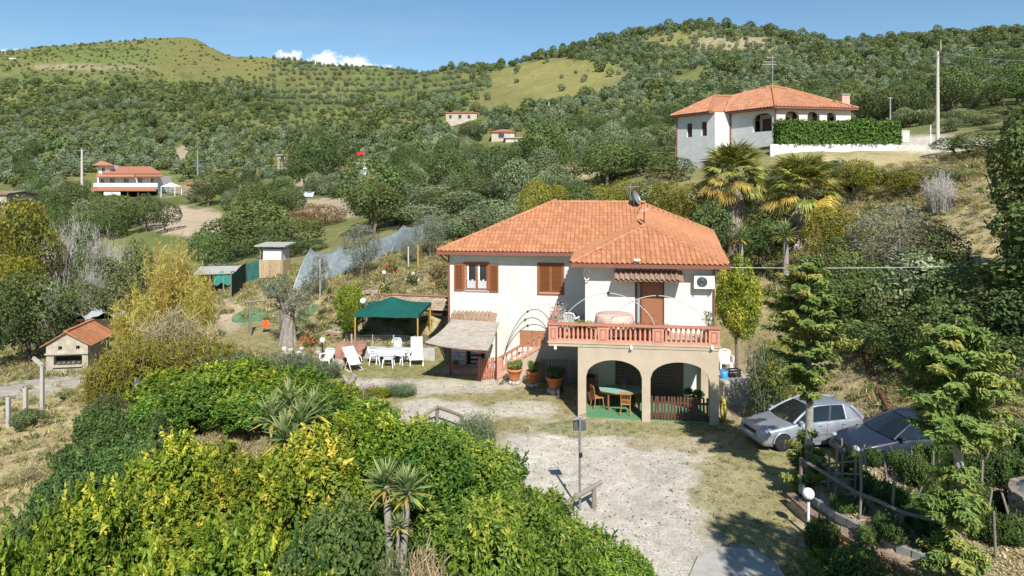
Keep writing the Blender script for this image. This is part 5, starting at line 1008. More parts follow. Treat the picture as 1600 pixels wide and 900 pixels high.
c1 = at(1252, 688); car('parked_car', 'silver five-door hatchback parked beside the house', (c1.x, c1.y, .0), R(11), SILVER).scale = (.95, .95, .95)
c2 = at(1392, 703); car('parked_car', 'dark blue car with its tailgate raised, half hidden by the conifer', (12.55, 21.95, .06), R(5), NAVY, True)

# ------------------------------------------------------------------ vegetable plot in front of the cars
BLOCKC = M('tan_block', (.44, .34, .22), .9, .2, 5, .4, 25, obrand=.14); CAPG = M('grey_stone_cap', (.27, .27, .25), .9, .22, 5, .5, 20, obrand=.18); BROWNCAP = M('brown_coping', (.25, .17, .125), .9, .2, 6, .3, obrand=.1)
pw = thing('plot_wall', 'curved low retaining wall of tan blocks with brown coping below the vegetable plot', 'wall', (8.4, 16.6, 0)); o0 = Vector(pw.location)
curve = [Vector(q) for q in ((7.66, 18.6, 0), (7.72, 17.9, 0), (7.92, 17.0, 0), (8.22, 16.2, 0), (8.65, 15.4, 0), (9.2, 14.6, 0), (9.9, 13.8, 0), (10.8, 13.0, 0))]
def along(c, step):
    out = []; acc = 0
    for i in range(len(c)-1):
        a, b = c[i], c[i+1]; l_ = (b-a).length; s = acc
        while s < l_: out.append((a.lerp(b, s/l_), math.atan2((b-a).y, (b-a).x))); s += step
        acc = s-l_
    return out
me = MB().box((0, 0, 0), (.375, .16, .17)).mesh('block', BLOCKC); mc = MB().box((0, 0, 0), (.33, .24, .06)).mesh('coping_brick', BROWNCAP); mg = MB().box((0, 0, 0), (.33, .13, .2)).mesh('kerb_stone', CAPG)
for j in range(2):
    for k, (p, a) in enumerate(along(curve, .39)):
        o = obj('block', me, pw, p-o0+Vector((math.cos(a)*.19*(j % 2), math.sin(a)*.19*(j % 2), .04+.18*j)), (0, 0, a+r.normal()*.02))
for k, (p, a) in enumerate(along(curve, .345)):
    obj('coping_brick', mc, pw, p-o0+Vector((0, 0, .345+r.normal()*.004)), (0, 0, a+r.normal()*.02)); nrm = Vector((-math.sin(a), math.cos(a), 0)); obj('kerb_stone', mg, pw, p-o0+nrm*.30+Vector((0, 0, .50+r.normal()*.01)), (r.normal()*.03, r.normal()*.03, a+r.normal()*.03))
MB().tube([p+Vector((-.12, -.10, .22))-o0 for p in curve[2:]], .03, 6).build('pipe', M('rusty_red_pipe', (.36, .11, .06), .7, .2, 5), pw)
lp = at(1263, 838); gl = thing('garden_lamp', 'round white globe lamp on a short post by the curved wall', 'lamp', lp); MB().tube([(0, 0, 0), (0, 0, .95)], .04, 8).build('post', M('white_paint', (.72, .71, .68), .6, .08, 5), gl); GLOBE = M('white_globe', (.82, .82, .80), .6, .03, 4); MB().ball((0, 0, 1.07), .145, 20, 14).build('globe', GLOBE, gl); MB().lathe([(.07, .9), (.06, .96)], 12).build('collar', DARK, gl)
q = [Vector(v) for v in ((8.0, 18.9, 1.25), (8.7, 17.3, 1.05), (9.2, 16.1, 1.1), (10.2, 15.5, 1.0))]
fr = thing('timber_rail', 'long weathered pole rail running along the edge of the vegetable plot', 'fence', (8.0, 18.9, .5)); o0 = Vector(fr.location)
for i in range(3): MB().tube([q[i]-o0, q[i].lerp(q[i+1], .5)-o0+Vector((0, 0, .02)), q[i+1]-o0], .05, 7).build('rail', GREYW, fr)
for p in q: MB().tube([(p.x-o0.x, p.y-o0.y, -.1), (p.x-o0.x, p.y-o0.y, p.z-o0.z+.04)], .05, 7).build('post', GREYW, fr)
MB().tube([q[1]-o0, Vector((9.2, 17.0, .5))-o0], .035, 6).build('brace', GREYW, fr); MB().tube([q[1]-o0, Vector((8.1, 17.6, .55))-o0], .035, 6).build('brace', GREYW, fr)
# stakes: each its own thing
stk = [(1343, 812, 706), (1354, 760, 698), (1307, 778, 690), (1315, 744, 685), (1396, 820, 745), (1385, 772, 708), (1434, 800, 760), (1438, 752, 718), (1424, 735, 704), (1458, 748, 704), (1510, 800, 745), (1540, 750, 700), (1546, 825, 765), (1573, 830, 773), (1556, 872, 798), (1536, 780, 720), (1567, 746, 712)]
for si, (px_, yb, yt) in enumerate(sorted(stk)):
    b = G(px_, yb, 12, 26); h = (yb-yt)*b.y/F; t = thing('plant_stake', nth(si)+' wooden stake from the left in the vegetable plot', 'stake', b, 0, 'stakes in the vegetable plot'); MB().tube([(0, 0, -.15), (r.normal()*.02, r.normal()*.02, h*.5), (r.normal()*.05, r.normal()*.05, h)], [.035, .032, .028], 6).build('stake', GREYW, t)
hf = thing('hurdle', 'small ladder-like hurdle of rough branches at the corner of the vegetable plot', 'fence', G(1290, 775, 14, 24)); 
for k, (zz, l_) in enumerate(((.15, .75), (.38, .8), (.62, .85), (.84, .9))): MB().tube([(-.1, 0, zz), (l_+.2, .1, zz+r.normal()*.05)], .03, 6).build('rail', GREYW, hf)
for x in (.1, .45, .8): MB().tube([(x, .04, -.1), (x+.02, .04, 1.0+.1*r.random())], .03, 6).build('upright', GREYW, hf)
# round dry-stone tank at the right edge
rt = thing('stone_tank', 'round dry-stone tank at the edge of the vegetable plot', 'tank', G(1662, 830, 10, 22)); rs = MB().box((0, 0, 0), (.30, .2, .085)).mesh('stone', M('brown_dry_stone', (.24, .20, .16), .95, .3, 3, .7, 12, obrand=.25))
for j in range(9):
    for k in range(18):
        a = 2*math.pi*(k+.5*(j % 2)+r.normal()*.06)/18; obj('stone', rs, rt, (.95*math.cos(a), .95*math.sin(a), .05+j*.095), (r.normal()*.05, r.normal()*.05, a+math.pi/2+r.normal()*.08), (1+r.normal()*.12, 1+r.normal()*.1, 1))
MB().lathe([(.9, .0), (.9, .86), (.02, .9)], 24, cap=False).build('fill', CONC, rt)
# concrete pad at the bottom of the drive
pd = [at(1075, 905), at(1090, 872), at(1130, 858), at(1180, 862), at(1215, 885), at(1235, 915), at(1235, 1100), at(1060, 1100)]
m = MB(); m.prism([(p.x, p.y) for p in pd], -.1, .07); o = m.build('pavement', CONC, None, kind='structure', bevel=.03)
# embankment timber edging behind the silver car
a, b = on(1330, 520, 20), on(1392, 652, 18); tb_ = thing('timber_edging', 'long dark timber edging climbing the bank behind the cars', 'edging', (b.x, b.y, b.z)); MB().bar(Vector((0, 0, .1)), a-b+Vector((0, 0, .1)), .22, .3).build('beam', WOODD, tb_)

# ------------------------------------------------------------------ garden behind the lawn
RB = M('buff_brick', (.47, .36, .25), .9, .2, 6, .3, obrand=.16); RBC = M('red_coping', (.36, .19, .13), .9, .2, 6, .3, obrand=.12)
a, b = P(585, 458, 42.3), P(700, 462, 41.2); rw = thing('retaining_wall', 'buff brick retaining wall under the rose bed behind the gazebo', 'wall', (a.x, a.y, 0)); d_ = (b-a); ang = math.atan2(d_.y, d_.x); L_ = d_.xy.length; rw.rotation_euler[2] = ang; bk = MB().box((0, 0, 0), (.33, .2, .13)).mesh('brick', RB); bc = MB().box((0, 0, 0), (.4, .28, .05)).mesh('coping_brick', RBC); zt = a.z-.05
for j in range(6):
    for k in range(int(L_/.345)+1): obj('brick', bk, rw, (k*.345+.17*(j % 2), r.normal()*.006, zt-.07-.14*j), (r.normal()*.01, 0, r.normal()*.015))
for k in range(int(L_/.41)+1): obj('coping_brick', bc, rw, (k*.41+.2, -.02, zt+.028), (0, 0, r.normal()*.02))
MB().bb((-.1, .11, zt-1.2), (L_, .5, zt-.02)).build('core', SOILM, rw)
# low concrete wall with wire fence before the gazebo
a, b = P(548, 528, 35.4), P(680, 533, 34.9); lw = thing('low_wall', 'low grey concrete wall at the back of the lawn', 'wall', (a.x, a.y, 0), math.atan2(b.y-a.y, b.x-a.x)); L_ = (b-a).xy.length; MB().bb((0, -.1, -.2), (L_, .12, .62)).build('wall', CONC, lw, bevel=.03)
wf = thing('wire_fence', 'sagging wire fence on posts along the low grey wall', 'fence', (a.x, a.y, .62), math.atan2(b.y-a.y, b.x-a.x))
for k in range(5): MB().tube([(L_*k/4+.05, 0, 0), (L_*k/4+.05, 0, .62)], .045 if k in (0, 2) else .025, 6).build('post', CONC, wf)
m = MB()
for k in range(6): m.tube([(L_*i/12, 0, .08+.1*k-.02*math.sin(i*.8)) for i in range(13)], .005, 3)
for i in range(50): m.tube([(L_*i/50, 0, .06), (L_*i/50, 0, .6)], .003, 3)
m.build('wire', METAL, wf, kind='stuff')
def globe_lamp(label, p, h, rad=.15, post=DARK): t = thing('garden_lamp', label, 'lamp', p); MB().tube([(0, 0, -.1), (0, 0, h)], .035, 8).build('post', post, t); MB().ball((0, 0, h+rad*.9), rad, 16, 10).build('globe', GLOBE, t); return t
g_ = on(600, 449, 36); globe_lamp('white globe lamp on a dark post above the gazebo roof', g_, 20*g_.y/F, .13)
g_ = P(504, 536, 35.6); globe_lamp('white globe lamp beside the brick steps', Vector((g_.x, g_.y, gz(g_.x, g_.y))), .75, .15)
g_ = P(567, 492, 38.6); globe_lamp('white globe lamp tucked behind the gazebo corner', Vector((g_.x, g_.y, gz(g_.x, g_.y))), max(.5, P(567, 468, 38.6).z-gz(g_.x, g_.y)-.25), .17)
# brick steps and stone basin left of the lawn
bs = thing('brick_steps', 'tumbled red brick steps beside the lone plastic chair', 'steps', at(527, 572)); bb_ = MB().box((0, 0, 0), (.5, .24, .10)).mesh('brick', RBC)
for j in range(8):
    for k in range(3): obj('brick', bb_, bs, (-.35+k*.5+.04*j+r.normal()*.02, .1+.16*j, .08+.1*j), (r.normal()*.05, r.normal()*.05, r.normal()*.1-.1))
sb = thing('stone_basin', 'pale rendered stone bench end beside the brick steps', 'bench', at(556, 557)); m = MB(); m.bb((-.4, -.3, 0), (.4, .35, .62)); m.build('block', ROUGHSTONE, sb, bevel=.08); MB().box((-.1, .05, .67), (1.3, .62, .08), rz=.15).build('slab', RBC, sb)
rk = thing('boulder', 'rounded pale boulder between the lone chair and the deck chair', 'boulder', at(528, 577)); m = MB(); m.ball((0, 0, .22), .33, 12, 9, (1, .8, .85)); mm_ = m.mesh('boulder', ROUGHSTONE)
for v in mm_.vertices: v.co += Vector(v.co).normalized()*.06*mnoise.noise(v.co*3)
obj('boulder', mm_, rk)
# stepping path slabs
for i, (px_, py_) in enumerate(((527, 520), (545, 503), (560, 487), (573, 470), (583, 458))):
    p = on(px_, py_, 34); t = thing('path_slab', nth(i)+' slab from the bottom of the stepped path left of the gazebo', 'slab', p+Vector((0, 0, .06)), R(-30+r.uniform(-5, 5)), 'slabs of the stepped path'); MB().box((0, 0, 0), (1.1, .8, .12)).build('slab', CONC, t, bevel=.02); MB().box((0, -.43, -.02), (1.1, .05, .12)).build('red_edge', RBC, t)
# old olive trunk
def old_olive():
    base = on(450, 540, 30); t = thing('old_olive_tree', 'gnarled old olive with a thick split trunk and thin crown', 'olive tree', base); q_ = np.random.default_rng(77); m = MB()
    for k in range(7):
        a = k*.9; rr = .26; m.tube([(math.cos(a)*rr*1.5, math.sin(a)*rr*1.5, -.2), (math.cos(a)*rr*1.05, math.sin(a)*rr, .5), (math.cos(a+.5)*rr*.8, math.sin(a+.5)*rr*.8, 1.3), (math.cos(a+.9)*rr*.85+.1, math.sin(a+.9)*rr*.8, 2.1)], [.24, .19, .16, .10], 7)
    ends = []
    for k in range(6):
        a = k*1.05; e = Vector((math.cos(a)*.9+.1, math.sin(a)*.8, 2.9+.5*math.sin(k*2.2))); m.tube([(.1*math.cos(a), .1*math.sin(a), 1.7), (math.cos(a)*.45, math.sin(a)*.4, 2.4), e], [.12, .08, .04], 6); ends.append(e)
    m.build('trunk', M('gnarled_bark', (.27, .235, .2), .95, .45, 5, 1.0, 9, stretch=(3, 3, .7)), t); cl = [(e.x+q_.normal()*.35, e.y+q_.normal()*.3, e.z+q_.normal()*.3, q_.uniform(.3, .5)) for e in ends for _ in range(3)]; cl += [(-.7, -.2, 1.75, .35), (.75, .1, 1.6, .3)]
    p, n_, i = clump_cloud(cl, 4200, q_, .9, cull=.5); obj('crown', leaf_mesh('crown', p, n_, .13, .34, F_OLIVE_S, .35+q_.normal(size=len(p))*.22, q_), t)
old_olive()
# swing
sg = on(415, 520, 30); sw = thing('garden_swing', 'rough wooden swing frame with a small orange seat near the old olive', 'swing', sg, R(25)); WD2 = GREYW
for x in (-.9, .9):
    for s in (-1, 1): MB().tube([(x, s*.65, -.05), (x, s*.04, 1.95)], .06, 6).build('leg', WD2, sw)
MB().tube([(-1.2, 0, 1.95), (1.2, 0, 1.98)], .06, 7).build('crossbar', WD2, sw); ORP = M('orange_plastic', (.62, .13, .03), .45, .1, 4)
m = MB(); m.bb((-.22, -.18, .35), (.22, .18, .39)); m.bb((-.22, .14, .39), (.22, .18, .72)); m.build('seat', ORP, sw, bevel=.02)
for x in (-.2, .2): MB().tube([(x, 0, .4), (x*1.1, 0, 1.95)], .01, 4).build('rope', PALEI, sw)
for px_, py_, sx, lb in ((392, 499, 1.2, 'green turf mat on the ground left of the swing'), (476, 500, .9, 'green turf mat on the ground behind the old olive')):
    p = on(px_, py_, 30); t = thing('turf_mat', lb, 'mat', p, .2); m = MB(); n_ = 20; m.lathe([(.01, .03), (.95, .03), (1.0, .02), (1.0, -.1)], n_, cap=False); o = m.build('mat', M('turf_green', (.115, .20, .10), .95, .35, 3) if sx == 1.2 else bpy.data.materials['turf_green'], t); o.scale = (sx, sx*1.2, 1)
    g0 = gz(p.x, p.y)
    for v in o.data.vertices: q_ = o.scale; v.co.z += gz(p.x+v.co.x*sx, p.y+v.co.y*sx*1.2)-g0+.03
# netted greenhouse tunnel
NET = M('shade_net', (.2, .26, .28), .7, .22, 1.5, .5, 30, stretch=(3, 3, 1)); 
m_, n_, l_, p_ = newmat('translucent_net'); p_.inputs['Base Color'].default_value = (.21, .25, .265, 1); p_.inputs['Roughness'].default_value = .6; zz = n_.new('ShaderNodeTexNoise'); zz.inputs['Scale'].default_value = 3.5; zz.inputs['Detail'].default_value = 10; tt = n_.new('ShaderNodeTexCoord'); l_.new(tt.outputs['Object'], zz.inputs[0]); mr = n_.new('ShaderNodeMapRange'); mr.inputs[1].default_value = .3; mr.inputs[2].default_value = .7; mr.inputs[3].default_value = .6; mr.inputs[4].default_value = .95; l_.new(zz.outputs[0], mr.inputs[0]); l_.new(mr.outputs[0], p_.inputs['Alpha']); NETT = m_
tn = thing('net_tunnel', 'long pale blue net-covered growing tunnel on the slope behind the lawn', 'greenhouse', P(455, 455, 49.5)); o0 = Vector(tn.location); fr_ = [(455, 458, 388, 49.0), (505, 452, 386, 50), (560, 438, 372, 52), (610, 415, 352, 55), (650, 400, 344, 58), (692, 385, 352, 61)]
rows = []; st_m = []
for i in range(len(fr_)*6-5):
    f = i/6; k = min(int(f), len(fr_)-2); g = f-k; a, b = fr_[k], fr_[k+1]; x, yb, yt, D = [a[j]+(b[j]-a[j])*g for j in range(4)]; bf = P(x, yb, D); tp_ = P(x, yt, D+1.8); bf.z = gz(bf.x, bf.y)-.05; row = []; H_ = tp_.z-bf.z; dirn = Vector((.35, 1, 0)).normalized()
    sagg = .16*abs(math.sin(math.pi*f))**.6
    for j in range(13):
        c = -1+j/6; s_ = (1-abs(c))**.8; q = bf+dirn*(2.2+2.2*c)+Vector((0, 0, H_*(s_*(1-sagg*s_))))
        q.z += .03*math.sin(i*1.9+j*.7)*(0 < s_ < 1); q += dirn*.05*math.sin(i*2.3+j*1.1); row.append(q-o0)
    rows.append(row)
loft(rows).build('net', NETT, tn)
for i in range(0, len(rows), 6): MB().tube([p-Vector((0, 0, .06)) for p in rows[i]], .035, 6).build('hoop', METAL, tn)
m = MB(); e = rows[0]; m.add(e, [tuple(range(len(e)))]); m.build('end_sheet', NET, tn)
# pole rail beside the tunnel
a, b = P(555, 478, 42.5), P(662, 430, 48); a.z = gz(a.x, a.y)+.5; b.z = gz(b.x, b.y)+.5; rail('long pale pole rail running up the slope before the net tunnel', [a, b], [a.lerp(b, .02), a.lerp(b, .5), a.lerp(b, .98)], rad=.05)
for px_, yb, yt, lb in ((653, 422, 383, 'yellow wooden post standing near the house corner'), (638, 420, 386, 'grey wooden post among the olives behind the rose bed'), (500, 470, 405, 'thin pale pole in front of the net tunnel')):
    p = on(px_, yb, 40); t = thing('garden_post', lb, 'post', p); MB().tube([(0, 0, -.1), (0, 0, (yb-yt)*p.y/F)], .06 if px_ != 500 else .03, 7).build('post', YPOST if px_ == 653 else PALEI, t)
# sheds and screens left of the tunnel
def screen(label, pa, pb, h, D1, D2, mat):
    a, b = P(pa[0], pa[1], D1), P(pb[0], pb[1], D2); a.z, b.z = gz(a.x, a.y), gz(b.x, b.y); t = thing('screen_panel', label, 'screen', a); d = b-a; rows = []
    for i in range(9): rows.append([a.lerp(b, i/8)-a+Vector((0, .05*math.sin(i*1.7+j), h*j/4-.05*math.sin(i*.9)*(j == 4))) for j in range(5)])
    m = loft(rows); rows2 = [[q+Vector((.01, .03, 0)) for q in R_] for R_ in rows]; m.add([p for q in rows2 for p in q], [(j*5+i, (j+1)*5+i, (j+1)*5+i+1, j*5+i+1) for j in range(8) for i in range(4)], True); m.build('fabric', mat, t)
    for q in (Vector(), d): MB().tube([q+Vector((0, 0, -.2)), q+Vector((0, 0, h+.25))], .05, 6).build('post', GREYW, t)
DGREEN = M('dark_green_mesh', (.015, .055, .045), .8, .2, 4); TEALM = M('teal_mesh', (.03, .13, .11), .8, .3, 3)
screen('dark green mesh screen panel, the one facing sideways', (361, 468), (384, 452), 2.0, 52, 58, DGREEN); screen('teal mesh screen panel beside the wooden hut', (385, 452), (408, 445), 1.8, 58.3, 59, TEALM)
h0 = P(430, 444, 58.5); h0.z = gz(h0.x, h0.y); hut = thing('garden_hut', 'small wooden hut with a white upper panel and flat roof', 'hut', h0, R(-6)); 
for k in range(10): MB().bb((-1.05+k*.21, -.8, -.1), (-.85+k*.21, -.74, 1.45)).build('plank', M('hut_plank', (.42, .31, .18), .9, .2, 5, obrand=.15) if k == 0 else bpy.data.materials['hut_plank'], hut)
MB().bb((-1.04, -.73, -.1), (1.04, .8, 1.44)).build('carcass', bpy.data.materials['hut_plank'], hut); MB().bb((-.75, -.7, 1.45), (.95, .7, 2.35)).build('upper_panel', M('white_sheet', (.62, .60, .56), .9, .1, 3), hut); MB().box((0, 0, 2.7), (2.7, 2.2, .1), m=Matrix.Rotation(R(4), 3, 'X')).build('roof', CONC, hut)
for sx in (-.95, .95): MB().bar((sx, -.75, 1.4), (sx, -.75, 2.65), .08).build('post', GREYW, hut)
h0 = P(342, 466, 60); h0.z = gz(h0.x, h0.y); cp = thing('hen_coop', 'low open lean-to shelter with teal netting beside the reeds', 'coop', h0, R(12)); MB().box((0, 0, 2.0), (3.6, 2.6, .08), m=Matrix.Rotation(R(8), 3, 'X')).build('roof', CONC, cp)
for x in (-1.6, -.5, .6, 1.6): MB().bar((x, -1.1, -.1), (x, -1.1, 1.9), .1).build('post', GREYW, cp)
MB().bb((-1.7, .9, -.1), (1.7, 1.0, 2.0)).build('back_wall', WOODD, cp); m = loft([[(-.2+.19*i, -1.15+.04*math.sin(i*2), 1.9-.25*j-.15*math.sin(i*1.3)) for j in range(5)] for i in range(11)]); m.build('netting', M('teal_net', (.03, .22, .17), .8, .3, 4), cp)
# ------------------------------------------------------------------ stone shed and fence posts down on the left
h0 = P(124, 574, 44); h0.z = gz(h0.x, h0.y); sh = thing('stone_shed', 'small rendered shed with a rusty orange gabled roof among the reeds', 'shed', h0, R(10)); SHW = M('stained_render', (.42, .37, .29), .95, .25, 2.5, .5, 20, dirt=.55)
W_, Dp, E_2, Rg = 1.18, 1.7, 2.05, 2.75
m = MB(); holes_wall(m, -W_, W_, -.4, 1.5, -Dp, [(-.75, .85, .72, 1.3)], .35); holes_wall(m, -W_, W_, 1.5, E_2, -Dp, [(-.5, -.28, 1.66, 1.9), (.5, .72, 1.66, 1.9)], .3); m.add([(-W_, -Dp, E_2), (W_, -Dp, E_2), (0, -Dp, Rg)], [(0, 1, 2)])
for sx in (-1, 1): m.add([(sx*W_, -Dp, -.4), (sx*W_, Dp, -.4), (sx*W_, Dp, E_2), (sx*W_, -Dp, E_2)], [(0, 1, 2, 3)])
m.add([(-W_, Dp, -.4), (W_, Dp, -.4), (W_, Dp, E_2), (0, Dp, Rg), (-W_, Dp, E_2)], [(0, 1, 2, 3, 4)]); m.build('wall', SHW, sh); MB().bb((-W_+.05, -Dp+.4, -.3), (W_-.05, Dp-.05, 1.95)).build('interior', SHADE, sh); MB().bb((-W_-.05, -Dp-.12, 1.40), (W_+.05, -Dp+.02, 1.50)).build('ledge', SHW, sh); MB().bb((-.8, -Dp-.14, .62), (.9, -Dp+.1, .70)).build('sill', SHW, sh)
RUST = M('rusty_sheet_roof', (.44, .18, .08), .85, .25, 4, .3, dirt=.35, obrand=.12)
for sx in (-1, 1):
    for k in range(5): y0 = -Dp-.2+k*.78; MB().slab([(0, y0, Rg+.08), (0, y0+.75, Rg+.08), (sx*(W_+.3), y0+.75, E_2-.12), (sx*(W_+.3), y0, E_2-.12)], .05 if sx < 0 else -.05).build('roof_panel', RUST, sh)
MB().bar((0, -Dp-.22, Rg+.1), (0, Dp+.4, Rg+.1), .2, .08).build('ridge', RUST, sh)
m = MB()
for k in range(5): m.ball((-.5+k*.28, -Dp+.1, .82), .14, 8, 6, (1, .8, .7+.2*(k % 2)))
m.build('stored_sacks', M('dark_sack', (.14, .11, .085), .95, .3, 6), sh)
for i, (px_, yb, yt, lb) in enumerate(((13, 668, 621, 'leaning concrete fence post at the left picture edge'), (40, 665, 606, 'slim concrete fence post in front of the dirt path'), (66, 645, 572, 'tall concrete fence post with a bent arm by the dirt path'))):
    p = on(px_, yb, 18); h = (yb-yt)*p.y/F; t = thing('fence_post', lb, 'post', p); MB().box((0, 0, h/2-.1), (.15, .15, h+.2)).build('post', CONC, t, bevel=.015)
    if i == 2: MB().bar((0, 0, h), (-.5, .1, h+.35), .13).build('arm', CONC, t)
fnp = on(212, 668, 16); t = thing('net_post', 'leaning grey post holding torn dark netting beside the reeds', 'post', fnp); hh = 78*fnp.y/F; MB().tube([(-.25, 0, -.1), (0, 0, hh)], .05, 6).build('post', GREYW, t); loft([[(-.25*(1-j/6)+.22*i+.05*math.sin(i*2+j), .1*math.sin(i*1.2+j), hh*j/6*(1-.13*i)) for j in range(7)] for i in range(6)]).build('netting', M('torn_dark_net', (.07, .08, .075), .9, .3, 5), t)
t = thing('tarpaulin', 'crumpled grey tarpaulin behind the stone shed roof', 'tarpaulin', P(152, 492, 50)); rows = [[(-2+.4*i, -.6+.4*j, .25*math.sin(i*1.1+j)+.15*math.sin(i*2.7)) for j in range(5)] for i in range(11)]; loft(rows).build('sheet', M('grey_tarp', (.42, .44, .43), .6, .15, 3), t); MB().bb((-1.8, -.5, -1.6), (1.8, .9, -.25)).build('heap', SOILM, t)
# ------------------------------------------------------------------ house on the hill
r = np.random.default_rng(61)
BLUEW = brickmat('whitewashed_block', (.66, .66, .64), (.62, .62, .60), (.55, .55, .54), .6, .3, .015, .2, .9, msm=.6); PALE = M('pale_pink_render', (.64, .56, .50), .9, .08, 1.5); DKSH = M('dark_shutter', (.075, .03, .03), .7, .2, 5); FARTILE = tilemat('hill_house_tile', (.40, .175, .092), (.50, .235, .13), (.33, .2, .125))
hp0 = Vector((27.7, 72.0, 13.15)); hh = thing('hill_house', 'long white house with orange roof and arched loggia on the hillside', 'house', hp0)
def q3(px, py, D): return P(px, py, D)-hp0
EV = {'AL': q3(1047, 181, 81.5), 'AR': q3(1108, 174, 76.6), 'BR': q3(1132, 175, 77.3), 'C0': q3(1211, 166, 72.0), 'DR': q3(1341, 168.5, 73.7)}
zE = EV['C0'].z
for k in EV: EV[k].z = zE
bk1 = Vector((39.5, 85, 0))-hp0; bk2 = Vector((23.5, 90.5, 0))-hp0; bk1.z = bk2.z = zE
R1, R2, L1, L2_ = q3(1206, 135, 78), q3(1233, 140, 79.5), q3(1117, 150, 83), q3(1143, 151, 81.5)
rf = obj('roof', None, hh)
def tiled(poly, a, b, c, keep): return tile_spots(poly, a, b, c, .42, .6) if keep else []
polys = [([EV['AL'], EV['AR'], L1], 0, 1, 2), ([EV['AR'], EV['BR'], L2_, L1], 0, 1, 2), ([EV['BR'], EV['C0'], R1, L2_], 0, 1, 2), ([EV['C0'], EV['DR'], R2, R1], 0, 1, 2), ([EV['DR'], bk1, R2], 0, 1, 2), ([bk1, bk2, R1, R2], 0, 1, 2), ([bk2, EV['AL'], L1, L2_, R1], 0, 1, 2)]
m = MB(); sp = []
for pl, a, b, c in polys: m.add(pl, [tuple(range(len(pl)))])
m.build('underlay', FARTILE, rf); FTM = tile_mesh(.42, .7, FARTILE, .07)
for pl, a, b, c in (polys[0], polys[2], polys[3], polys[4]): sp += tile_spots(pl, pl[a], pl[b], pl[c], .42, .6)
place_tiles(sp, FTM, rf, 0, lambda s: s[0].y, FARTILE, r)
for a, b in ((EV['C0'], R1), (EV['AR'], L1), (EV['BR'], L2_), (R1, R2), (R2, EV['DR']), (L1, L2_), (L2_, R1), (EV['AL'], L1)): m = MB(); m.tube([a+Vector((0, 0, .05)), b+Vector((0, 0, .05))], .13, 6); m.build('ridge', FARTILE, rf)
def inset(k, d): c = Vector((31, 79.5, 0))-hp0; v = EV[k]-c; v.z = 0; return EV[k]-v.normalized()*d
foot = {k: inset(k, .75) for k in EV}; b1i, b2i = bk1*1.0, bk2*1.0; b1i.x -= .6; b1i.y -= .6; b2i.y -= .6
def wallseg(a, b, z0, z1, holes, mat, name='wall', arch=(), depth=.4):
    """wall from a to b; holes (f0,f1,z0,z1) along it; arch holes get curved heads"""
    a, b = Vector(a), Vector(b); L_ = (b-a).xy.length; ang = math.atan2(b.y-a.y, b.x-a.x); m = MB(); hs = [(f0*L_, f1*L_, c, d) for f0, f1, c, d in holes]
    holes_wall(m, 0, L_, z0, z1, 0, hs, depth); o = m.build(name, mat, hh, (a.x, a.y, 0), (0, 0, ang)); m = MB()
    for f0, f1, c, d in [hs[i] for i in arch]:
        m = MB(); n_ = 12; rise = min(.5, (f1-f0)*.32)
        for i in range(n_):
            x0, x1 = f0+(f1-f0)*i/n_, f0+(f1-f0)*(i+1)/n_; za, zb = [d-rise+rise*math.sqrt(max(0, 1-((x-(f0+f1)/2)/((f1-f0)/2))**2)) for x in (x0, x1)]; m.add([(x0, .002, za), (x1, .002, zb), (x1, .002, d), (x0, .002, d), (x0, depth, za), (x1, depth, zb)], [(0, 1, 2, 3), (0, 4, 5, 1)])
        m.build('arch_head', mat, hh, (a.x, a.y, 0), (0, 0, ang))
    for f0, f1, c, d in hs: MB().bb((f0-.05, depth+.9 if arch else depth-.2, c-.05), (f1+.05, depth+.95 if arch else depth-.15, d)).build('shutter' if not arch else 'loggia_back', DKSH if not arch else PALE, hh, (a.x, a.y, 0), (0, 0, ang))
    return a, ang, L_
zt = zE-.05
wallseg(foot['AL'], foot['AR'], -3.2, zt, [(.28, .42, zt-2.6, zt-1.0), (.66, .80, zt-2.6, zt-1.0)], BLUEW)
wallseg(foot['AR'], foot['BR'], -3.2, zt, [], BLUEW)
a, ang, L_ = wallseg(foot['BR'], foot['C0'], -3.2, zt, [(.52, .93, zt-2.45, zt-.45)], BLUEW, arch=(0,)); m = MB(); m.bb((L_*.62, .9, zt-2.4), (L_*.9, 1.2, zt-1.0)); m.build('loggia_shutter', DKSH, hh, (a.x, a.y, 0), (0, 0, ang)); m = MB(); m.bb((L_*.45, -.08, -1.4), (L_*.98, -.003, -.35)); m.build('brown_band', M('oxblood_band', (.16, .045, .04), .8, .15, 3), hh, (a.x, a.y, 0), (0, 0, ang))
a, ang, L_ = wallseg(foot['C0'], foot['DR'], -2, zt, [(.13, .31, .2, zt-.35), (.42, .58, .2, zt-.35), (.68, .80, .2, zt-.4)], PALE, arch=(0, 1, 2)); m = MB(); m.bb((L_*.16, 1.2, .2), (L_*.26, 1.28, zt-.9)); m.bb((L_*.72, .8, .2), (L_*.78, .88, zt-.9)); m.build('loggia_door', DKSH, hh, (a.x, a.y, 0), (0, 0, ang))
wallseg(foot['DR'], b1i, -2, zt, [], PALE); wallseg(b1i, b2i, -2, zt, [], PALE); wallseg(b2i, foot['AL'], -3.2, zt, [], BLUEW)
m = MB()
for a, b in (('AL', 'AR'), ('AR', 'BR'), ('BR', 'C0'), ('C0', 'DR')):
    p_, q_ = EV[a], EV[b]; m.add([p_+Vector((0, 0, .02)), q_+Vector((0, 0, .02)), q_+Vector((0, 0, -.2)), p_+Vector((0, 0, -.2))], [(0, 1, 2, 3)])
    fa, fb = foot[a].copy(), foot[b].copy(); fa.z = fb.z = zE-.2; m.add([p_+Vector((0, 0, -.2)), q_+Vector((0, 0, -.2)), fb, fa], [(0, 1, 2, 3)])
m.build('eave', FASCIA, rf)
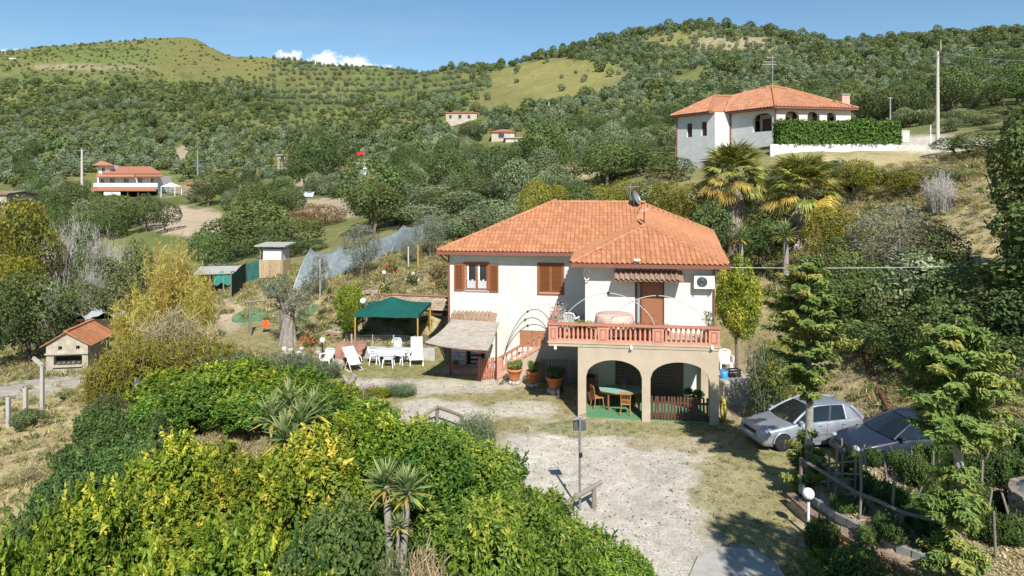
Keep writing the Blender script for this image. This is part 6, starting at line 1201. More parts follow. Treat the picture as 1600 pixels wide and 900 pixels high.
for k in ('AL', 'BR', 'C0'): p_ = foot[k]-Vector((0, .12, 0)); MB().tube([(p_.x, p_.y, zt-.1), (p_.x, p_.y, -3)], .07, 6).build('downpipe', FASCIA, hh)
c_ = q3(1319, 162, 76); m = MB(); m.bb((c_.x-.42, c_.y-.42, c_.z-1.0), (c_.x+.42, c_.y+.42, c_.z+.85)); m.build('chimney', M('pink_chimney', (.55, .36, .29), .9, .15, 3), rf); m = MB(); m.bb((c_.x-.5, c_.y-.5, c_.z+.95), (c_.x+.5, c_.y+.5, c_.z+1.05)); m.bb((c_.x-.4, c_.y-.4, c_.z+.85), (c_.x-.25, c_.y+.4, c_.z+.95)); m.bb((c_.x+.25, c_.y-.4, c_.z+.85), (c_.x+.4, c_.y+.4, c_.z+.95)); m.build('chimney_cap', CONC, rf)
c_ = q3(1207, 136, 79); m = MB(); m.tube([c_, c_+Vector((0, 0, 3.6))], .05, 6); m.build('aerial_mast', METAL, hh)
for z_, w_ in ((3.4, .7), (2.9, 1.1), (2.6, 1.2)): MB().tube([c_+Vector((-w_, 0, z_)), c_+Vector((w_*.4, 0, z_))], .04, 5).build('aerial_bar', METAL, hh)
# white retaining wall and hedge in front of it
a, b = P(1208, 226, 66.3), P(1400, 222, 65.6); t = thing('terrace_wall', 'long white retaining wall below the clipped hedge of the hill house', 'wall', (a.x, a.y, 11.2), math.atan2(b.y-a.y, b.x-a.x)); L_ = (b-a).xy.length; m = MB(); m.bb((-.3, -.15, -1.5), (L_, .15, 1.95)); m.build('wall', M('white_wall', (.72, .70, .66), .9, .12, 1.5, dirt=.3), t)
def hedge(name, label, a, b, h, th, n, seed):
    t = thing(name, label, 'hedge', a, math.atan2(b.y-a.y, b.x-a.x)); L_ = (b-a).xy.length; q_ = np.random.default_rng(seed); pts = []; nn = []
    face = q_.choice(4, n, p=(.42, .3, .14, .14)); u = q_.random(n)*L_; v = q_.random(n); bump = .22*_wn(u, v*3, 1.1, 2)+.1*q_.normal(size=n)
    x = np.where(face == 2, 0+bump, np.where(face == 3, L_-bump, u)); y = np.where(face == 0, -th/2-bump, np.where(face == 1, (v-.5)*th, (v-.5)*th)); z = np.where(face == 1, h+bump*1.1+.15*_wn(u, v, .6, 5), q_.random(n)*h)
    nrm = np.stack([np.where(face == 2, -1, np.where(face == 3, 1, 0)), np.where(face == 0, -1, 0), np.where(face == 1, 1, 0)], 1)+q_.normal(size=(n, 3))*.55+np.array((0, 0, .3)); p = np.stack([x, y, z], 1)
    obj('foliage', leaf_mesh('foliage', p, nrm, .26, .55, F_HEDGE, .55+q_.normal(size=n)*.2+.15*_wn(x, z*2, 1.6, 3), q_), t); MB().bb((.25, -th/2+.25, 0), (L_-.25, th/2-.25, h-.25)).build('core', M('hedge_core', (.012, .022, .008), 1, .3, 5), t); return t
hedge('clipped_hedge', 'long clipped dark green hedge in front of the hill house', P(1214, 226, 66.9), P(1398, 223, 66.2), 2.15, 1.7, 9000, 9)
q = P(1412, 222, 68); q.z = gz(q.x, q.y); t = thing('meter_cabinet', 'pale concrete cabinet beside the end of the hedge', 'cabinet', q, .1); MB().bb((-.45, -.3, -.2), (.45, .3, 1.5)).build('body', CONC, t, bevel=.02); MB().bb((-.35, -.33, .3), (.35, -.3, 1.3)).build('door', M('grey_door', (.5, .48, .44), .7, .1, 3), t)
# poles and cables
def pole(label, px_, yt, yb, D, rad, mat=None, arms=()):
    b = P(px_, yb, D); b.z = gz(b.x, b.y); top = P(px_, yt, D).z; t = thing('utility_pole', label, 'pole', b); h = top-b.z; MB().tube([(0, 0, -.5), (0, 0, h*.5), (.0, 0, h)], [rad*1.35, rad*1.1, rad*.8], 9).build('shaft', mat or M('pole_concrete', (.50, .46, .40), .9, .12, 4) if 'pole_concrete' not in bpy.data.materials else (mat or bpy.data.materials['pole_concrete']), t)
    for z_, w_ in arms: MB().bar((-w_/2, 0, h-z_), (w_/2, 0, h-z_), .12).build('crossarm', METAL, t)
    return b, top
pb, pt_ = pole('tall concrete utility pole beside the driveway of the hill house', 1465, 80, 206, 73, .16)
pole('thin grey post at the end of the clipped hedge', 1391, 152, 190, 82, .09, METAL, ((.1, .5),))
pole('concrete pole standing left of the white country house', 128, 233, 300, 158, .25, None, ((.3, 2.4),)); pole('grey pole with crossarms right of the white country house', 309, 235, 300, 175, .2, METAL, ((2.5, 3.0), (4.0, 3.0)))
pole('thin white pole by the driveway edge near the utility pole', 1454, 196, 216, 70, .06, PLASTIC)
for i, (px_, yt, yb, D, lb) in enumerate(((1197, 90, 106, 300, 'far utility pole above the hill house roof'), (858, 160, 184, 230, 'far utility pole on the slope above the ruined farmhouse'), (975, 118, 138, 300, 'far pale pole below the golden hillside patch'), (1136, 88, 108, 320, 'far pole near the red-roofed farmhouse on the slope'), (1470, 62, 80, 300, 'far pole on the upper right slope'), (553, 212, 228, 260, 'far thin pole above the dark cypress clump'))): pole(lb, px_, yt, yb, D, .2, None)
def cable(label, a, b, sag, rad, mat):
    t = thing('overhead_cable', label, 'cable', a); pts = []
    for i in range(25): f = i/24; p = a.lerp(b, f)-a; p.z -= 4*sag*f*(1-f); pts.append(p)
    MB().tube(pts, rad, 5).build('cable', mat, t)
CAB = M('grey_cable', (.16, .17, .18), .6, .1, 3)
cable('pale cable strung from the house eave across the trees to the right', hw(5.8, 2.2, 5.6), P(1640, 411, 30), .1, .014, PALEI)
top = Vector((pb.x, pb.y, pt_-.1)); cable('upper overhead cable running right from the tall pole', top, P(1660, 95, 70), .35, .028, CAB); cable('lower overhead cable drooping right from the tall pole', top+Vector((0, 0, -.3)), P(1660, 125, 52), .9, .028, CAB)

# ------------------------------------------------------------------ country houses farther off
def far_house(name, label, px0, px1, yb, ye, yr, D, depth, roof='hip', wall=None, tile=None, wins=(), rz=0, ov=.4, chim=None, base_drop=2.0):
    a, b = P(px0, yb, D), P(px1, yb, D); w_ = (b-a).x; c = (a+b)/2; c.z = a.z; t = thing(name, label, 'house', c, rz); he = (yb-ye)*D/F; hr = (yb-yr)*D/F
    hs = [((f0-.5)*w_, (f1-.5)*w_, z0*he, z1*he) for f0, f1, z0, z1 in wins]; m = MB(); holes_wall(m, -w_/2, w_/2, -base_drop, he, 0, hs, .2)
    m.add([(-w_/2, 0, -base_drop), (-w_/2, depth, -base_drop), (-w_/2, depth, he), (-w_/2, 0, he)], [(0, 3, 2, 1)]); m.add([(w_/2, 0, -base_drop), (w_/2, depth, -base_drop), (w_/2, depth, he), (w_/2, 0, he)], [(0, 1, 2, 3)]); m.add([(-w_/2, depth, -base_drop), (w_/2, depth, -base_drop), (w_/2, depth, he), (-w_/2, depth, he)], [(0, 3, 2, 1)]); m.build('wall', wall, t)
    for x0, x1, z0, z1 in hs: o = obj('window', None, t); MB().bb((x0, .14, z0), (x1, .17, z1)).build('pane', GLASSD, o); MB().bb((x0-.1, -.06, z0-.12), (x1+.1, .05, z0-.01)).build('sill', CONC, o)
    x, d0, d1 = w_/2+ov, -ov, depth+ov; E4 = [Vector((-x, d0, he)), Vector((x, d0, he)), Vector((x, d1, he)), Vector((-x, d1, he))]; run = min((d1-d0)/2, x*.9); my = (d0+d1)/2
    if roof == 'hip': A2_, B2_ = Vector((-x+run, my, hr)), Vector((x-run, my, hr)); pls = [[E4[0], E4[1], B2_, A2_], [E4[1], E4[2], B2_], [E4[2], E4[3], A2_, B2_], [E4[3], E4[0], A2_]]
    elif roof == 'gable': A2_, B2_ = Vector((-x, my, hr)), Vector((x, my, hr)); pls = [[E4[0], E4[1], B2_, A2_], [E4[2], E4[3], A2_, B2_]]; MB().add([(-w_/2, 0, he), (-w_/2, depth, he), (-w_/2, depth/2, hr-.15)], [(0, 1, 2)]).add([(w_/2, 0, he), (w_/2, depth, he), (w_/2, depth/2, hr-.15)], [(0, 1, 2)]).build('gable', wall, t)
    else: pls = [[E4[0], E4[1], E4[2]+Vector((0, 0, hr-he)), E4[3]+Vector((0, 0, hr-he))]]
    rf = obj('roof', None, t); m = MB()
    for p in pls: m.slab(p, .15)
    m.build('slope', tile, rf); m = MB()
    p = pls[0]; n_ = int((p[1]-p[0]).length/.55)
    for i in range(n_+1):   # courses of tiles up the slope facing us
        f = i/n_; lo = p[0].lerp(p[1], f); k = min(max((lo.x-p[3].x)/max(1e-3, (p[2].x-p[3].x)), 0), 1) if roof != 'gable' else f; hi = p[3].lerp(p[2], k)
        if roof == 'hip':
            if lo.x < p[3].x: g = (lo.x-p[0].x)/max(1e-3, p[3].x-p[0].x); hi = Vector((lo.x, p[0].y+(p[3].y-p[0].y)*g, p[0].z+(p[3].z-p[0].z)*g))
            elif lo.x > p[2].x: g = (p[1].x-lo.x)/max(1e-3, p[1].x-p[2].x); hi = Vector((lo.x, p[1].y+(p[2].y-p[1].y)*g, p[1].z+(p[2].z-p[1].z)*g))
            else: hi = Vector((lo.x, p[2].y, p[2].z))
        m.tube([lo+Vector((0, 0, .04)), hi+Vector((0, 0, .04))], .13, 5)
    m.build('tile_rows', tile, rf, kind='stuff')
    if chim: cx_, cw, ch = chim; MB().bb(((cx_-.5)*w_-cw, depth*.5-cw, hr-1), ((cx_-.5)*w_+cw, depth*.5+cw, hr+ch)).build('chimney', wall, rf)
    return t
WH2 = M('white_house_render', (.76, .73, .70), .9, .06, 1.5); OLDW = M('old_stone_render', (.46, .39, .32), .95, .2, .8, .4, 5); REDT = tilemat('far_red_tile', (.36, .15, .09), (.44, .20, .125), (.29, .17, .115))
# white country house on the left: tower, upper floor, lower floor with lean-to roofs
D = 160; cv = thing('country_house', 'white two-storey country house with red roofs and a little tower', 'house', P(198, 300, D)); hb = Vector(cv.location)
def blk(name, x0, x1, yb, yt, d0, d1, mat, wins=(), parent=cv):
    a, b = P(x0, yb, D)-hb, P(x1, yt, D)-hb; m = MB(); w_ = b.x-a.x; h_ = b.z-a.z; hs = [(a.x+f0*w_, a.x+f1*w_, a.z+z0*h_, a.z+z1*h_) for f0, f1, z0, z1 in wins]; holes_wall(m, a.x, b.x, a.z, b.z, d0, hs, .25)
    m.add([(a.x, d0, a.z), (a.x, d1, a.z), (a.x, d1, b.z), (a.x, d0, b.z)], [(0, 3, 2, 1)]); m.add([(b.x, d0, a.z), (b.x, d1, a.z), (b.x, d1, b.z), (b.x, d0, b.z)], [(0, 1, 2, 3)]); m.add([(a.x, d1, a.z), (b.x, d1, a.z), (b.x, d1, b.z), (a.x, d1, b.z)], [(0, 3, 2, 1)]); m.build(name, mat, parent)
    for h in hs: o = obj('window', None, parent); MB().bb((h[0], d0+.18, h[2]), (h[1], d0+.22, h[3])).build('pane', GLASSD, o); MB().bb((h[0]-.1, d0-.08, h[2]-.14), (h[1]+.1, d0+.04, h[2]-.01)).build('sill', CONC, o)
blk('wall', 150, 241, 312, 274, .5, 8, WH2, [(.06, .12, .62, .85), (.22, .30, .62, .88), (.46, .54, .62, .88), (.70, .78, .62, .9), (.92, .98, .62, .9)])
blk('tower_wall', 148, 166, 274, 257, 1.5, 5, WH2, [(.3, .55, .3, .75)])
def lean(name, x0, x1, y0, D0, x2, x3, y1, D1, mat=REDT):
    m = MB(); m.slab([P(x0, y0, D0)-hb, P(x1, y0, D0)-hb, P(x3, y1, D1)-hb, P(x2, y1, D1)-hb], .25); m.build(name, mat, cv)
lean('roof', 160, 252, 270.5, D-.3, 165, 236, 260, D+6); lean('roof', 150, 210, 275.5, D-1.4, 153, 210, 270.8, D+.6); lean('roof', 212, 254, 275, D-1.2, 210, 252, 271.2, D+.5); lean('verandah_roof', 142, 244, 297, D-4, 148, 242, 292.5, D+.4); lean('tower_roof', 145, 177, 257.5, D+.2, 158, 164, 251, D+3)
m = MB(); m.slab([P(177, 257.5, D+.2)-hb, P(177, 256.8, D+6)-hb, P(164, 251, D+3)-hb, P(158, 251, D+3)-hb], .2); m.build('tower_roof', REDT, cv)
a, b = P(146, 292, D-.8)-hb, P(246, 286, D-.8)-hb; m = MB(); m.bb((a.x, a.y, a.z), (b.x, a.y+.15, b.z)); m.build('balcony_parapet', WH2, cv)
for f in np.linspace(0, 1, 7): x = a.x+(b.x-a.x)*f*.96; MB().bb((x-.15, -3.6, -1.5), (x+.15, -3.3, P(0, 296.5, D-3.6).z-hb.z)).build('verandah_post', WOODD, cv)
a, b = P(162, 305, D-3.7)-hb, P(188, 298, D-3.7)-hb; MB().bb((a.x, a.y, a.z), (b.x, a.y+.1, b.z)).build('awning', PLASTIC, cv)
MB().bb((P(146, 300, D).x-hb.x, .2, -2), (P(246, 300, D).x-hb.x, .45, .6)).build('verandah_shade', SHADE, cv)  # dark sheet before the white wall, painting in the shade under the verandah
far_house('farmhouse', 'long pale farmhouse with a low sloping roof among olives mid-slope', 697, 745, 189, 176, 172, 250, 8, 'shed', OLDW, REDT, [(.1, .18, .3, .7), (.4, .5, .3, .75), (.7, .78, .3, .7)])
far_house('farmhouse', 'small stone farmhouse with a red tile roof beside a pale annex', 768, 804, 216, 206, 200, 180, 7, 'hip', OLDW, REDT, [(.3, .55, .05, .7)])
far_house('farm_annex', 'low pale annex wall with a flat roof right of the small stone farmhouse', 790, 844, 226, 215, 214, 176, 5, 'shed', M('annex_render', (.55, .51, .45), .9, .2, 1, dirt=.3), CONC, [(.75, .95, .05, .75)])
far_house('farmhouse', 'red-roofed farmhouse high on the right slope', 1057, 1084, 119, 112, 106, 300, 8, 'hip', OLDW, REDT, [(.2, .35, .2, .7), (.6, .75, .2, .7)])
far_house('hut', 'pale ruined hut right of the red-roofed farmhouse on the slope', 1084, 1100, 122, 114, 113, 296, 5, 'shed', OLDW, CONC)
far_house('hut', 'small white hut near the top of the right-hand hill', 1515, 1527, 80, 75, 74, 300, 5, 'shed', WH2, CONC)
far_house('hut', 'grey stone hut half hidden on the slope above the driveway', 1390, 1401, 117, 112, 110, 240, 4, 'shed', OLDW, CONC)
far_house('hut', 'tiny white hut far up the left hillside', 12, 25, 95, 90, 89, 600, 8, 'shed', WH2, CONC); far_house('hut', 'tiny pale hut on the track across the left hill', 102, 110, 108, 103, 101, 560, 7, 'hip', WH2, REDT)
far_house('hut', 'small white flat hut in the scrub above the country house', 125, 140, 238, 232, 232, 250, 5, 'shed', WH2, CONC)
far_house('hut', 'grey stone hut left of the dark cypress clump', 434, 450, 252, 242, 240, 170, 4, 'shed', OLDW, CONC, [(.3, .6, .1, .8)]); far_house('hut', 'pale hut right of the dark cypress clump', 556, 572, 265, 250, 249, 165, 4, 'shed', WH2, CONC, [(.2, .5, 0, .7)])
far_house('barn', 'brown building cut by the left picture edge', -30, 10, 327, 303, 299, 120, 8, 'gable', OLDW, OLDTILE, [(.5, .8, 0, .5)])
far_house('hut', 'little orange-roofed hut right of the white country house', 292, 320, 297, 288, 281, 162, 4, 'hip', M('brick_hut', (.40, .22, .15), .9, .2, 2), REDT, [(.2, .4, 0, .7), (.6, .8, 0, .7)])
for px_, py_, D, lb in ((268, 304, 150, 'white pyramid garden canopy beside the white country house'), (394, 306, 150, 'white pyramid garden canopy right of the palm')):
    b = P(px_, py_, D); b.z = gz(b.x, b.y); t = thing('garden_canopy', lb, 'canopy', b); w_ = 1.6
    MB().add([(-w_, -w_, 2.0), (w_, -w_, 2.0), (w_, w_, 2.0), (-w_, w_, 2.0), (0, 0, 2.9)], [(0, 1, 4), (1, 2, 4), (2, 3, 4), (3, 0, 4), (3, 2, 1, 0)]).build('roof', PLASTIC, t)
    for sx in (-1.5, 1.5):
        for sy in (-1.5, 1.5): MB().bar((sx, sy, -.3), (sx, sy, 2.0), .12).build('post', PLASTIC, t)
b = P(470, 307, 140); b.z = gz(b.x, b.y); t = thing('pool_shelter', 'low ribbed glassy pool shelter in the country garden', 'shelter', b); rows = [[(-2.9+.58*i, -1.4+2.8*j/8-1.4*0, .1+1.1*math.sin(math.pi*j/8)) for j in range(9)] for i in range(11)]; loft(rows).build('shell', M('pale_polycarbonate', (.42, .50, .52), .3, .1, 2), t)
for i in range(0, 11): MB().tube([Vector(p)*1.0 for p in rows[i]], .05, 5).build('rib', PALEI, t)
t = thing('red_awning', 'bright red shade cloth by the hut right of the cypress clump', 'awning', P(564, 240, 166)); loft([[(-.9+.22*i, -.5, .5-.3*j-.15*math.sin(i)) for j in range(4)] for i in range(9)]).build('cloth', M('red_cloth', (.5, .03, .03), .8, .15, 3), t); b = gz(t.location.x, t.location.y)-t.location.z
for x in (-.9, .9): MB().bar((x, -.5, b), (x, -.5, .5), .1).build('post', GREYW, t)
b = P(581, 287, 135); b.z = gz(b.x, b.y); t = thing('digger', 'small orange tracked digger parked on the track', 'digger', b, .3); OR = M('digger_orange', (.60, .17, .03), .5, .15, 4); MB().bb((-1.0, -.6, .45), (.9, .6, 1.25)).build('body', OR, t, bevel=.12); MB().bb((-.3, -.55, 1.25), (.6, .55, 1.9)).build('cab', GLASSD, t, bevel=.05); MB().bb((-.35, -.58, 1.9), (.65, .58, 2.0)).build('cab_roof', OR, t); MB().tube([(.9, 0, 1.0), (1.8, 0, 2.1), (2.5, 0, .9)], .13, 6).build('arm', OR, t); MB().bb((2.2, -.3, .4), (2.7, .3, .95)).build('bucket', DARK, t, bevel=.06)
for s in (-.6, .6): MB().bb((-1.2, s-.2, -.1), (1.1, s+.2, .45)).build('track', TYRE, t, bevel=.15)
# ------------------------------------------------------------------ plants: special builders
r = np.random.default_rng(101)
F_PALM = FOL('palm_leaf', (.085, .12, .025), (.235, .255, .06), (.48, .43, .11), .3, .5, .02, .2); F_PALMY = FOL('yellow_palm_leaf', (.34, .26, .04), (.55, .42, .07), (.66, .50, .14), .3, .6, .02, .2); F_DEAD = FOL('dead_palm_leaf', (.24, .195, .15), (.44, .37, .29), (.60, .52, .42), .1, .9, .01, .2)
F_YUCCA = FOL('yucca_leaf', (.08, .13, .04), (.21, .27, .09), (.40, .42, .18), .25, .5, .01, .2); F_CONIF = FOL('cypress_spray', (.065, .14, .04), (.22, .31, .075), (.55, .46, .11), .2, .6, .01, .15)
def fan_mesh(mat, seed, droop, L_=1.0, rad=.95, nb=20, spread=2.5):
    q_ = np.random.default_rng(seed); V = []; Q = []; T = []
    def quad(a, b, c, d, t): k = len(V); V.extend([a, b, c, d]); Q.append((k, k+1, k+2, k+3)); T.extend([t]*4)
    pts = [np.array((L_*f, 0, .18*L_*f-droop*L_*f*f)) for f in (0, .35, .7, 1)]
    for a, b in zip(pts[:-1], pts[1:]): quad(a+(0, .018, 0), b+(0, .018, 0), b-(0, .018, 0), a-(0, .018, 0), .8)
    hub = pts[-1]; d0 = unit((pts[-1]-pts[-2])[None])[0]
    for i in range(nb):
        a = (i/(nb-1)-.5)*spread; dr = np.array((math.cos(a)*d0[0], math.sin(a), math.cos(a)*d0[2]-.02)); side = np.array((-math.sin(a), math.cos(a), 0))*.045; l_ = rad*(1-.22*abs(a)/1.25)*q_.uniform(.88, 1.05); mid = hub+dr*l_*.62+np.array((0, 0, .02*(-1)**i)); tip = hub+dr*l_+np.array((q_.normal()*.04, q_.normal()*.04, -.16-droop*.35+q_.normal()*.04)); t = float(np.clip(.45+q_.normal()*.15, 0, 1))
        quad(hub, mid+side, mid+side*.0+np.array((0, 0, .02)), mid-side, t); quad(mid+side, tip, tip, mid-side, t+.2)
    me = mesh_np('frond', np.array(V), np.array(Q), mat, False, {'tint': np.array(T)}); return me
FG = [fan_mesh(F_PALM, s, .15+.12*s) for s in range(4)]; FY = [fan_mesh(F_PALMY, 10+s, .3+.15*s) for s in range(2)]; FD = [fan_mesh(F_DEAD, 20+s, .25, .5, 1.05, 14, 1.2) for s in range(3)]
def palm(label, px_, D, ybase, yhub, yskirt, s, seed):
    b = P(px_, ybase, D); b.z = gz(b.x, b.y)-.2; hub = P(px_, yhub, D); H_ = hub.z-b.z; sk = P(px_, yskirt, D).z-b.z; t = thing('fan_palm', label, 'palm', b); q_ = np.random.default_rng(seed); m = MB(); m.tube([(0, 0, 0), (.05, 0, H_*.5), (0, 0, H_+.2)], [.42, .33, .3], 12); m.build('trunk', M('palm_trunk', (.20, .15, .11), .95, .3, 6, 1, 12, stretch=(1, 1, 6)) if 'palm_trunk' not in bpy.data.materials else bpy.data.materials['palm_trunk'], t)
    for k in range(120):     # dead fronds hanging as a skirt
        f = q_.random(); z = sk+(H_-sk)*(.2+.8*f); a = q_.uniform(0, 2*math.pi); o = obj('dead_frond', FD[k % 3], t, (.45*math.cos(a), .45*math.sin(a), z+.1), None, (s*.95,)*3); o.rotation_euler = (q_.normal()*.25, R(82+q_.normal()*5), a)
    for k in range(72):
        f = (k+.5)/72; el = R(86-104*f**1.25+q_.normal()*8); a = k*2.399+q_.normal()*.15; y = f > .72 and q_.random() < .45; o = obj('frond', (FY if y else FG)[k % (2 if y else 4)], t, (.1*math.cos(a), .1*math.sin(a), H_+.25-.5*f), None, (s*q_.uniform(.9, 1.1),)*3); o.rotation_euler = (q_.normal()*.3, -el, a)
    return t
palm('fan palm with a grey skirt of dead fronds, the one nearer the house roof', 1145, 48, 410, 278, 366, 1.3, 5); palm('fan palm with yellowing lower fronds, the one farther right', 1252, 46, 415, 300, 402, 1.36, 6)
def yleaf(mat, l_=.62, w_=.06):
    V = np.array([(0, -w_*.5, 0), (0, w_*.5, 0), (l_*.45, w_*.62, .05), (l_*.45, -w_*.62, .05), (l_*.45, w_*.62, .05), (l_*.45, -w_*.62, .05), (l_, 0, -.02), (l_, 0, -.02)]); Q = np.array([(0, 1, 2, 3), (5, 4, 6, 7)]); return mesh_np('leaf', V, Q, mat, False, {'tint': np.array([.3, .3, .5, .5, .5, .5, .9, .9])})
YL = yleaf(F_YUCCA); YLY = yleaf(F_PALMY)
def yucca(label, base, heads, seed, n=46, name='yucca', trunk=BARKG, stems=True, thick=1):
    t = thing(name, label, 'yucca', base); q_ = np.random.default_rng(seed); m = MB(); any_ = False
    for hx, hy, hz, s in heads:
        if hz > .15 and stems: m.tube([(hx*.3, hy*.3, -.15), (hx*.6, hy*.6, hz*.5), (hx, hy, hz)], [.13*s*thick, .10*s*thick, .09*s*thick], 8); any_ = True
        for k in range(n):
            f = (k+.5)/n; el = R(86-105*f+q_.normal()*6); a = k*2.399; o = obj('leaf', YLY if f > .85 else YL, t, (hx, hy, hz-.1*f*s), None, (s*q_.uniform(.85, 1.15),)*3); o.rotation_euler = (q_.normal()*.2, -el, a)
    if any_: m.build('stem', trunk, t)
b = P(618, 840, 14.4); b.z = gz(b.x, b.y); h1, h2, h3 = P(603, 757, 14.5)-b, P(637, 768, 14.3)-b, P(622, 822, 14.0)-b
yucca('pair of yucca heads on thick grey stems at the bottom of the bank', b, [(h1.x, h1.y, h1.z, 1.0), (h2.x, h2.y, h2.z, .95), (h3.x, h3.y, h3.z, .5)], 3, n=64, thick=.85)
b = P(440, 690, 19); b.z = gz(b.x, b.y); hd = [P(q[0], q[1], q[2])-b for q in ((425, 655, 19), (452, 632, 19.6), (470, 660, 18.6), (445, 683, 18), (490, 645, 19.4))]; yucca('spiky rosettes of a low yucca clump among the bushes', b, [(h.x, h.y, h.z, 1.25) for h in hd], 4, stems=False)
for px_, yt, yh, D, s, lb in ((1158, 400, 372, 43, 1.5, 'yucca with a yellow-green head below the nearer palm'), (1228, 420, 368, 41, 1.75, 'tall yucca with drooping yellow leaves between the palms'), (515, 470, 458, 44, 1.0, 'small palm-like yucca on the dry slope left of the gazebo')):
    b = P(px_, yt, D); b.z = gz(b.x, b.y); yucca(lb, b, [(0, 0, P(px_, yh, D).z-b.z, s)], px_, 60)
b = P(345, 296, 158); b.z = gz(b.x, b.y); t = thing('date_palm', 'feathery palm in the garden of the white country house', 'palm', b); MB().tube([(0, 0, 0), (0, 0, 3.2)], [.35, .28], 8).build('trunk', BARK, t)
for k in range(26): o = obj('frond', FG[k % 4], t, (0, 0, 3.3), None, (1.6,)*3); o.rotation_euler = (0, -R(75-95*k/26), k*2.399)
def conifer(label, px_, D, ytop, tiers, seed, gold=.35, ground=None, lean=0):
    """tiers: (photo y of tier centre, half height px, half width px, sprays)"""
    b = P(px_, 500, D); b.z = gz(b.x, b.y)-.1; t = thing('conifer', label, 'conifer', b); q_ = np.random.default_rng(seed); H_ = P(px_, ytop, D).z-b.z; m = MB(); m.tube([(0, 0, 0), (.06, 0, H_*.4), (-.03, 0, H_*.75), (0, 0, H_)], [.13, .105, .07, .015], 8); P_, N_, S_, T_, TT = [], [], [], [], []
    for yc, hy, hx, n in tiers:
        zc_ = P(px_, yc, D).z-b.z; hz = hy*D/F; rx = hx*D/F
        for k in range(n):
            f = q_.uniform(-1, 1); rr = rx*math.sqrt(max(.04, 1-abs(f)**1.7 if f < 0 else (1-f)**.9+.03))*q_.uniform(.7, 1.12); a = q_.uniform(0, 2*math.pi); z0 = zc_+f*hz; tip = np.array((math.cos(a)*rr, math.sin(a)*rr, z0-.02*rr+.18*rr*q_.uniform(-.6, 1.2))); root = np.array((0, 0, z0-.15*rr)); m.tube([root, (root+tip)/2+np.array((0, 0, .06)), tip*.95+root*.05], [.022, .014, .004], 4, cap=False); ns = int(70+60*rr); g = np.sort(q_.random(ns))**.7
            c = root+(tip-root)*g[:, None]; dirn = (tip-root)/max(1e-6, np.linalg.norm(tip-root)); side = np.cross(dirn, (0, 0, 1)); sg = q_.choice([-1, 1], ns); l_ = (.10+.20*(1-g))*min(1.2, .5+rr); d = dirn*.8+side*(sg*.75)[:, None]+np.array((0, 0, .10)); c = c+d*(l_*.5)[:, None]+q_.normal(size=c.shape)*.04; P_.append(c); T_.append(d); N_.append(np.array((0, 0, 1))+q_.normal(size=c.shape)*.45+np.array((math.cos(a), math.sin(a), 0))*.5); S_.append(l_*.8+.05)
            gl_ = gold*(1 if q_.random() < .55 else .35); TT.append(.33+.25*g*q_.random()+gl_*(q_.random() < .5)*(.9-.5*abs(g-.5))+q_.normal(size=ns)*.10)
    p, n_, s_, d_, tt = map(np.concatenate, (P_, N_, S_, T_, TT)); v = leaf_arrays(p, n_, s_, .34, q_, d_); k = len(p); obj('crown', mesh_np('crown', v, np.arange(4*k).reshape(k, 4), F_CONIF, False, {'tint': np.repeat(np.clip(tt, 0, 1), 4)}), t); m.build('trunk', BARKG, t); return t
conifer('tall conifer with browning crown and bare mid trunk in front of the silver car', 1262, 19.4, 405, [(505, 100, 70, 78), (585, 36, 38, 22), (738, 40, 38, 36), (695, 22, 24, 9)], 1, .34)
conifer('broad golden-green conifer standing in the vegetable plot', 1494, 14.9, 500, [(600, 98, 86, 84), (655, 40, 78, 28), (745, 28, 34, 12), (790, 38, 50, 28), (872, 34, 52, 34)], 2, .34)
# reeds and bamboo
def reed_kind(name, h, w, n, mat, seed, leafl=.42, asp=.12, culm=None, hang=.6, lpc=26):
    K = Kind(name, 'reeds', h, w)
    for v in range(2):
        q_ = np.random.default_rng(seed+v); m = MB(); P_, D_, T_ = [], [], []
        for k in range(n):
            a = q_.uniform(0, 6.283); rr = math.sqrt(q_.random())*w*.33; hh_ = h*q_.uniform(.6, 1.0)*(1-.25*rr/(w*.33)); base = np.array((math.cos(a)*rr, math.sin(a)*rr, 0)); tip = base*1.45+np.array((q_.normal()*.25, q_.normal()*.25, hh_)); m.tube([base, base*1.1+np.array((0, 0, hh_*.5)), tip], [.02, .016, .007], 3, cap=False); f = .15+.85*q_.random(lpc); c = base+(tip-base)*f[:, None]+q_.normal(size=(lpc, 3))*.12; d = q_.normal(size=(lpc, 3))*.8+np.array((0, 0, .5-hang)); P_.append(c+d*.12); D_.append(d); T_.append(.2+.55*f+q_.normal(size=lpc)*.15)
        p, d, tt = map(np.concatenate, (P_, D_, T_)); K.add([('foliage', leaf_mesh('foliage', p, q_.normal(size=p.shape)+np.array((0, -.6, .5)), leafl, asp, mat, tt, q_, d)), ('stems', m.mesh('stems', culm or TWIG))])
    return K
BAMBOO = reed_kind('bamboo_clump', 6.0, 4.2, 150, F_GOLD, 300, .46, .11, M('bamboo_culm', (.34, .27, .08), .6, .2, 5), .6, 46); REEDY = reed_kind('reed_clump', 4.0, 4.0, 150, F_YEL, 320, .36, .2, None, .5, 42); BARE = reed_kind('bare_shrub', 4.0, 3.6, 150, F_DRY, 340, .5, .05, M('bare_grey_stem', (.48, .45, .41), .9, .2, 6), -.7, 26); STRAWR = reed_kind('straw_reeds', 3.0, 2.6, 110, FOL('straw_leaf', (.30, .24, .10), (.46, .37, .18), (.60, .50, .30), .3, .8), 360, .6, .05, None, -.5, 26); FEATH = reed_kind('feathery_shrub', 2.0, 2.0, 110, FOL('feathery_leaf', (.05, .085, .03), (.12, .17, .065), (.22, .26, .12), .3, .6), 380, .20, .16, None, .2, 60)
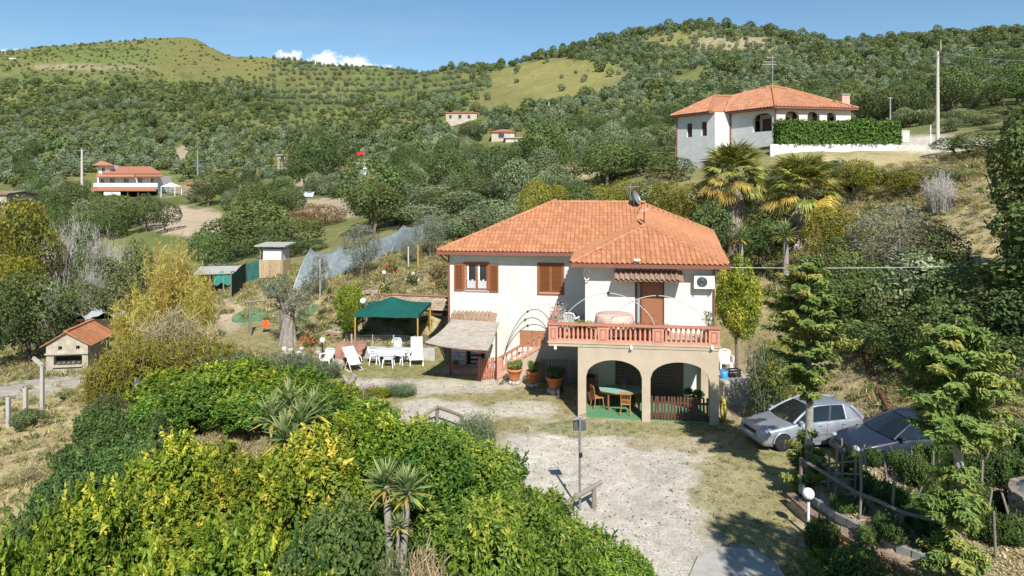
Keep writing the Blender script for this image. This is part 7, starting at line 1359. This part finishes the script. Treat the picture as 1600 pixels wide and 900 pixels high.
def T(K, px_, ytop, D, wpx, label, group=None, rz=None, name=None, dz=0, v=None, jig=False):
    b = P(px_, 400, D); b.z = gz(b.x, b.y)-.08+dz; h = max(.35, P(px_, ytop, D).z-b.z)*(r.uniform(.7, 1.22) if jig else 1); return K.place(b, h, wpx*D/F, r.uniform(0, 6.28) if rz is None else rz, label, group, v, name)
# ---- bushes on the bank, nearest the camera
GB1, GB2, GB3, GB4 = 'yellow-green citrus bushes at the bottom edge', 'glossy green bushes along the drive edge', 'dense green bushes between shed path and lawn', 'citrus bushes in the middle of the bank'
L1_, L2__, L3_, L4_ = 'yellow-green citrus bush in the dense mass filling the bottom left', 'glossy green laurel bush in the row along the edge of the gravel drive', 'deep green bush in the belt below the golden reeds and lawn', 'bright green citrus bush in the middle of the planted bank'
for i, (px_, yt, D, w_) in enumerate(sorted(((690, 668, 20.5, 150), (765, 705, 18.6, 150), (835, 755, 16.8, 150), (905, 805, 15.2, 150), (975, 850, 14.0, 130), (1025, 880, 13.2, 120), (720, 760, 15.5, 190), (800, 800, 14.2, 190), (870, 855, 12.9, 170), (680, 700, 18.0, 170), (770, 850, 12.4, 190), (950, 890, 12.4, 150)))): T(LAUREL, px_, yt+14, D, w_*.92, nth(i)+' glossy laurel bush from the left in the mass along the gravel drive', GB2, jig=True)
for i, (px_, yt, D, w_) in enumerate(sorted(((455, 575, 28.5, 130), (390, 560, 30, 130), (325, 565, 30.5, 130), (262, 590, 29.5, 120), (515, 590, 27.5, 120), (570, 620, 25.5, 120), (480, 615, 25.5, 150), (400, 610, 26, 140), (310, 610, 27, 130), (620, 655, 22.5, 120), (350, 590, 28.5, 130), (430, 590, 28, 130), (240, 630, 27, 90)))): T(LAUREL if i % 3 != 1 else CITRUS, px_, yt, D, w_*.95, nth(i)+' green bush from the left in the belt below reeds and lawn', GB3, jig=True)
for i, (px_, yt, D, w_) in enumerate(sorted(((560, 660, 20.5, 170), (500, 680, 19.5, 160), (630, 690, 18.8, 160), (395, 720, 17.5, 170), (330, 712, 18.5, 150), (480, 730, 16.5, 180), (570, 730, 16.2, 150), (420, 690, 20, 130)))): T(CITRUS, px_, yt, D, w_*.92, nth(i)+' bright citrus bush from the left in the middle of the bank', GB4, jig=True)
for i, (px_, yt, D, w_) in enumerate(sorted(((255, 728, 17.5, 170), (200, 775, 15.5, 170), (330, 780, 14.5, 190), (430, 795, 13.5, 190), (130, 815, 14.5, 170), (260, 835, 12.8, 200), (360, 860, 11.8, 210), (160, 870, 12.2, 190), (455, 870, 11.5, 190), (60, 850, 13.6, 150), (0, 850, 13.8, 150), (60, 890, 12, 180), (-40, 880, 12.5, 200), (230, 900, 11, 210), (90, 930, 10.5, 220)))): T(CITRUS, px_, yt, D, w_*.96, nth(i)+' yellow-green citrus bush from the left along the bottom edge', GB1, jig=True)
T(DULL, 525, 800, 12.6, 175, 'dull green fine-leaved shrub at the bottom, left of the yucca stems'); T(DULL, 470, 860, 11.2, 130, 'small dull green shrub at the bottom edge beside the larger one')
T(STRAWR, 655, 838, 13.2, 90, 'heap of dry brown stalks at the foot of the yucca stems'); T(SHRUB, 610, 862, 12.4, 90, 'low weedy bush at the bottom edge below the yucca stems')
T(FEATH, 742, 640, 22.8, 66, 'feathery blue-green shrub at the gravel edge'); T(FEATH, 625, 596, 29, 46, 'feathery green sapling on a thin stem below the garden table'); T(CITRUS, 592, 608, 28.5, 44, 'small yellowing bush beside the tree stump')
for i, (px_, yt, D, w_) in enumerate(((455, 545, 31.5, 70), (400, 548, 32, 80), (505, 560, 31.5, 50), (350, 545, 33, 70))): T(FEATH, px_, yt, D, w_, 'wispy grey-green shrub along the left edge of the lawn', 'wispy shrubs at the lawn edge')
for i, (px_, yt, D, w_) in enumerate(sorted(((150, 640, 28, 60), (185, 655, 26, 80), (215, 690, 23.5, 90), (170, 700, 23, 90), (135, 690, 24.5, 80), (110, 735, 21, 90), (160, 745, 20, 100), (215, 740, 20, 90), (80, 780, 18.5, 100), (125, 790, 18, 110), (50, 815, 17, 100), (250, 690, 22.5, 80), (260, 640, 26, 60), (20, 850, 16, 110)))): T(BRAMBLE, px_, yt+6, D, w_*1.25, nth(i)+' dark green bramble clump from the left on the slope beside the citrus mass', 'brambles on the left slope')
T(SHRUB, 330, 640, 25, 60, 'small dark shrub left of the torn netting') if False else None
T(STRAWR, 35, 725, 24, 60, 'tuft of long straw-green grass on the dry slope'); T(SHRUB, 45, 640, 30, 56, 'round grey-green bush in front of the concrete fence posts'); T(SHRUB, 165, 620, 31, 70, 'olive-green bush at the bend of the dirt path')
# ---- golden reeds and left thickets
T(BAMBOO, 268, 345, 40, 78, 'tallest golden bamboo clump left of the swing path', v=0); T(BAMBOO, 208, 425, 37, 66, 'golden bamboo clump beside the stone shed roof', v=1); T(BAMBOO, 312, 400, 38, 46, 'golden bamboo clump on the side nearest the dirt path', v=1); T(REEDY, 215, 505, 33, 95, 'yellow-green reed clump in front of the golden bamboo', v=0); T(STRAWR, 265, 470, 35.5, 90, 'pale straw reeds among the golden bamboo', v=0); T(REEDY, 300, 510, 33.5, 110, 'yellow-green reed clump right of the straw reeds', v=1); T(REEDY, 170, 540, 33, 70, 'low yellow-green reeds just right of the stone shed', v=1); T(REEDY, 345, 530, 34, 70, 'low green reeds beside the dirt path', v=0); T(STRAWR, 320, 500, 36, 50, 'tall pale grass at the edge of the dirt path', v=1)
T(YELTREE, 30, 318, 62, 130, 'autumn-yellow broad tree at the left picture edge', v=0); T(YELTREE, 20, 400, 55, 110, 'lower yellow-brown tree under the autumn-yellow one', v=1); T(OAK, 45, 430, 47, 130, 'dark leafy tree shading the dirt path by the shed', v=0); T(OAK, -15, 440, 44, 110, 'dark tree cut by the left edge above the fence posts', v=1); T(OAK, 120, 440, 52, 100, 'dark green bush-like tree behind the stone shed', v=2)
for px_, yt, D, w_ in ((85, 340, 66, 60), (115, 325, 70, 60), (150, 345, 68, 70), (185, 365, 64, 50), (75, 425, 52, 60), (145, 395, 55, 50)): T(BARE, px_, yt, D-2, w_*.85, 'leafless grey thicket shrub behind the stone shed', 'bare grey thicket shrubs')
for px_, yt, D, w_ in ((160, 400, 60, 90), (190, 430, 52, 80), (130, 370, 66, 80), (95, 440, 54, 80), (215, 380, 62, 60), (60, 380, 64, 70)): T(SHRUB, px_, yt, D, w_, 'mixed olive-brown scrub among the bare grey shrubs', 'scrub among the grey shrubs')
for px_, yt, D, w_, lb in ((400, 315, 82, 120, 'large dark oak left of the net tunnel, the taller one'), (350, 340, 78, 90, 'dark oak beside the sandy field'), (450, 345, 76, 100, 'dark oak directly behind the wooden hut'), (330, 365, 72, 70, 'small dark oak behind the golden bamboo'), (420, 370, 70, 100, 'low dark oak above the teal screen'), (480, 375, 68, 60, 'dark bush between the wooden hut and the net tunnel')): T(OAK, px_, yt, D, w_*1.12, lb)
for px_, yt, D, w_ in ((345, 412, 64, 70), (310, 415, 62, 50), (390, 415, 63, 60)): T(OLIVE, px_, yt, D, w_, 'grey-green olive beside the hen coop and screens', 'olives by the hen coop')
T(REDSHRUB, 500, 320, 92, 95, 'wide rusty red shrub in front of the sandy patch')
for px_, yt, D, w_, lb in ((565, 350, 48.5, 60, 'silvery olive in front of the net tunnel, the fullest'), (672, 338, 54, 54, 'tall silvery olive at the house end of the net tunnel'), (640, 372, 52, 34, 'slender silvery olive near the yellow post'), (500, 400, 46, 36, 'low silvery olive beside the net tunnel end')): T(OLIVE_S, px_, yt, D, w_*1.1, lb)
T(CITRUS, 545, 450, 39.5, 50, 'young lemon tree at the corner of the gazebo'); T(CITRUS, 548, 475, 37.5, 30, 'small yellow-green bush at the gazebo post')
for i, (px_, py_, rad, fm, lb) in enumerate(((645, 447, .5, F_WFLOWER, 'rose bush with white blooms in the terrace bed'), (683, 440, .65, F_RFLOWER, 'rose bush with deep red blooms at the house corner'), (612, 430, .45, F_RFLOWER, 'rose bush with pink-red blooms by the globe lamp'), (600, 462, .4, F_YFLOWER, 'low yellow-green bush on top of the brick wall'), (690, 455, .5, F_OFLOWER, 'rose bush with orange blooms against the house wall'))):
    b = on(px_, py_, 38); t = thing('rose_bush', lb, 'rose bush', b); leafball('foliage', t, rad, 420, F_SHRUB, 500+i, .13, .55, .9, rad*.9, kind='stuff'); leafball('blooms', t, rad*1.05, 34, fm, 520+i, .17, .95, .9, rad*1.0, kind='stuff'); MB().tube([(0, 0, -.1), (0, 0, rad)], .03, 5).build('stem', BARK, t)
b = on(482, 545, 30); t = thing('flower_bush', 'bush of orange-red flowers at the foot of the old olive', 'flower bush', b); leafball('foliage', t, .5, 360, F_SHRUB, 540, .12, .5, .7, .3, kind='stuff'); leafball('blooms', t, .55, 260, F_OFLOWER, 541, .1, .8, .7, .35, kind='stuff')
q_ = np.random.default_rng(71)
for k in range(11): px_, py_ = q_.uniform(430, 500), q_.uniform(548, 560); p = on(px_, py_, 26); t = thing('garden_stone', 'pale rock in the edging below the old olive', 'rock', p, q_.uniform(0, 6), 'pale rocks edging the old olive'); m = MB(); m.ball((0, 0, .1), .2, 9, 7, (1, q_.uniform(.6, 1), .7)); obj('rock', m.mesh('rock', ROUGHSTONE), t)
# ---- right of and behind the house
T(LEMON, 1152, 404, 31.0, 78, 'yellowing lemon tree against the side of the house, the larger'); T(FEATH, 1198, 520, 25.5, 60, 'ragged green shrub behind the bonnet of the silver car'); T(YELTREE, 1215, 535, 25.5, 80, 'yellow-green shrub directly behind the silver car')
HED = [(838, 282, 52, 56), (870, 292, 53, 52), (905, 288, 54, 56), (940, 290, 55, 56), (975, 284, 55, 60), (1010, 280, 54, 60), (1045, 285, 52, 60), (1080, 290, 50, 60), (1110, 300, 48, 50)]
for i, (px_, yt, D, w_) in enumerate(HED): T(YELTREE if i % 3 != 2 else OAK, px_, yt, D, w_*1.25, 'yellow-green tree in the row directly behind the orange roof' if i % 3 != 2 else 'darker tree in the row directly behind the orange roof', 'tree row behind the house roof' if i % 3 != 2 else 'darker trees behind the house roof')
for px_, yt, D, w_ in ((700, 345, 60, 70), (735, 330, 62, 80), (770, 315, 64, 90), (800, 320, 58, 70), (660, 320, 70, 90), (720, 300, 76, 90), (830, 300, 66, 70), (620, 315, 76, 90), (690, 290, 84, 90), (760, 290, 80, 90), (580, 318, 84, 80), (640, 285, 92, 90), (880, 272, 70, 70)): T(OLIVE, px_, yt, D, w_*1.15, 'grey-green olive in the grove sloping up behind the house corner', 'olives behind the house corner')
for px_, yt, D, w_, lb in ((1000, 232, 74, 110, 'rounded dark tree left of the hill house wall'), (960, 235, 78, 80, 'bright green feathery tree left of the hill house'), (1050, 245, 68, 70, 'leafy fig beside the hill house corner')): T(YELTREE if 'bright' in lb else OAK, px_, yt, D, w_*1.15, lb)
for px_, yt, D, w_, lb in ((1190, 345, 44, 90, 'dark bushy tree between the palm trunks'), (1300, 325, 40, 90, 'yellow-green tree right of the farther palm'), (1310, 372, 37, 80, 'dark green tree below the farther palm'), (1405, 325, 36, 150, 'broad silvery olive on the bank right of the palms'), (1340, 250, 52, 60, 'fig with big pale leaves on the dry bank'), (1420, 268, 50, 70, 'pale green sapling on the dry bank'), (1300, 250, 55, 70, 'dark low shrub under the white terrace wall'), (1345, 258, 55, 80, 'dark shrub in the thicket line, the one nearest the hedge'), (1435, 260, 53, 80, 'dark shrub in the thicket line below the tall pole'), (1475, 266, 50, 60, 'dark shrub at the right end of the thicket line'), (1215, 262, 56, 80, 'leafy dark shrub behind the heads of the palms'), (1165, 275, 54, 70, 'leafy dark shrub behind the palm nearer the house'), (1250, 330, 50, 90, 'dense dark tree directly behind the farther palm trunk'), (1110, 320, 46, 70, 'dense dark tree left of the nearer palm trunk'), (1200, 330, 47, 80, 'dense dark tree filling the gap between the palms'), (1380, 270, 56, 120, 'dark bramble thicket under the dry grass edge'), (1550, 205, 56, 110, 'glossy dark tree at the end of the driveway'), (1490, 215, 60, 60, 'dark round bush below the driveway'), (1280, 300, 48, 70, 'bushy shrub on the bank behind the farther palm')):
    K = OLIVE_S if 'silvery' in lb else (YELTREE if ('yellow' in lb or 'pale' in lb) else (SHRUB if 'shrub' in lb or 'thicket' in lb else OAK)); T(K, px_, yt, D, w_*1.15, lb)
for px_, yt, D, w_, lb in ((1610, 165, 31, 110, 'tall dark tree filling the right picture edge, upper part lit'), (1650, 300, 25, 190, 'dark shaded tree at the right edge behind the conifer'), (1440, 402, 30, 140, 'shaded olive on the bank above the navy car'), (1520, 415, 28, 140, 'shaded oak on the bank behind the golden conifer'), (1370, 435, 31, 110, 'dark shaded tree beside the timber edging'), (1590, 440, 25, 150, 'deep shaded tree behind the golden conifer, at its right shoulder'), (1480, 470, 26, 130, 'shaded bush behind the raised tailgate'), (1565, 525, 23.5, 120, 'shaded bush right of the navy car'), (1330, 395, 34, 100, 'dark tree on the bank below the farther palm, nearest the cable'), (1415, 500, 28, 100, 'low dark tree on the bank behind the silver car'), (1345, 500, 30, 70, 'small dark shrub-tree at the top of the timber edging'), (1305, 430, 33, 80, 'olive-green tree behind the tall conifer'), (1475, 360, 34, 80, 'oak at the foot of the dry golden slope')): T((TALLOAK if ('tall' in lb or 'right edge' in lb) else OAK) if 'shaded olive' not in lb else OLIVE, px_, yt, D, w_*1.1, lb)
T(BARE, 1470, 262, 44, 50, 'arching dry bamboo canes on the bank'); T(STRAWR, 1500, 300, 44, 60, 'tuft of green-gold grass at the top of the dry slope'); T(STRAWR, 1450, 255, 52, 60, 'bright feathery grass below the driveway')
T(CITRUS, 1300, 850, 15.2, 130, 'ragged yellow-green shrub in front of the curved wall', dz=-.1).scale[2] *= .55; T(SHRUB, 1390, 880, 13.8, 110, 'weedy shrub at the bottom edge before the curved wall'); T(BRAMBLE, 1335, 862, 14.8, 110, 'dark bramble below the brown coping of the curved wall'); T(BRAMBLE, 1285, 815, 16.4, 60, 'small bramble at the start of the curved wall'); T(SHRUB, 1450, 885, 13.0, 90, 'ragged weed bush under the right end of the curved wall'); T(SHRUB, 1255, 870, 15, 60, 'low weed clump beside the globe lamp foot')
# vines and beans in the plot
for i, (px_, yb, h, w_) in enumerate(((1365, 728, .5, .7), (1400, 732, .55, .7), (1385, 790, .6, .8), (1425, 755, .7, .9), (1450, 765, .7, .9), (1350, 770, .6, .7), (1410, 800, .6, .8), (1465, 800, .7, 1.0), (1330, 745, .7, .7), (1440, 728, .6, .8), (1470, 735, .8, .8), (1555, 850, .7, .8), (1590, 765, .8, 1.0), (1520, 840, .5, .7), (1540, 800, .6, .8), (1340, 800, .4, .6), (1380, 830, .4, .6))):
    p = G(px_, yb, 12, 26); BRAMBLE.place(p-Vector((0, 0, .05)), h, w_, i*1.3, 'leafy bean plant climbing among the stakes of the vegetable plot', 'leafy plants in the vegetable plot', name='bean_plant')
for i, (px_, yb, h, w_) in enumerate(((1315, 800, .45, .6), (1360, 850, .4, .7), (1400, 850, .5, .7), (1430, 820, .5, .8), (1455, 845, .5, .8), (1520, 800, .6, .9), (1570, 800, .5, .8), (1590, 850, .6, .9), (1480, 770, .7, .9), (1560, 740, .8, 1.0), (1600, 720, 1.0, 1.2), (1525, 755, .8, 1.0))): p = G(px_, yb, 12, 26); BRAMBLE.place(p-Vector((0, 0, .05)), h, w_, i*1.7, 'weedy green clump overgrowing the ground of the vegetable plot', 'weeds in the vegetable plot', name='weed_clump')
T(YELTREE, 1290, 740, 18.6, 30, 'small orange-tinged shrub at the corner of the plot rail')
# a tall tree out of frame beside the camera, whose shade falls across the drive
TALLOAK.place((8.2, 7.0, gz(8.2, 7.0)), 10.4, 3.6, 1.0, 'tall tree just outside the picture beyond its lower right corner', v=1)
for px_, yt, D, w_ in ((1500, 172, 84, 56), (1535, 180, 80, 50), (1570, 168, 84, 60), (1440, 172, 92, 50), (1600, 178, 80, 56), (1485, 186, 78, 36), (1550, 196, 74, 40), (1410, 178, 94, 46)): T(OLIVE, px_, yt, D, w_*1.15, 'grey-green olive on the rise behind the driveway and tall pole', 'olives behind the driveway')
# ---- cypress clump and other mid-distance trees
T(OAK, 500, 205, 160, 60, 'tallest tree of the dark cypress clump'); T(OAK, 475, 222, 158, 56, 'dark cypress clump tree on the side of the grey hut'); T(OAK, 530, 215, 162, 60, 'dark cypress clump tree on the side of the red shade'); T(OAK, 455, 235, 156, 40, 'lowest dark tree at the edge of the cypress clump')
# ------------------------------------------------------------------ groves and scrub over the hillsides
r = np.random.default_rng(202)
def cells(s, d0, d1):
    ys = np.arange(d0, d1, s); out = []
    for i, y in enumerate(ys):
        xs = np.arange(-.86*y, .9*y, s)+(s/2 if i % 2 else 0); out.append(np.stack([xs, np.full(len(xs), y)], 1))
    p = np.concatenate(out); return p+r.uniform(-.34, .34, p.shape)*s
pts = np.concatenate([cells(4.2, 62, 130), cells(3.6, 130, 260), cells(3.8, 260, 440), cells(4.8, 440, 800)])
z = ground_z(pts[:, 0], pts[:, 1]); px_, py_ = proj(pts[:, 0], pts[:, 1], z); D = pts[:, 1]
n1 = _wn(pts[:, 0], pts[:, 1], .06, 3.1); n2 = _wn(pts[:, 0], pts[:, 1], .021, 7.7)
po = np.where(px_ > 640, .80, .74); pd_ = np.where(px_ > 640, .10+.2*(n2 > .45), .10+.16*(n2 > .4))+.14*(D < 140); ps = np.full(len(D), .05)
left = px_ < 640+(D-200)*.12
hi = left & (py_ < 205); po = np.where(hi, .10+.5*(n2 > .5), po); pd_ = np.where(hi, .05+.10*(n1 > .2), pd_); ps = np.where(hi, 1.2, ps)
hi2 = left & (py_ < 128); po = np.where(hi2, .01+.25*(n1 > .85), po); pd_ = np.where(hi2, .0, pd_); ps = np.where(hi2, .6, ps)
ter = left & (((px_-490)/75)**2+((py_-130)/48)**2 < 1) | (((px_-650)/110)**2+((py_-130)/22)**2 < 1); row_ = np.mod(z, 7.0) < 2.4
po = np.where(ter, np.where(row_, .95, .0), po); pd_ = np.where(ter, .0, pd_); ps = np.where(ter, .1, ps)
def ell(cx, cy, rx, ry, k=0.0, rough=.25):
    global po, pd_, ps
    d = ((px_-cx)/rx)**2+((py_-cy)/ry)**2+rough*n1; i = d < 1; po = np.where(i, po*k, po); pd_ = np.where(i, pd_*k, pd_); ps = np.where(i, ps*(.3+.7*k), ps)
for e in ((870, 125, 108, 34, .03), (780, 158, 60, 18, .05), (1060, 62, 58, 12, .15), (1160, 70, 70, 12, .3), (330, 85, 90, 40, .05), (200, 300, 95, 36, .04), (300, 345, 85, 22, .0), (520, 325, 60, 16, 0), (283, 240, 14, 20, 0), (480, 290, 75, 14, .1), (590, 290, 26, 24, .1), (720, 192, 38, 18, .03), (800, 236, 62, 34, .03), (1076, 121, 28, 13, 0), (900, 270, 45, 12, 0), (560, 262, 28, 18, .0), (440, 258, 18, 14, 0), (1520, 78, 12, 7, 0), (330, 300, 90, 16, .15), (1395, 116, 14, 8, 0), (140, 104, 90, 5, .1), (0, 315, 30, 30, 0), (130, 235, 18, 8, 0), (1465, 150, 12, 60, .3)): ell(*e)
blk_ = (D < 95) & (px_ > 1010); po = np.where(blk_, 0, po); pd_ = np.where(blk_, 0, pd_); ps = np.where(blk_, .0, ps)
blk_ = (D < 104) & (px_ < 560); po = np.where(blk_, 0, po); pd_ = np.where(blk_, 0, pd_)
near_ = (D < 70); po = np.where(near_, 0, po); pd_ = np.where(near_, 0, pd_); ps = np.where(near_, 0, ps)
u = r.random(len(D)); kind = np.where(u < po*(1-pd_), 0, np.where(u < po*(1-pd_)+pd_, 1, np.where(u < po*(1-pd_)+pd_+ps*.6, 2, -1)))
ok = (kind >= 0) & (py_ < 420); pts, z, D, kind, px_, py_ = pts[ok], z[ok], D[ok], kind[ok], px_[ok], py_[ok]
# wooded skyline of the right-hand hill
ex = []
for a, b, k in ((690, 760, 26), (735, 1010, 46), (985, 1075, 40), (1075, 1200, 26), (1200, 1600, 60)):
    for _ in range(k): q = r.uniform(a, b); ex.append((q, 418+r.uniform(-12, 22) if q > 760 else 475+r.uniform(-10, 20)))
ex = np.array(ex); exx = (ex[:, 0]-X0)*ex[:, 1]/F; exz = ground_z(exx, ex[:, 1])
pts = np.concatenate([pts, np.stack([exx, ex[:, 1]], 1)]); z = np.concatenate([z, exz]); D = np.concatenate([D, ex[:, 1]]); kind = np.concatenate([kind, np.where(r.random(len(ex)) < .7, 1, 0)]); pe = proj(exx, ex[:, 1], exz); px_ = np.concatenate([px_, pe[0]]); py_ = np.concatenate([py_, pe[1]])
size = r.uniform(.66, 1.25, len(D))*np.interp(D, [80, 150, 260, 420], [1.0, .8, .7, .74])*np.where(kind == 1, r.uniform(.7, 1.15, len(D)), 1); rot = r.uniform(0, 6.283, len(D)); hgt = r.uniform(.85, 1.2, len(D))
infr = (px_ > -30) & (px_ < 1630) & (py_ > 0)
indiv = np.zeros(len(D), bool)
for k, K, K0, lim in ((0, OLIVE, FAR_O, 290), (1, OAK, FAR_D, 170)):
    idx_ = np.where((kind == k) & infr)[0]; idx_ = idx_[np.argsort(-(size[idx_]/D[idx_]))][:lim]; indiv[idx_] = True
    for i in idx_:
        lft = px_[i] < 640; mid_ = D[i] < 150
        if k == 0: lb = ('grey-green olive on the slope around the country house' if mid_ else 'olive dotting the lower left hillside') if lft else ('grey-green olive on the slope above the orange roof' if px_[i] < 1040 else 'grey-green olive on the slope behind the hill house')
        else: lb = 'dark leafy tree among the olives left of the cypress clump' if lft else ('dark leafy tree among the olives above the orange roof' if px_[i] < 1040 else 'dark leafy tree on the slope behind the hill house')
        s = size[i]; f = K0.w/K.w
        K.place((pts[i, 0], pts[i, 1], z[i]-.1), K0.h*s*hgt[i]*(1.08 if k == 0 else 1.0), K0.w*s*1.06, rot[i], lb, lb.replace('grey-green olive', 'olives').replace('olive dotting', 'olives dotting').replace('dark leafy tree', 'dark trees'))
rest = ~indiv & (D > 112); off = np.array([0, len(FAR_O.var), len(FAR_O.var)+len(FAR_D.var)]); nv = np.array([len(FAR_O.var), len(FAR_D.var), len(FAR_S.var)])
which = off[kind]+(r.random(len(D))*nv[kind]).astype(int); sc = np.stack([size, size, size*hgt], 1)*np.where(kind == 2, r.uniform(.6, 1.5, len(D)), 1)[:, None]
w_ = which[rest]
wood = scatter('hillside_trees', 'olive groves, oaks and scrub covering the far hillsides', [FAR_O, FAR_D, FAR_S], np.stack([pts[rest, 0], pts[rest, 1], z[rest]-.15], 1), rot[rest], sc[rest], w_)
print('hill plants', len(D), 'individual', int(indiv.sum()))

# ------------------------------------------------------------------ grass, weeds and leaf litter near by
def tuft_kind(h, n, mat, seed, spread=.1, wid=.05):
    K = Kind('tuft', 'grass', h, .3); q_ = np.random.default_rng(seed)
    for v in range(3): p = np.column_stack([q_.normal(size=n)*spread, q_.normal(size=n)*spread, np.full(n, h*.42)]); d = np.column_stack([q_.normal(size=n)*.5, q_.normal(size=n)*.5, np.ones(n)]); K.add([('blades', leaf_mesh('blades', p, q_.normal(size=(n, 3)), h*q_.uniform(.6, 1.25, n), wid/h*1.2, mat, q_.random(n), q_, d))])
    return K
DRYT = tuft_kind(.16, 16, F_GRASS, 1, .12, .022); GRT = tuft_kind(.15, 16, F_GREENGRASS, 2, .12, .024); TALL = tuft_kind(.55, 26, F_GRASS, 3, .16, .03); WEED = tuft_kind(.4, 30, F_GREENGRASS, 4, .2, .06)
def field(n, boxx, boxy): return np.stack([r.uniform(*boxx, n), r.uniform(*boxy, n)], 1)
gp = np.concatenate([np.stack([(lambda d: r.uniform(-.82, .82, len(d))*d)(dd), dd], 1) for dd in [10+50*r.random(60000)**1.0]]); gzv_ = ground_z(gp[:, 0], gp[:, 1]); cc = ground_colour(gp[:, 0], gp[:, 1], gzv_); lum = cc.mean(1)
gx_, gy_ = gp[:, 0], gp[:, 1]; lx = hc*(gx_-HX)+hs_*(gy_-HY); ly = -hs_*(gx_-HX)+hc*(gy_-HY)
inh = ((lx > -.1) & (lx < 5.4) & (ly > -.05) & (ly < 7)) | ((lx > -6.8) & (lx < 10) & (ly > 5.2) & (ly < 16.3))
inp = poly_sd(gx_, gy_, [(p.x, p.y) for p in pd]) < 0
green = (cc[:, 1]-cc[:, 0]*.80)
inplot = poly_sd(gx_, gy_, PLOT) < .6
keep = ~inh & ~inp & ~(inplot & (r.random(len(gx_)) < .7)) & (r.random(len(gx_)) < np.clip((.37-lum)/.12, .03, 1))
yard_in = poly_sd(gx_, gy_, YARD) < 0; slope = ~yard_in & (gy_ > 15)
k_ = np.where(slope & (r.random(len(gx_)) < .35), 2, np.where(r.random(len(gx_)) < np.clip(.25+green*6, .05, .7), 1, 0)); k_ = np.where(slope & (k_ == 1) & (r.random(len(gx_)) < .4), 3, k_)
k_ = np.where((yard_in | inplot) & (k_ >= 2), 0, k_)
g = keep & ~(yard_in & (r.random(len(gx_)) < .35)); which = (k_*3+(r.random(len(k_))*3).astype(int))[g]; s = (r.uniform(.6, 1.3, len(k_))*np.where(yard_in | inplot, .45, np.where(gy_ < 24, .55, np.where(gy_ < 40, .65, .85))))[g]
scatter('grass', 'dry grass and weeds over yard, bank and slopes', [DRYT, GRT, TALL, WEED], np.stack([gx_[g], gy_[g], gzv_[g]-.01], 1), r.uniform(0, 6.28, g.sum()), np.stack([s, s, s], 1), which)
n = 14000; lp_ = field(n, (8.4, 16), (13.5, 21.4)); ins = poly_sd(lp_[:, 0], lp_[:, 1], PLOT) < -.25; lp_ = lp_[ins]; zz = ground_z(lp_[:, 0], lp_[:, 1])
F_LITTER = FOL('dry_litter', (.24, .15, .07), (.46, .34, .20), (.62, .52, .38), .15, .9, 0, 0)
o = obj('leaf_litter', leaf_mesh('leaf_litter', np.column_stack([lp_, zz+.03]), r.normal(size=(len(lp_), 3))*.4+np.array((0, 0, 1)), .075, .6, F_LITTER, r.random(len(lp_)), r), kind='stuff'); o['label'] = 'pale dry leaves littering the vegetable plot'
n = 2600; gpx = field(n, (-9, 8), (14, 33)); zz = ground_z(gpx[:, 0], gpx[:, 1]); okk = (poly_sd(gpx[:, 0], gpx[:, 1], YARD) < -.2); lx = hc*(gpx[:, 0]-HX)+hs_*(gpx[:, 1]-HY); ly = -hs_*(gpx[:, 0]-HX)+hc*(gpx[:, 1]-HY); okk &= ~((lx > -.2) & (ly > -.1)); gpx, zz = gpx[okk], zz[okk]
o = obj('gravel', leaf_mesh('gravel', np.column_stack([gpx, zz+.012]), r.normal(size=(len(gpx), 3))*.3+np.array((0, 0, 1)), .07, .8, FOL('brown_leaf_litter', (.10, .065, .035), (.24, .16, .09), (.45, .38, .30), .1, .9, 0, 0), r.random(len(gpx)), r), kind='stuff'); o['label'] = 'scattered stones and fallen leaves on the gravel'
